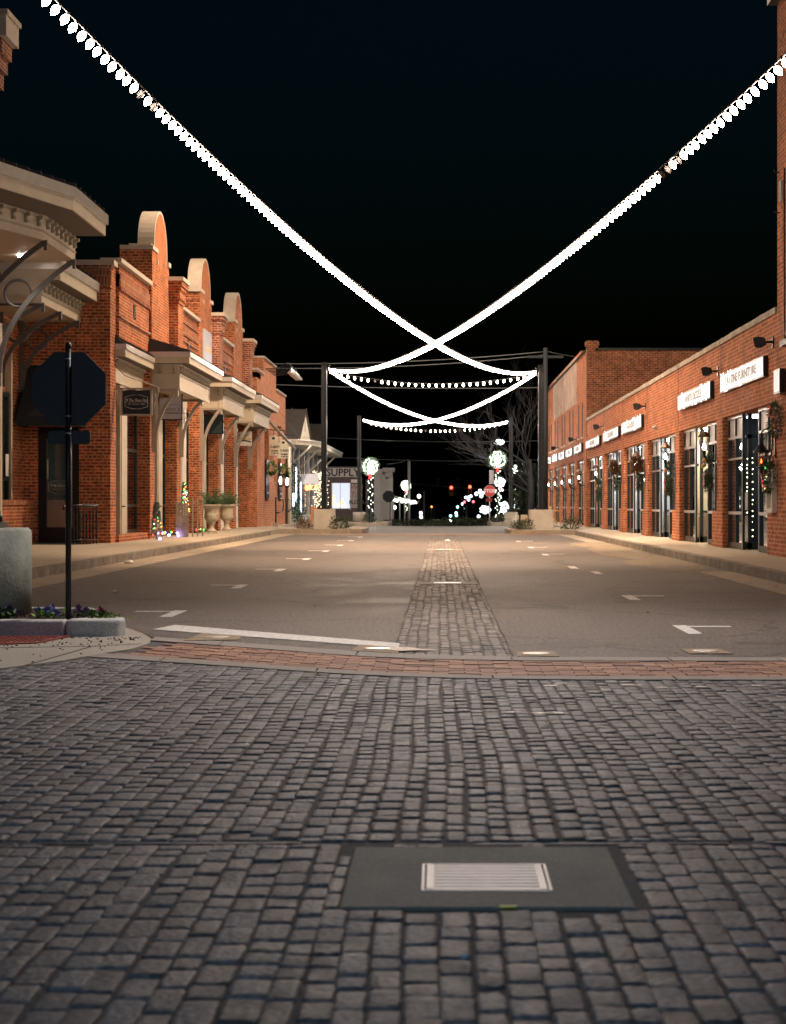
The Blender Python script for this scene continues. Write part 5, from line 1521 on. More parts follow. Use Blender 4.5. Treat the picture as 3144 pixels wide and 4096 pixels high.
# long bracket and twin signs with windows and letters
for k, (yy, xx, lab) in enumerate(((74.8,-7.17,'cream sign shaped like a house with two lettered boards, nearer of the pair'),(80.0,-7.22,'cream sign shaped like a house with lettered boards, farther of the pair'))):
    s = thing('board_sign', (xx,yy,3.5), lab, 'sign', 'house shaped board signs on the flat brick shop')
    w = .68; z = 3.95
    mb = MB()
    prof = [(-.5,.0),(-.5,-.30),(.5,-.30),(.5,0),(.18,0),(.18,.05),(-.18,.05),(-.18,0)]
    mb.prism([(xx+a*w, z+b*1.0) for a, b in prof], 'y', yy-.02, yy+.02); mb.build('house_board', M_siding, s)
    mb = MB(); mb.box(xx-.42*w,xx+.40*w,yy-.02,yy+.02,z-.56,z-.315); mb.box(xx-.42*w,xx+.38*w,yy-.02,yy+.02,z-.80,z-.575)
    mb.build('letter_board', M_siding, s)
    mb = MB(); mb.box(xx-.06,xx+.06,yy-.024,yy-.021,z-.12,z-.02); mb.build('little_window', M_black, s)
    mb = MB()
    for q in (-.4,.28):
        for j in range(4): mb.box(xx+q*w,xx+q*w+.09,yy-.024,yy-.021,z-.25+j*.05,z-.23+j*.05)
    mb.build('little_shutter', M_tan, s)
    text_mesh('O-BABY', .15, face_cam(xx+.06, yy-.022, z-.44), 'lettering', M_blackm, s, thick=.002, xs=.8, bold=.004)
    text_mesh('MOMMY\n& ME 4D', .10, face_cam(xx+.06, yy-.022, z-.665), 'small_lettering', M_blackm, s, thick=.002, xs=.85, bold=.003)
    mb = MB(); mb.tube([(-7.4,yy,4.25),(xx+.5,yy,4.2)], .02, 5); mb.tube([(-7.4,yy,4.7),(xx+.1,yy,4.22)], .014, 5); mb.tube([(xx,yy,4.2),(xx,yy,4.0)], .01, 4)
    mb.build('sign_bracket', M_black, s)
mb = MB(); mb.tube([(-7.3,71.6,4.75),(-6.6,79.0,3.55)], .07, 6); 
tag(mb.build('awning_strut', M_bracket), 'long grey strut slanting down beside the house shaped signs', 'strut')
# wall lanterns
for k, (yy, l) in enumerate(((76.0,'lit glass wall lantern on the flat brick shop, left one'),(79.2,'lit glass wall lantern on the flat brick shop, right one'))):
    t = thing('wall_lantern', (-7.0,yy,2.1), l, 'lamp', 'pair of lit lanterns on the flat brick shop')
    xx = -6.98; mb = MB()
    mb.tube([(-7.35,yy,2.3),(-7.2,yy,2.55),(xx,yy,2.5)], .02, 5); mb.lathe([(.16,.38),(.1,.48),(.03,.56),(.02,.62)], (xx,yy,1.9), 6, 0, False); mb.lathe([(.1,-.05),(.12,0)], (xx,yy,1.86), 6)
    for q in range(6): mb.tube([(xx+.12*math.cos(q*PI/3),yy+.12*math.sin(q*PI/3),1.86),(xx+.15*math.cos(q*PI/3),yy+.15*math.sin(q*PI/3),2.3)], .01, 4)
    mb.build('cage', M_black, t); MB().lathe([(.04,0),(.07,.12),(.06,.25),(.02,.33)], (xx,yy,1.93), 8).build('lit_lamp', E_lantern, t)
for k, yy in enumerate((73.4, 79.3)):
    t = thing('hanging_basket', (-7.2,yy,2.6), 'flower basket with yellow green trailing leaves on the %s barred window' % ('nearer','farther')[k], 'plant', 'baskets on the barred windows')
    mb = MB(); foliage(mb, (-7.1,yy,2.55), (.22,.4,.28), 260, .12, .05); mb.build('leaves', M_leaf2, t)
    MB().lathe([(.1,-.12),(.2,0),(.2,.03)], (-7.1,yy,2.4), 10).build('basket', M_black, t)
# handrail
t = thing('handrail', (-6.6,72.6,.15), 'black pipe handrail loop on a small concrete foot in front of the flat brick shop', 'railing')
mb = MB(); xx = -6.75
mb.tube([(xx,71.4,.15),(xx,71.4,1.35)], .035, 6); mb.tube([(xx,71.4,1.3),(xx+.05,73.2,1.3),(xx+.1,73.6,1.2),(xx+.1,73.7,.95),(xx+.1,73.5,.78),(xx,73.0,.72),(xx,71.4,.7)], .03, 6)
mb.tube([(xx+.25,73.0,1.25),(xx+.4,74.4,1.25),(xx+.4,74.5,.9),(xx+.3,73.8,.75)], .03, 6)
mb.build('pipe', M_black, t); MB().box(xx-.12,xx+.12,71.28,71.52,.15,.3).build('foot', M_conc, t)

# white gabled shop with metal roofs
D = thing('gabled_shop', (-8,92,0), 'pale shop with dark metal roof, cream gables and a curved porch', 'building')
mb = MB(); mb.box(-12,-7.3,83.2,110,3.9,4.05)
mb.box(-7.5,-7.3,83.2,83.9,0,3.9)
for y in (86.5,90,93.5,97,100.5,104,107.5): mb.box(-7.5,-7.3,y-.15,y+.15,0,3.9)
mb.box(-12,-7.4,83.2,83.4,0,3.9); mb.box(-7.45,-7.35,83.9,110,0,.5)
mb.build('wall', M_plaster, D)
mb = MB()
for k in range(7):
    a = (83.9,86.65,90.15,93.65,97.15,100.65,104.15)[k]; b = (86.35,89.85,93.35,96.85,100.35,103.85,107.35)[k]
    mb.box(-10.4,-10.3,a,b,.1,3.8)
mb.build('lit_display_back', E_disp, D)
MB().box(-7.42,-7.40,83.9,110,.5,3.9).build('glass', M_glass, D)
def groof(y0, y1, yg, zr, zb, xa=-7.0, xb=-13):
    """ridge along X at yg, gable facing the street"""
    m = MB()
    m.add([(xa,yg-(yg-y0),zb),(xa,yg,zr),(xb,yg,zr),(xb,y0,zb)], [(0,1,2,3)]); m.add([(xa,yg,zr),(xa,y1,zb),(xb,y1,zb),(xb,yg,zr)], [(0,1,2,3)])
    n = 8
    for k in range(n+1):
        x = xa+(xb-xa)*k/n
        m.add([(x-.03,y0,zb+.01),(x+.03,y0,zb+.01),(x+.03,yg,zr+.06),(x-.03,yg,zr+.06)], [(0,1,2,3)])
    m.build('metal_roof', M_roof2, D)
    g = MB(); g.prism([(y0+.1,zb),(y1-.1,zb),(yg,zr-.1)], 'x', xa-.25, xa-.1)
    for q in range(int((zr-zb)/.14)):
        zz = zb+q*.14; f = 1-(zz-zb)/(zr-zb)
        g.box(xa-.1, xa-.085, yg-(yg-y0-.15)*f, yg+(y1-.15-yg)*f, zz, zz+.012)
    g.build('gable_siding', M_siding, D)
    v = MB()
    for q in range(6): v.box(xa-.085, xa-.07, yg-.3, yg+.3, zb+.7+q*.1, zb+.75+q*.1)
    v.build('gable_vent', M_tan, D)
M_roof2 = pl('brown_metal_roof', (.085,.07,.06), .45, metal=.4, noise=.12, nscale=2)
groof(86.2, 95.8, 91.0, 6.0, 4.15)
groof(102, 109.5, 105.7, 5.9, 3.9, xa=-7.1)
mb = MB()
mb.add([(-7.2,95.8,4.15),(-7.2,102,4.15),(-10.2,102,6.1),(-10.2,95.8,6.1)], [(0,1,2,3)])
mb.add([(-7.2,83.3,4.15),(-7.2,86.3,4.15),(-10.2,86.3,6.1),(-10.2,83.3,6.1)], [(0,1,2,3)])
for k in range(9):
    y = 95.8+6.2*k/8; mb.add([(-7.2,y-.04,4.17),(-7.2,y+.04,4.17),(-10.2,y+.04,6.17),(-10.2,y-.04,6.17)], [(0,1,2,3)])
mb.build('lower_roof', M_roof2, D)
mb = MB()
plan = [(-7.4,83.4),(-6.9,83.4),(-6.35,84.6),(-6.05,86.6),(-6.0,89),(-6.0,106),(-6.3,107.5),(-7.4,107.5)]
mb.prism(plan, 'z', 3.9, 4.1); mb.build('porch_eave', M_cream, D)
mb = MB(); mb.prism([(x+(.05 if x > -7 else 0), y) for x, y in plan], 'z', 4.1, 4.17); mb.build('porch_gutter', M_metal, D)
for y in (84.6, 90, 97, 104):
    MB().tube([(-7.3,y,2.9),(-6.3,y,3.9)], .06, 6).build('porch_brace', M_white, D)
MB().box(-7.28,-7.12,82.7,83.15,.1,4.0).build('corner_pilaster', M_cream, D)
MB().tube([(-7.2,82.62,.1),(-7.2,82.62,4.1)], .06, 8).build('downpipe', M_white, D)
t = thing('hanging_sign', (-6.5,86.3,2.3), 'blank white hanging sign under the porch of the gabled shop', 'sign')
MB().box(-6.9,-6.05,86.3,86.34,2.05,2.55).build('panel', pl('lit_white_panel', (.65,.66,.72), .5), t)
MB().tube([(-6.8,86.32,2.55),(-6.8,86.32,3.75)], .012, 4).tube([(-6.15,86.32,2.55),(-6.15,86.32,3.75)], .012, 4).build('hanger', M_black, t)
# garland columns and icicle light tubes
for k, (yy, h, l) in enumerate(((84.6,3.0,'tall evergreen garland column nearest on the gabled shop'),(87.4,2.6,'second evergreen garland column on the gabled shop'),(89.4,1.3,'short evergreen garland column on the gabled shop'))):
    mb = MB()
    for q in range(int(240*h)): 
        z = rnd.random()*h
        mb.leaf((-7.2+rnd.gauss(0,.12), yy+rnd.gauss(0,.25), .15+z), .14, .05, (rnd.gauss(0,1),rnd.gauss(0,1),rnd.gauss(0,.6)))
    tag(mb.build('garland_column', M_needle), l, 'garland', 'garlands on the gabled shop')
for k, (yy, z0, z1) in enumerate(((85.6,1.2,2.9),(88.5,.7,2.2),(84.0,1.0,1.6))):
    mb = MB(); z = z0
    while z < z1: mb.ball((-7.1,yy,z), .05, 6, 4, sq=(1,1,1.3)); z += .09
    tag(mb.build('icicle_light', em('icicle_light%d' % k, (.7,.85,1), 3.5)), ('long blue white light tube left of the garlands','blue white light tube between the second and third garlands','short blue white light tube at the shop corner')[k], 'light tube', 'blue white light tubes on the gabled shop')
for k, (yy, zz) in enumerate(((89.9,1.9),(92.0,1.95),(96.5,2.0))):
    tag(MB().ball((-6.9,yy,zz), .11, 8, 6, sq=(1,1,1.4)).build('paper_lantern', em('orange_lantern%d' % k, (1,.25,.08), 5)), 'glowing orange lantern, %s under the porch of the gabled shop' % ('left one','middle one','right one')[k], 'lamp', 'orange lanterns under the porch')
mb = MB()
for k in range(260): mb.ball((-7.0+rnd.uniform(-.1,.4), rnd.uniform(95.5,103.5), rnd.uniform(.3,2.9)), .022, 4, 3)
tag(mb.build('curtain_lights', em('curtain_light', (1,.8,.5), 7)), 'curtain of tiny warm lights in the shop window behind the left pole', 'fairy lights')
mb = MB(); mb.prism([(-6.9,.1),(-6.4,.1),(-6.35,.9),(-6.85,.9)], 'y', 92.0, 92.3)
tag(mb.build('orange_crate', pl('crate_orange', (.55,.16,.04), .7)), 'orange sandwich board beside the left pole base', 'board')

# supply store, facing the camera at the end of the left side
F_ = thing('supply_store', (-6.5,118,0), 'grey store with large black painted letters across its front', 'building')
Y = 116
def fx(px): return (px-441.3)/1750*Y
def fz(py): return 1.08-(py-503.8)/1750*Y
mb = MB(); mb.box(fx(322), fx(350), Y, Y+.3, -1.2, fz(508.5)); mb.box(fx(350.5), fx(362), Y, Y+.3, -1.2, fz(481)); mb.box(fx(322), fx(362), Y, Y+.3, fz(482.8), fz(477))
mb.box(fx(322), fx(332), Y, Y+.3, fz(508.5), fz(482.8))
mb.build('front_wall', pl('store_dark_wall', (.10,.075,.075), .9, noise=.3), F_)
MB().box(fx(322), fx(361), Y-.06, Y+.3, fz(477), fz(468)).build('sign_band', pl('sign_band_grey', (.45,.42,.42), .8, noise=.1), F_)
text_mesh('SUPPLY', .68, face_cam(fx(343), Y-.07, fz(472.8)), 'lettering', M_black, F_, thick=.01, xs=1.0, bold=.015)
MB().box(fx(350.5), fx(361), Y-.05, Y, fz(508), fz(484)).build('notice_board', pl('notice_board', (.36,.33,.32), .8), F_)
text_mesh('Whi\nTob', .5, face_cam(fx(356), Y-.06, fz(491)), 'script_lettering', pl('brown_letters', (.25,.10,.05), .7), F_, shear=.3, thick=.01)
text_mesh('FLOUR', .34, face_cam(fx(357), Y-.06, fz(502.5)), 'block_lettering', M_black, F_, thick=.01, bold=.01)
MB().box(fx(351), fx(361), Y-.08, Y-.02, fz(482.8), fz(479.5)).build('small_sign', M_signw, F_)
w_ = MB(); w_.box(fx(331.4), fx(332), Y-.03, Y+.1, fz(508.5), fz(482.8)); w_.box(fx(349.8), fx(350.4), Y-.03, Y+.1, fz(508.5), fz(482.8)); w_.box(fx(332), fx(349.8), Y-.03, Y+.1, fz(483.2), fz(482.8)); w_.box(fx(332), fx(349.8), Y-.03, Y+.1, fz(508.8), fz(508.3)); w_.box(fx(340), fx(340.4), Y-.03, Y+.1, fz(508.5), fz(482.8))
w_ = w_.build('window', M_white, F_)
MB().box(fx(329), fx(351), Y+2.5, Y+2.6, fz(510), fz(481)).build('lit_back_wall', em('store_glow', (.8,.86,1), 1.0), w_)
MB().box(fx(322), fx(360), Y+.3, Y+8, fz(467.5), fz(466.5)).build('roof', M_roof, F_)
mb = MB()
for (cx, s) in ((333.5, .8), (342, .5)):
    for k in range(50):
        u = rnd.random(); p = P(cx, 506-u*14*s, Y+.6); mb.ball((p.x+rnd.uniform(-.35,.35)*(1-u)*s, Y+.6, p.z), .025, 4, 3)
tag(mb.build('lit_tree_lights', E_amber), 'amber lit little trees standing in the supply store window', 'fairy lights')
H_ = thing('white_corner_building', (-4,135,0), 'pale corner building with pilasters and a small porch beyond the supply store', 'building')
Y = 134
mb = MB(); mb.box(fx(0) if 0 else (374-441.3)/1750*Y, (389-441.3)/1750*Y, Y, Y+6, -2, 1.08+(503.8-469)/1750*Y); mb.box((388.5-441.3)/1750*Y, (392.5-441.3)/1750*Y, Y-.3, Y+1, -2, 1.08+(503.8-477)/1750*Y)
mb.build('wall', pl('corner_plaster', (.6,.58,.58), .8, noise=.15, nscale=1), H_)
mb = MB(); a0, a1 = (383-441.3)/1750*Y, (394.5-441.3)/1750*Y
mb.box(a0, a1, Y-.6, Y+.4, 1.08+(503.8-472)/1750*Y, 1.08+(503.8-468)/1750*Y); mb.box(a0+.2, a1-.15, Y-.45, Y+.4, 1.08+(503.8-477)/1750*Y, 1.08+(503.8-472)/1750*Y)
mb.build('cornice', M_plaster, H_)
mb = MB()
for (x0, x1) in ((364,367),(369.5,372.5)): mb.box((x0-441.3)/1750*Y, (x1-441.3)/1750*Y, Y+3, Y+3.3, -2, 1.08+(503.8-479)/1750*Y)
mb.build('mauve_pier', pl('mauve_wall', (.22,.15,.18), .8), H_)
Y = 150
Q = lambda px, py: P(px, py, Y)
mb = MB()
a, b = Q(389,498), Q(418,503)
mb.add([(a.x,Y,Q(0,494.5).z),(Q(418,0).x,Y+6,Q(0,501).z),(Q(418,0).x,Y+6,Q(0,503.2).z),(a.x,Y,Q(0,497).z)], [(0,1,2,3)])
mb.build('porch_eave', M_plaster, H_)
mb = MB()
for px in (389.5, 392.5, 399, 404): mb.box(Q(px,0).x, Q(px+1.2,0).x, Y+.5, Y+.7, -2, Q(0,497).z)
mb.box(Q(388,0).x, Q(406,0).x, Y+.2, Y+1, Q(0,525.5).z, Q(0,523.5).z)
mb.build('porch_post', M_plaster, H_)
mb = MB()
for k in range(44):
    u = k/44; p = Q(391+26*u, 497.5+4.5*u+rnd.uniform(-.4,3.2)); mb.ball((p.x, Y-.2, p.z), .09, 5, 4)
tag(mb.build('porch_lights', em('porch_lights', (.92,1,.85), 2.6)), 'thick swags of white lights along the far left porch', 'fairy lights')

# ------------------------------------------------------------------ wreathed street lamps
def street_lamp(px, pyc, Y, R_, pyb, label, bow_c=M_red, lean=0):
    c = P(px, pyc, Y); g = zt(Y)
    t = thing('wreathed_street_lamp', (c.x, Y, g), label, 'street lamp', 'street lamps wearing lit Christmas wreaths')
    mb = MB(); mb.lathe([(.16,0),(.16,.1),(.09,.5),(.055,.6),(.05,c.z-g-R_*.4),(.09,c.z-g-R_*.35)], (c.x,Y,g), 10); mb.build('post', M_black, t)
    MB().lathe([(.07,-.24),(.16,-.14),(.19,0),(.15,.16),(.06,.27),(.03,.34)], (c.x,Y,c.z), 12).build('globe', E_post, t)
    pl_ = bpy.data.lights.new('post_fill_light', 'POINT'); pl_.energy = 300*(Y/95)**2; pl_.shadow_soft_size = .2; pl_.color = (1,.97,.92)
    po = bpy.data.objects.new('post_fill_light', pl_); COL.objects.link(po); po.location = (c.x, Y-.62, c.z)  # fill light added in front of the globe to carry its glow
    mb = MB()
    for k in range(420):
        a = rnd.uniform(0, 2*PI); d = Vector((math.cos(a), 0, math.sin(a))); j = Vector((rnd.gauss(0,1), rnd.gauss(0,1), rnd.gauss(0,1))).normalized()
        mb.leaf(Vector((c.x,Y-.1,c.z))+d*R_*.85+j*R_*.2, .14, .04, j)
    mb.build('wreath', M_needle, t)
    mb = MB()
    for k in range(34):
        a = 2*PI*k/34+rnd.uniform(-.08,.08); rr = R_*rnd.uniform(.72,1.03)
        mb.ball((c.x+rr*math.cos(a), Y-.3, c.z+rr*math.sin(a)), .034*Y/95, 6, 4)
    mb.build('wreath_bulbs', E_wreath, t)
    mb = MB(); z = c.z-R_*1.45; zb = P(0,pyb,Y).z; k = 0
    while z > zb:
        a = k*1.35; mb.ball((c.x+.13*math.cos(a), Y-.12, z), .034*Y/95, 6, 4); z -= .095*(Y/95); k += 1
    mb.build('post_bulbs', E_wreath, t)
    b = MB(); bow(b, (c.x, Y-.35, c.z-R_*1.05), R_*.42, (1,0,0), 0); b.build('bow', bow_c, t)
    return t
street_lamp(370.6, 466.7, 95, .42, 512.5, 'large wreathed street lamp at left with a red bow beside the farther left pole')
street_lamp(380, 478, 155, .38, 511, 'smaller wreathed street lamp just right of the large left one')
street_lamp(406, 485.5, 165, .45, 512, 'wreathed street lamp in front of the far left porch')
street_lamp(497.6, 459.8, 95, .43, 518, 'tallest wreathed street lamp, left of the farther right pole')
street_lamp(499.8, 482, 150, .42, 505, 'wreathed lamp partly behind the tallest one, just below its wreath')
street_lamp(515.8, 471.3, 130, .40, 519, 'wreathed street lamp to the right of the farther right pole')
t = thing('street_banner', (P(491.5,480,96).x,96,3), 'grey rectangular banner on the tallest wreathed lamp', 'banner')
a, b = P(489.3,470,96), P(494,484,96); MB().box(a.x,b.x,95.9,95.93,b.z,a.z).build('cloth', pl('banner_grey', (.28,.26,.27), .8), t)
MB().tube([(a.x,95.9,a.z),(b.x+.2,95.9,a.z)], .015, 4).build('rod', M_black, t)
t = thing('street_banner', (P(378,485,140).x,140,3), 'pale banner with an orange patch between the two left wreathed lamps', 'banner')
a, b = P(371.5,480,140), P(378,494,140); MB().box(a.x,b.x,139.9,139.95,b.z,a.z).build('cloth', pl('banner_pale', (.30,.32,.33), .8), t)
a, b = P(374,484,140), P(378,488,140); MB().box(a.x,b.x,139.86,139.9,b.z,a.z).build('orange_patch', M_orange, t)

# stop signs
def octo(cx, cz, r): return [(cx+r*math.cos(PI/8+PI*k/4), cz+r*math.sin(PI/8+PI*k/4)) for k in range(8)]
c = P(489.6,491,121)
t = thing('stop_sign', (c.x,121,zt(121)), 'small red stop sign seen front on, right of the far traffic lights', 'stop sign')
MB().prism(octo(c.x,c.z,.43), 'y', 121, 121.02).build('white_border', M_signw, t)
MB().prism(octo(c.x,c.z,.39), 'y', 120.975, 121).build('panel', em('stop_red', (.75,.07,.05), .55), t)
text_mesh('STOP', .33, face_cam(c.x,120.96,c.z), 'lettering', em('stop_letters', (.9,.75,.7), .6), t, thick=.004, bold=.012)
a, b = P(486,498.3,121), P(492,501.5,121); MB().box(a.x,b.x,120.97,121,b.z,a.z).build('lower_plate', M_stopred, t)
MB().box(c.x-.04,c.x+.04,121.02,121.08,zt(121),c.z+.4).build('post', M_alu, t)
t = thing('stop_sign', (-3.06,14.42,.1), 'back of a dark stop sign with a smaller plate below, standing in the mulch bed', 'stop sign')
cx, cz = -3.06, 2.025; r = .302/math.cos(PI/8)
MB().prism(octo(cx,cz,r), 'y', 14.385, 14.395).build('panel', pl('sign_back_dark', (.010,.014,.017), .55, noise=.1), t)
w2, h2, zz = .172, .055, 1.625
pts = []
for (sx, sz, a0) in ((1,1,0),(-1,1,90),(-1,-1,180),(1,-1,270)):
    for q in range(5): a = rad(a0+22.5*q); pts.append((cx+sx*(w2-.022)+.022*math.cos(a), zz+sz*(h2-.022)+.022*math.sin(a)))
MB().prism(pts, 'y', 14.385, 14.395).build('lower_plate', pl('plate_back_dark', (.009,.014,.016), .5, noise=.1), t)
mb = MB(); mb.tube([(cx,14.36,.08),(cx,14.36,2.36)], .0235, 14); mb.lathe([(.025,0),(.027,.01),(.025,.03),(.016,.05),(.004,.06)], (cx,14.36,2.35), 12)
mb.build('post', M_black, t)
mb = MB()
for z in (2.27, 1.80, 1.66): mb.tube([(cx-.0,14.36,z-.004),(cx,14.36,z+.004)], .0255, 14)
mb.build('clamp', M_alu, t)

# traffic lights, hung on wires
def signal(px, py, Y, size, lit, label, body=M_sigy):
    c = P(px, py, Y); t = thing('traffic_light', (c.x,Y,c.z), label, 'traffic light', 'traffic lights over the far crossing')
    w = size*.42
    mb = MB(); mb.box(c.x-w/2,c.x+w/2,Y,Y+.2,c.z-size,c.z+.22*size)
    mb.build('housing', body, t)
    mb = MB(); mb.box(c.x-w*.36,c.x+w*.36,Y-.03,Y,c.z-size*.92,c.z-.22*size); mb.build('dark_lenses', M_blackm, t)
    MB().ball((c.x,Y-.08,c.z), size*.19, 10, 8).build('lit_lens', lit, t)
    MB().tube([(c.x,Y+.1,c.z+.2*size),(c.x,Y+.1,c.z+.9*size)], .03, 4).build('hanger', M_black, t)
E_red2 = em('red_signal_far', (1,.10,.05), 6)
signal(451.3, 487.6, 205, .92, E_red2, 'left red traffic light in a yellow housing')
signal(469.9, 486.9, 205, .92, E_red2, 'right red traffic light in a yellow housing')
for (px, py, lab) in ((457.6,507,'upper left green traffic light far down the road'),(464.6,507.2,'upper right green traffic light far down the road'),(450.6,515.9,'lower left green traffic light far down the road'),(456.4,515.5,'lower right green traffic light far down the road')):
    signal(px, py, 400, 1.6, em('green_far%d' % int(px), (.35,1.0,.9), 6), lab, M_black)
for (px, py, lab) in ((464.4,502,'left small red signal below the yellow housings'),(473.3,501.7,'right small red signal below the yellow housings')):
    signal(px, py, 300, 1.1, em('red_far%d' % int(px), (1,.10,.14), 6), lab, M_black)
for (px, lab) in ((437.3,'left traffic light turned away, thin dark outline'),(457.6,'right traffic light turned away, between the red ones')):
    c = P(px, 482, 215); mb = MB(); mb.box(c.x-.12,c.x+.12,215,215.3,c.z-.6,c.z+.55)
    for q in range(3): mb.box(c.x+.12,c.x+.3,214.9,215.2,c.z-.5+q*.38,c.z-.28+q*.38)
    tag(mb.build('traffic_light', M_blackm), lab, 'traffic light', 'traffic lights over the far crossing')
# distant lamps: small heads on posts down the road
k = 0
dist = [(499.2,442.2,150,.32,'bright white cobra head street lamp above the right wreathed lamps'),(480,491.2,260,.30,'top far street lamp left of the stop sign'),(476.3,493.8,260,.28,'far street lamp second from the top left of the stop sign'),
 (481.3,496.0,260,.28,'far street lamp closest to the stop sign edge'),(483.3,493,280,.22,'small far street lamp touching the stop sign'),(470.8,496.3,300,.26,'far street lamp in the middle cluster, right'),(468.4,497.4,300,.26,'far street lamp in the middle cluster, centre'),
 (465.8,497.5,300,.24,'far street lamp in the middle cluster, left'),(468.6,499.7,300,.26,'far street lamp low in the middle cluster'),(462.4,504,320,.24,'far street lamp above the upper right green signal'),
 (456.1,513,330,.26,'far lamp between the lower green signals'),(450.0,520,350,.2,'far lamp under the lower left green signal'),(451.2,521,350,.2,'far lamp lowest of the green group'),
 (420.9,513,220,.22,'far lamp left of the white car, upper'),(421.1,517,220,.22,'far lamp left of the white car, lower'),(478.7,516.6,240,.24,'lone far lamp above the right hedge'),
 (502.5,490,240,.16,'faint far lamp between the right wreathed lamps'),(543.2,490,120,.13,'small lamp left of the two storey building, by the utility pole')]
for (px, py, Y, r, lab) in dist:
    c = P(px, py, Y); t = thing('distant_street_lamp', (c.x,Y,zt(Y)), lab, 'street lamp', 'lit lamps far down the road')
    MB().ball((c.x,Y,c.z), r*1.0, 8, 6, sq=(1.5 if r > .3 else 1,1,.8 if r > .3 else 1)).build('lamp_head', em('far_lamp_%d_%d' % (px, py), (.88,.96,1) if px < 500 else (.95,.97,1), 5), t)
    s = .9 if px > 440 else -.9
    MB().tube([(c.x,Y+.1,c.z+.1),(c.x+s,Y+.1,c.z+.05),(c.x+s,Y+.1,zt(Y))], .05, 5).build('mast', M_black, t)
for (px, py, lab, e) in ((390.7,507.8,'orange red round light left of the far porch',em('orange_round', (1,.25,.1), 5)),(394.6,507.3,'white round light beside the orange one at the far porch',em('white_round', (1,1,1), 4)),(419,496.3,'warm lamp on a tall post right of the far porch',em('warm_round', (1,.8,.7), 5)),(431.6,506.8,'tiny amber light over the white car',em('amber_round', (1,.35,.05), 3))):
    Y = 160; c = P(px, py, Y); t = thing('porch_lamp', (c.x,Y,zt(Y)), lab, 'lamp')
    MB().ball((c.x,Y,c.z), .19 if 'amber' not in lab else .1, 8, 6).build('lamp_head', e, t); MB().tube([(c.x,Y+.1,c.z),(c.x,Y+.1,zt(Y))], .04, 4).build('post', M_black, t)
# large lit snowflake clusters
for k, (px, py, w, h, l) in enumerate(((485.2,509.6,5.3,3.8,'big white glowing snowflake pair left of the tallest wreathed lamp'),(504,508,4.6,6.0,'big white glowing snowflake behind the farther right pole'),(517,506.5,2.0,4.0,'small bluish glowing cluster beside the right wreathed lamp'))):
    Y = 180; c = P(px, py, Y); t = thing('lit_snowflake', (c.x,Y,zt(Y)), l, 'decoration', 'glowing snowflake decorations far down the road')
    mb = MB()
    for q in range((60, 60, 22)[k]):
        a = rnd.uniform(0, 2*PI); rr = math.sqrt(rnd.random()); cx = c.x+rr*math.cos(a)*w/1750*Y; cz = c.z+rr*math.sin(a)*h/1750*Y
        if k == 0: cx = c.x + (abs(cx-c.x) if q % 2 else -abs(cx-c.x)) 
        mb.ball((cx,Y,cz), .11, 5, 4)
    mb.build('bulbs', em('snowflake_%d' % k, (.8,.92,1), 2.5), t); MB().tube([(c.x,Y+.1,c.z),(c.x,Y+.1,zt(Y))], .05, 4).build('post', M_black, t)
# poles, masts, power lines, bare tree
def post(px, pyt, Y, r, lab, m=M_black, name='utility_pole', extra=None):
    c = P(px, pyt, Y); mb = MB(); mb.tube([(c.x,Y,zt(Y)-.2),(c.x,Y,c.z)], r, 8)
    if extra: extra(mb, c)
    return tag(mb.build(name, m), lab, 'pole')
def cross(mb, c): mb.box(c.x-.9,c.x+.9,c.y-.06,c.y+.06,c.z-.5,c.z-.38)
post(545.5, 348, 88, .12, 'thin dark utility pole behind the nearer right pole', M_blackm, extra=cross)
post(409, 461, 150, .11, 'white tipped mast right of the far left wreathed lamp', M_plaster, 'mast')
post(386.9, 463, 140, .09, 'dark utility pole right of the second left wreathed lamp')
post(424, 491, 200, .12, 'thin pole right of the far porch', M_tan)
post(466.2, 506, 240, .13, 'thin post under the green signals', M_tan)
post(486, 500, 200, .09, 'thin post between the snowflakes and the stop sign', M_tan)
mb = MB(); c = P(392,496,120); mb.prism([(c.x+.3*math.cos(2*PI*q/12), c.z+.3*math.sin(2*PI*q/12)) for q in range(12)], 'y', 120, 120.03); mb.tube([(c.x-.05,120.05,zt(120)),(c.x-.05,120.05,c.z+.2)], .03, 5)
mb2 = mb; c = P(388.6,496.5,118)
tag(MB().prism(octo(c.x,c.z,.42), 'y', 118, 118.03).tube([(c.x+.1,118.06,zt(118)),(c.x+.1,118.06,c.z+.3)], .035, 6).build('round_sign', M_blackm), 'dark round sign seen from behind, right of the left wreathed lamps', 'sign')
def wire(a, b, sag, lab, r=.02):
    A, B_ = Vector(a), Vector(b)
    tag(MB().tube([A+(B_-A)*t+Vector((0,0,-4*sag*t*(1-t))) for t in [q/20 for q in range(21)]], r, 4).build('power_line', pl('wire_grey', (.10,.10,.10), .6)), lab, 'power line', 'power lines crossing the street high behind the poles')
wire(P(200,362,90), P(547,351.5,88), .3, 'topmost power line running to the dark utility pole')
wire(P(200,366,90), P(545,355,88), .35, 'second power line running to the dark utility pole')
wire(P(547,351.5,88), P(660,362,100), .2, 'power line leaving the utility pole toward the two storey building')
wire(P(240,383,95), P(600,386,95), .2, 'thin power line just below the upper cross string')
wire(P(300,455,140), P(560,459,140), .3, 'low faint power line above the wreathed lamps', .03)
wire(P(300,436,150), P(560,440,150), .3, 'faint power line midway under the lower cross string', .03)
wire(P(386,464,140), P(409,459,150), .1, 'short wire to the white tipped mast', .03)
wire(P(400,482,205), P(560,489,205), .4, 'span wire that carries the yellow traffic lights', .04)
wire((-7.3,78.0,5.3), (-7.0,87.0,4.3), .0, 'thin rusty stay wire beside the gabled shop roof', .012)
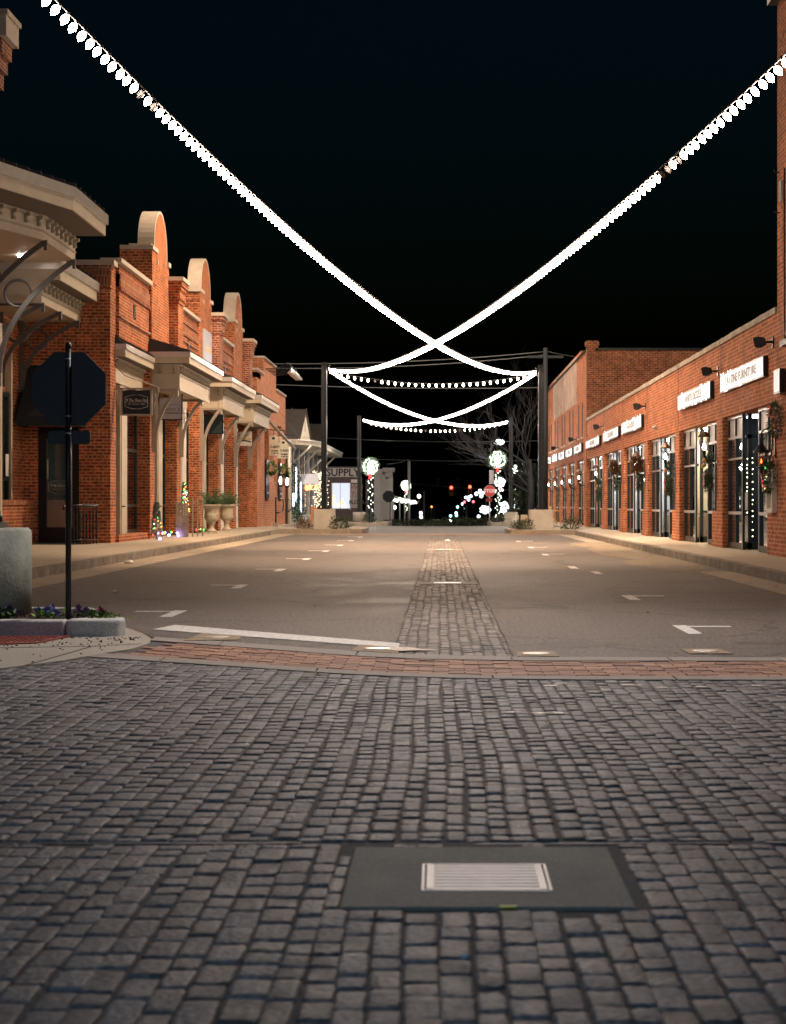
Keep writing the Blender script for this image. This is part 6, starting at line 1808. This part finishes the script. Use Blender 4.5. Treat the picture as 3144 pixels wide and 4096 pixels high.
# dark tree mass and bare tree at right
def bare_tree(x, Y, h, lab, seed=1, lean=(-.6,0)):
    r2 = random.Random(seed); t = thing('bare_tree', (x,Y,zt(Y)), lab, 'tree', 'leafless trees')
    tr = MB(); br = MB()
    g = Vector((x,Y,zt(Y)))
    tr.tube([g, g+Vector((.1,0,h*.25)), g+Vector((0,.1,h*.5))], [.2,.15,.11], 8); tr.build('trunk', M_bark, t)
    def grow(p, d, L_, r, n):
        q = p+d*L_*.5+Vector((r2.uniform(-.1,.1),r2.uniform(-.1,.1),r2.uniform(0,.1)))*L_; e = p+d*L_
        br.tube([p,q,e], [r,r*.8,r*.55], 4, cap=False)
        if n > 0:
            for k in range(3 if n > 1 else 4):
                dd = (d+Vector((r2.uniform(-.75,.75),r2.uniform(-.75,.75),r2.uniform(-.25,.6)))).normalized()
                grow(p+d*L_*r2.uniform(.5,1), dd, L_*r2.uniform(.55,.8), r*.55, n-1)
    for k in range(6): grow(g+Vector((0,0,h*(.25+.04*k))), Vector((r2.uniform(-1,1)+lean[0],r2.uniform(-.7,.7),r2.uniform(.4,1.2))).normalized(), h*.33, .06, 3)
    br.build('branches', M_bark, t)
M_bark = pl('grey_bark', (.012,.012,.014), .9, noise=.3)
bare_tree(4.9, 97, 7.5, 'bare tree reaching left between the two right poles', 4, (-.8,0))
bare_tree(5.3, 108, 9, 'tall faint bare tree behind the nearer right pole', 9, (-.5,0))
def shrub(x, y, z, r, lab, m=M_needle, n=420, sq=.75, name='shrub', grp='low shrubs on the far islands'):
    t = MB()
    foliage(t, (x,y,z+r*sq*.55), (r,r,r*sq), n, r*.28, r*.09, 0, .3, .35)
    for k in range(6): t.tube([(x,y,z),(x+rnd.uniform(-r,r)*.5,y+rnd.uniform(-r,r)*.5,z+r*.7)], .01, 4)
    return tag(t.build(name, m), lab, 'shrub', grp)
M_shrub = pl('shrub_leaves', (.04,.055,.025), .7, noise=.4, nscale=9)
shrub(-5.1,64.9,.15,.33,'reddish brown round shrub left of the nearer left pole base', pl('reddish_shrub', (.12,.06,.03), .8, noise=.4))
shrub(-3.75,65.0,.15,.42,'round green shrub right of the nearer left pole base', M_shrub)
shrub(-3.9,95.2,.05,.40,'low dark shrub right of the farther left pole base', M_shrub)
shrub(2.78,63.3,.15,.30,'leafy shrub at the left end of the right island', M_shrub)
shrub(3.05,63.0,.15,.33,'round green shrub just left of the nearer right pole base', M_shrub)
shrub(4.75,64.0,.13,.38,'dark shrub right of the nearer right pole base', M_shrub, name='shrub')
shrub(3.1,95.4,.05,.36,'dark shrub under the tallest wreathed lamp', M_shrub)
for (px, Y, L_, lab) in ((412,120,5.5,'long low dark hedge beyond the left island'),(475,112,6.0,'long low dark hedge left of the tallest wreathed lamp')):
    mb = MB(); c = P(px,500,Y)
    for q in range(2200):
        u = rnd.random(); xx = c.x+(u-.5)*L_; h = .55*(1-(2*u-1)**6); d = Vector((rnd.gauss(0,1),rnd.gauss(0,1),rnd.gauss(0,1))).normalized()
        mb.leaf((xx, Y+rnd.uniform(-.6,.6), zt(Y)+.15+rnd.random()*h), .16, .06, d)
    tag(mb.build('hedge', M_shrub), lab, 'hedge', 'low hedges beyond the crossing')
for (px, Y, h, w, lab) in ((530,112,4.2,1.5,'dark evergreen mass behind the nearer right pole'),(522,125,5.0,1.3,'dark evergreen between the two right poles'),(431,200,3.2,.9,'small conical evergreen left of the white car')):
    c = P(px,500,Y); t = thing('evergreen_tree', (c.x,Y,zt(Y)), lab, 'tree', 'dark evergreen trees at the far end')
    MB().tube([(c.x,Y,zt(Y)),(c.x,Y,zt(Y)+h*.5)], .12, 6).build('trunk', M_bark, t)
    mb = MB()
    for q in range(1600):
        u = rnd.random()**.8; rr = w*(1-u*.85)*(.8+.2*math.sin(u*19)); a = rnd.uniform(0,2*PI); k2 = math.sqrt(rnd.random())
        mb.leaf((c.x+rr*k2*math.cos(a), Y+rr*k2*math.sin(a), zt(Y)+.4+u*(h-.4)), .3, .1, (math.cos(a),math.sin(a),-.2))
    mb.build('crown', M_shrub, t)
tag(MB().box(P(383,0,130).x,P(384.5,0,130).x,129.9,130.1,zt(130),P(0,517,130).z).build('yellow_post', pl('hydrant_yellow', (.5,.5,.05), .5)), 'short yellow green post at the far left corner', 'post')
tag(MB().box(P(516,0,100).x,P(519,0,100).x,100,100.3,-.1,P(0,515,100).z).build('small_bollard', M_plaster), 'short pale bollard between the two right pole bases', 'bollard')
# yellow bench frame by the two storey building
t = MB(); c = P(553,522,80)
t.tube([(c.x,80,.15),(c.x-.15,80,.95)], .03, 5); t.tube([(c.x-.15,80,.6),(c.x-.5,80,.6)], .03, 5); t.tube([(c.x-.1,80,.6),(c.x+.2,80,.12)], .03, 5); t.tube([(c.x-.1,80,.8),(c.x+.3,80,.75)], .025, 5)
tag(t.build('yellow_stand', pl('stand_yellow', (.7,.35,.03), .5)), 'small orange yellow metal stand by the farthest storefront', 'stand')
# white car cresting the road
Y = 175; c = P(434, 522, Y); g = zt(Y)
car = thing('parked_car', (c.x,Y,g), 'white car half hidden by the rise of the road', 'car')
mb = MB()
prof = [(-.85,.35),(-.87,.75),(-.80,.95),(-.42,1.05),(-.16,1.42),(.35,1.47),(.66,1.2),(.82,1.08),(.87,.8),(.86,.35)]
L_ = 2.35
mb.prism([(c.x+p*L_/1.75, g+q) for p, q in prof], 'y', Y-.85, Y+.85); o = mb.build('body', M_carw, car)
mb = MB(); mb.prism([(c.x+p*L_/1.75, g+q) for p, q in ((-.36,1.07),(-.13,1.36),(.08,1.38),(.08,1.07))], 'y', Y-.87, Y-.852); mb.prism([(c.x+p*L_/1.75, g+q) for p, q in ((.12,1.07),(.12,1.38),(.33,1.40),(.56,1.16),(.56,1.07))], 'y', Y-.87, Y-.852)
mb.build('side_window', M_black, car)
for s in (-.56, .56):
    w_ = MB().prism([(c.x+s*L_/1.75+.33*math.cos(2*PI*q/14), g+.34+.33*math.sin(2*PI*q/14)) for q in range(14)], 'y', Y-.9, Y-.7).build('wheel', M_tire, car)
MB().ball((c.x+.83*L_/1.75,Y-.6,g+.98), .13, 6, 5).build('headlight', em('car_lamp', (1,1,1), 8), car)
# ------------------------------------------------------------------ props on the near ground and pavement
# slab with slotted grate
sl = thing('drain_slab', (.125,5.08,0), 'square grey-green concrete slab with a pale slotted grate set in the setts', 'drain')
mb = MB()
x0, x1, y0, y1 = -.268, .518, 4.672, 5.484
gx0, gx1, gy0, gy1 = -.058, .312, 4.86, 5.225
mb.box(x0,gx0,y0,y1,-.03,.004); mb.box(gx1,x1,y0,y1,-.03,.004); mb.box(gx0,gx1,y0,gy0,-.03,.004); mb.box(gx0,gx1,gy1,y1,-.03,.004)
mb.build('slab', G_slab, sl)
M_grate = pl('pale_grate_metal', (.74,.66,.62), .42, metal=.1, noise=.10, nscale=12)
mb = MB()
f = .022
mb.box(gx0+.002,gx1-.002,gy0+.002,gy0+.012,-.02,.006); mb.box(gx0+.002,gx1-.002,gy1-.012,gy1-.002,-.02,.006); mb.box(gx0+.002,gx0+.010,gy0+.012,gy1-.012,-.02,.006); mb.box(gx1-.010,gx1-.002,gy0+.012,gy1-.012,-.02,.006)
mb.box(gx0+.016,gx0+.036,gy0+.016,gy1-.016,-.02,.008); mb.box(gx1-.036,gx1-.016,gy0+.016,gy1-.016,-.02,.008)
n = 8; L_ = (gy1-gy0-.032)/n
for k in range(n): mb.box(gx0+.036,gx1-.036,gy0+.016+k*L_,gy0+.016+k*L_+L_*.56,-.02,.007)
mb.build('grate', M_grate, sl)
MB().box(gx0,gx1,gy0,gy1,-.03,-.022).build('pit', pl('grate_pit', (.06,.045,.04), .8), sl)
# slot lights in the centre strip
for k, (y, lab) in enumerate(((23.85,'pale slotted light bar in the nearer concrete band of the centre strip'),(41.35,'pale slotted light bar in the farther concrete band of the centre strip'))):
    tag(MB().box(-.10,.27,y-.12,y+.12,.003,.010).build('ground_light_bar', em('ground_bar%d' % k, (1,.93,.85), .55)), lab, 'ground light', 'light bars set in the centre strip')
# square plates with round markers
def plate(c, lab, big, m):
    cx = sum(p[0] for p in c)/4; cy = sum(p[1] for p in c)/4
    t = thing('ground_plate', (cx,cy,0), lab, 'ground plate', 'plates with reflective centres in the asphalt')
    MB().prism(c, 'z', .0, .0095).build('plate', m, t)
    mb = MB(); mb.lathe([(.10,.0095),(.10,.013),(.08,.0145),(.02,.016)], (cx,cy,0), 18); mb.build('marker', pl('reflector%d' % int(cx*10+50), (.7,.66,.62), .3, metal=.5, noise=.25, nscale=30), t)
M_plate = pl('sandy_plate', (.26,.20,.13), .8, noise=.2, nscale=8)
plate([(-2.02,13.72),(-1.60,13.80),(-1.62,14.22),(-1.98,14.5)], 'sandy square plate near the left end of the white stop bar', 0, M_plate)
plate([(-.66,12.78),(-.31,12.58),(-.30,13.05),(-.62,13.32)], 'sandy square plate at the right end of the white stop bar', 0, M_plate)
plate([(.53,12.30),(.83,12.30),(.81,12.74),(.55,12.68)], 'sandy square plate just right of the cobbled centre strip', 0, M_plate)
plate([(1.78,12.52),(2.09,12.52),(2.05,12.95),(1.77,12.93)], 'sandy square plate far to the right in the asphalt', 0, M_plate)
mb = MB(); r2 = random.Random(4)
pts = [(-.40,12.8),(-.30,12.72),(-.12,12.78),(.0,12.86),(-.14,12.90),(-.26,13.06),(-.42,13.0)]
mb.add([(p[0],p[1],.0125) for p in pts], [tuple(range(7))]); struct(mb, 'pale_spill', pl('pale_spill', (.55,.47,.38), .6, noise=.2, nscale=20))
# small pale flecks lying flat on the setts
mb = MB()
for (cx, cy, w_, h_) in ((1.52,10.3,.06,.05),(1.12,10.38,.10,.03),(.72,10.5,.05,.03),(1.86,10.35,.05,.04),(.65,10.35,.06,.04),(.5,9.0,.07,.03),(.60,9.02,.04,.04),(.38,9.05,.05,.02),(1.3,10.25,.06,.03)):
    pp = [(cx+w_*math.cos(a)*rnd.uniform(.4,1), cy+h_*math.sin(a)*rnd.uniform(.4,1), .0055+rnd.uniform(0,.001)) for a in [2*PI*q/9 for q in range(9)]]
    mb.add(pp, [tuple(range(9))])
struct(mb, 'pale_flecks', pl('fleck_white', (.8,.74,.68), .35, noise=.2, nscale=40))
# litter and leaves
def litter(x, y, s, lab, m, flat=.4):
    mb = MB(); mb.ball((x,y,.012+s*flat*.5), s, 7, 5, sq=(1,.8,flat))
    for i in range(len(mb.v)):
        v = mb.v[i]; mb.v[i] = (v[0]+rnd.uniform(-.2,.2)*s, v[1]+rnd.uniform(-.2,.2)*s, max(.008, v[2]+rnd.uniform(-.15,.15)*s))
    tag(mb.build('litter', m), lab, 'litter')
M_lit = pl('litter_paper', (.75,.70,.64), .7)
litter(-5.62,31.5,.09,'crumpled white paper in the left gutter', M_lit)
litter(-3.95,21.2,.05,'small white scrap on the asphalt beyond the island', M_lit, .2)
litter(.18,49.5,.09,'white scrap lying on the farther part of the centre strip', M_lit)
litter(1.06,4.55,.012,'tiny pale cigarette end on the setts right of the drain', M_lit)
litter(.055,4.12,.012,'tiny blue white scrap on the setts below the drain', pl('litter_blue', (.45,.58,.68), .5))
tag(MB().box(.155,.20,4.655,4.675,.004,.008).build('tape_scrap', pl('tape_yellow', (.55,.55,.03), .6)), 'yellow tape scrap on the near edge of the drain slab', 'litter')
for k, (x, y, lab) in enumerate(((2.02,17.1,'dark fallen leaf on the right asphalt lane'),(-1.3,18.2,'dark fallen leaf on the left asphalt lane'),(2.55,12.7,'dark fallen leaf near the right concrete corner'),(.95,7.0,'small brown leaf on the setts right of centre'),(.52,8.55,'curled leaf on the setts under the brick band'),(4.3,22.5,'brown leaf in the right gutter'))):
    mb = MB(); s = .045; a = rnd.uniform(0,3)
    pp = [(x+s*math.cos(a+t)*q, y+s*math.sin(a+t)*q, .012+.012*abs(math.sin(t*2))) for t, q in ((0,1.2),(.8,.5),(1.6,.7),(2.6,.5),(3.14,1.1),(4,.45),(4.9,.7),(5.6,.5))]
    mb.add(pp, [tuple(range(8))]); tag(mb.build('fallen_leaf', M_brownleaf), lab, 'leaf', 'fallen leaves')
# small drain stones at the kerb
# pansies in the mulch bed
def pansy(x, y, lab, petals, leaf, n=14, r=.16):
    t = thing('pansy', (x,y,.13), lab, 'flower', 'bedding flowers in the mulch bed')
    mb = MB()
    for k in range(60): mb.leaf((x+rnd.gauss(0,r*.45), y+rnd.gauss(0,r*.35), .13+rnd.random()*.05), .06, .028, (rnd.gauss(0,1),rnd.gauss(0,1),.6))
    mb.build('leaves', leaf, t)
    mb = MB()
    for k in range(n):
        cx, cy, cz = x+rnd.gauss(0,r*.45), y+rnd.gauss(0,r*.3), .17+rnd.random()*.06
        for q in range(5):
            a = 2*PI*q/5+rnd.random()*.3
            d = Vector((math.cos(a), -.25, math.sin(a)))
            mb.leaf((cx,cy,cz), .032, .03, d)
    mb.build('petals', petals, t)
pansy(-3.95+1.02,14.62,'purple black pansy clump right of the sign post', M_purple, M_lf, 12) if 0 else None
M_lf = pl('pansy_leaves', (.05,.12,.03), .6, noise=.3)
M_lfb = pl('bright_pansy_leaves', (.16,.28,.03), .6, noise=.3)
pansy(-3.27,14.55,'pale violet blue pansy clump left of the sign post', M_blueflower, M_lfb, 9, .12)
pansy(-3.62,14.6,'dark purple pansy clump beside the round concrete base', M_purple, M_lf, 8, .10)
pansy(-2.93,14.5,'nearly black pansy clump right of the sign post', M_purple, M_lf, 8, .10)
pansy(-2.80,14.45,'small dark maroon pansy near the end of the island kerb', pl('maroon_petals', (.18,.01,.03), .7), M_lf, 3, .06)
mb = MB()
for k in range(130): mb.leaf((-2.78+rnd.gauss(0,.07), 14.42+rnd.gauss(0,.04), .12), rnd.uniform(.05,.1), .01, (rnd.gauss(0,1),rnd.gauss(-.3,.6),.5))
tag(mb.build('grass_tuft', M_lfb), 'yellow green grass tuft spilling over the end stone of the island', 'grass')

# urn planters with ferny shrubs
def urn(x, y, lab):
    t = thing('urn_planter', (x,y,.15), lab, 'planter', 'pair of stone urns on the left pavement')
    mb = MB(); mb.box(x-.2,x+.2,y-.2,y+.2,.15,.21)
    mb.lathe([(.17,.06),(.15,.10),(.09,.14),(.075,.22),(.085,.28),(.13,.32),(.12,.35),(.19,.40),(.22,.50),(.215,.62),(.22,.74),(.26,.82),(.30,.86),(.31,.90),(.28,.91),(.26,.86)], (x,y,.15), 28)
    for k in range(28):
        a = 2*PI*k/28; mb.tube([(x+.125*math.cos(a),y+.125*math.sin(a),.51),(x+.19*math.cos(a),y+.19*math.sin(a),.56),(x+.222*math.cos(a),y+.222*math.sin(a),.66),(x+.217*math.cos(a),y+.217*math.sin(a),.76)], .010, 4)
    for k in range(36):
        a = 2*PI*k/36; mb.ball((x+.30*math.cos(a),y+.30*math.sin(a),1.02), .018, 5, 4)
    mb.build('urn', M_stone, t)
    return t
def fern(x, y, lab):
    t = MB()
    for k in range(46):
        a = rnd.uniform(0,2*PI); e = rnd.uniform(.3,1.4); L_ = rnd.uniform(.35,.62); p = Vector((x,y,1.03)); d = Vector((math.cos(a)*math.cos(e), math.sin(a)*math.cos(e), math.sin(e)))
        pts = []
        for q in range(7):
            pts.append(p.copy()); p = p+d*L_/6; d = (d+Vector((0,0,-.10))).normalized()
        t.tube(pts, .005, 3)
        for q in range(1, 7):
            for s in range(7):
                pp = pts[q]+(pts[q-1]-pts[q])*rnd.random()
                t.leaf(pp, rnd.uniform(.06,.12), .014, Vector((rnd.gauss(0,1),rnd.gauss(0,1),rnd.gauss(0,.8)))+d)
    return tag(t.build('potted_shrub', pl('fern_green', (.055,.11,.04), .6, noise=.35, nscale=6)), lab, 'plant', 'feathery shrubs in the stone urns')
urn(-7.22,55.0,'nearer stone urn planter on the left pavement'); fern(-7.22,55.0,'feathery green shrub in the nearer stone urn')
urn(-7.28,59.4,'farther stone urn planter beside the white door post'); fern(-7.28,59.4,'feathery green shrub in the farther stone urn')
# weathered picket boards
for k in range(8):
    x = -7.42+.072*k+(.02 if k > 4 else 0); y = 48.9+(.0 if k < 5 else .5*(k-4)); h = (1.02,1.0,.98,1.04,1.0,1.12,1.15,1.08)[k]; w_ = .064 if k < 5 else .04
    mb = MB(); mb.prism([(x,.15),(x+w_,.15),(x+w_,.15+h-.08),(x+w_/2,.15+h),(x,.15+h-.08)], 'y', y, y+.02)
    tag(mb.build('wooden_picket', M_wood), '%s weathered wooden picket from the left leaning by the second brick pier' % ('first','second','third','fourth','fifth','sixth','seventh','eighth')[k], 'board', 'weathered pickets standing on the left pavement')
# lit Christmas trees
def xmas(x, y, z, h, w_, lab, n=60, snow=False, big=.028):
    t = thing('christmas_tree', (x,y,z), lab, 'tree', 'small Christmas trees by the shop fronts')
    MB().tube([(x,y,z),(x,y,z+h*.3)], .025, 6).build('trunk', M_wood, t)
    mb = MB()
    for k in range(900):
        u = rnd.random()**.7; rr = w_*(1-u)*(.85+.15*math.sin(u*30)); a = rnd.uniform(0,2*PI)
        mb.leaf((x+rr*math.cos(a)*.85, y+rr*math.sin(a)*.85, z+.08+u*(h-.08)), .09, .02, (math.cos(a),math.sin(a),-.3))
    mb.build('branches', pl('frosty_needles', (.12,.15,.14), .6, noise=.5, nscale=10) if snow else M_needle, t)
    for mt, nm in ((E_white2, 'white_lights'), (E_redc, 'red_lights'), (E_greenc, 'green_lights'), (E_amber, 'amber_lights')):
        mb = MB()
        for k in range(n//4):
            u = rnd.random(); rr = w_*(1-u)+.03; a = -PI/2+rnd.uniform(-1.5,1.5)+.6
            mb.ball((x+rr*math.cos(a), y+rr*math.sin(a), z+.1+u*(h-.12)), big*rnd.uniform(.7,1.1), 6, 4)
        mb.build(nm, mt, t)
    return t
E_white2 = em('white_fairy_light', (.9,.97,1.0), 4)
xmas(-7.24,49.4,.75,.95,.10,'densely lit little Christmas tree above the weathered pickets', 72, big=.017)
xmas(-7.42,45.6,.15,1.0,.13,'frosty little Christmas tree at the foot of the second brick pier', 12, True, .02)
tag(MB().box(-7.32,-7.16,49.3,49.5,.15,.76).build('tree_stand', M_wood), 'wooden box that carries the densely lit tree behind the pickets', 'stand')
def garl(pts, lab):
    t = thing('ground_garland', pts[0], lab, 'garland', 'lit garlands lying on the left pavement'); mb = MB()
    for k in range(420):
        i = rnd.randrange(len(pts)-1); p = Vector(pts[i]).lerp(Vector(pts[i+1]), rnd.random())
        mb.leaf(p+Vector((rnd.gauss(0,.05),rnd.gauss(0,.05),abs(rnd.gauss(0,.05)))), .09, .02, (rnd.gauss(0,1),rnd.gauss(0,1),.4))
    mb.build('greenery', M_needle, t)
    for mt, nm in ((E_amber,'amber_bulbs'),(E_redc,'red_bulbs'),(E_greenc,'green_bulbs'),(E_violet,'violet_bulbs')):
        mb = MB()
        for k in range(3):
            i = rnd.randrange(len(pts)-1); p = Vector(pts[i]).lerp(Vector(pts[i+1]), rnd.random()); mb.ball(p+Vector((0,-.07,.07)), .03, 6, 5, sq=(.8,.8,1.3))
        mb.build(nm, mt, t)
garl([(-7.8,48.2,.2),(-7.65,48.1,.2),(-7.5,48.3,.22),(-7.38,48.5,.2)], 'garland with coloured bulbs on the pavement left of the pickets')
garl([(-7.6,54.2,.2),(-7.45,54.3,.22),(-7.35,54.2,.2)], 'small green garland on the pavement left of the first urn')
mb = MB()
for (x, y, z) in ((-7.5,48.2,.22),(-7.33,48.8,.2),(-7.3,45.4,.17),(-7.36,48.8,.26)): mb.ball((x,y,z), .035, 6, 5)
tag(mb.build('violet_lights', em('violet_glow', (.35,.28,1.0), 25)), 'violet glowing light tips at the foot of the pickets', 'lights')
mb = MB()
for k in range(26): mb.ball((-8.22+rnd.uniform(-.03,.03), 44.9+rnd.gauss(0,.16), 1.35-k*.032+rnd.uniform(-.03,.03)), .018, 5, 4)
tag(mb.build('red_window_lights', E_redc), 'cluster of red lights low behind the first shop window', 'fairy lights')
tag(MB().box(-7.69,-7.68,51.35,51.5,.72,.8).build('outlet_box', pl('outlet_cover', (.5,.35,.2), .5)), 'tiny outlet cover low on the third brick pier', 'outlet')
MB().box(0,.01,0,.01,0,.01)

# ------------------------------------------------------------------ unseen fill lights added above the frame and behind the camera
def lamp(x, y, z, e, col=(1.0,.62,.34), size=.5, tgt=None):
    l = bpy.data.lights.new('added_fill_light', 'AREA'); l.energy = e; l.color = col; l.shape = 'DISK'; l.size = size
    o = bpy.data.objects.new('added_fill_light', l); COL.objects.link(o); o.location = (x,y,z)
    if tgt:
        o.rotation_euler = (Vector(tgt)-Vector((x,y,z))).to_track_quat('-Z','Y').to_euler()
    return o
WC = (1.0,.70,.46)
def spot(x, y, z, e, col, ang, tgt, r=.25):
    l = bpy.data.lights.new('added_fill_spot', 'SPOT'); l.energy = e; l.color = col; l.spot_size = rad(ang); l.spot_blend = 1; l.shadow_soft_size = r
    o = bpy.data.objects.new('added_fill_spot', l); COL.objects.link(o); o.location = (x,y,z)
    o.rotation_euler = (Vector(tgt)-Vector((x,y,z))).to_track_quat('-Z','Y').to_euler()
lamp(3.4, 48, 15.4, 3600, WC, tgt=(-7,54,1))
lamp(-3.4, 48, 15.4, 3400, WC, tgt=(7,54,1))
spot(0, 32, 11.4, 10500, (1.0,.68,.46), 70, (-.8,34,0))
spot(0, 44, 14.4, 26000, (1.0,.66,.44), 60, (0,45,0))
spot(0.4, 16, 6.9, 2000, (1.0,.88,.82), 110, (0.3,13.5,0))
lamp(-2.5, -7, 6.5, 330, (.50,.74,1.0), size=1.5, tgt=(-1,7,0))  # cool fill added behind the camera, no lamp modelled there
lamp(0, 76, 23.0, 9000, (1.0,.84,.68), tgt=(0,92,0))
# ------------------------------------------------------------------ camera, world
cam = bpy.data.cameras.new('camera'); co = bpy.data.objects.new('camera', cam); COL.objects.link(co)
co.location = (0, 0, 1.08); co.rotation_euler = (rad(90), 0, 0)
cam.sensor_fit = 'VERTICAL'; cam.sensor_height = 36; cam.sensor_width = 27.6; cam.lens = 1750/1024*36
cam.shift_x = (393-441.3)/1024; cam.shift_y = -(512-503.8)/1024
cam.clip_end = 4000; cam.clip_start = .05
cam.dof.use_dof = True; cam.dof.focus_distance = 24; cam.dof.aperture_fstop = 5.4; cam.dof.aperture_blades = 9
S.camera = co
w = bpy.data.worlds.new('World'); S.world = w; w.use_nodes = True
N = w.node_tree.nodes; L = w.node_tree.links
sk = N.new('ShaderNodeTexSky'); sk.sky_type = 'NISHITA'; sk.sun_disc = False
sk.sun_elevation = rad(-2); sk.sun_rotation = rad(200)
mx = N.new('ShaderNodeMix'); mx.data_type = 'RGBA'; mx.blend_type = 'MULTIPLY'; mx.inputs[0].default_value = 1; mx.inputs[7].default_value = (.10,.55,1,1)
L.new(sk.outputs[0], mx.inputs[6]); L.new(mx.outputs[2], N['Background'].inputs[0]); N['Background'].inputs[1].default_value = .035
S.view_settings.view_transform = 'Standard'; S.view_settings.look = 'None'; S.view_settings.exposure = 0; S.view_settings.gamma = 1
S.cycles.use_denoising = True
S.cycles.max_bounces = 6; S.cycles.diffuse_bounces = 3; S.cycles.glossy_bounces = 3; S.cycles.transparent_max_bounces = 12
S.cycles.sample_clamp_indirect = 4; S.cycles.sample_clamp_direct = 0
S.cycles.caustics_reflective = False; S.cycles.caustics_refractive = False
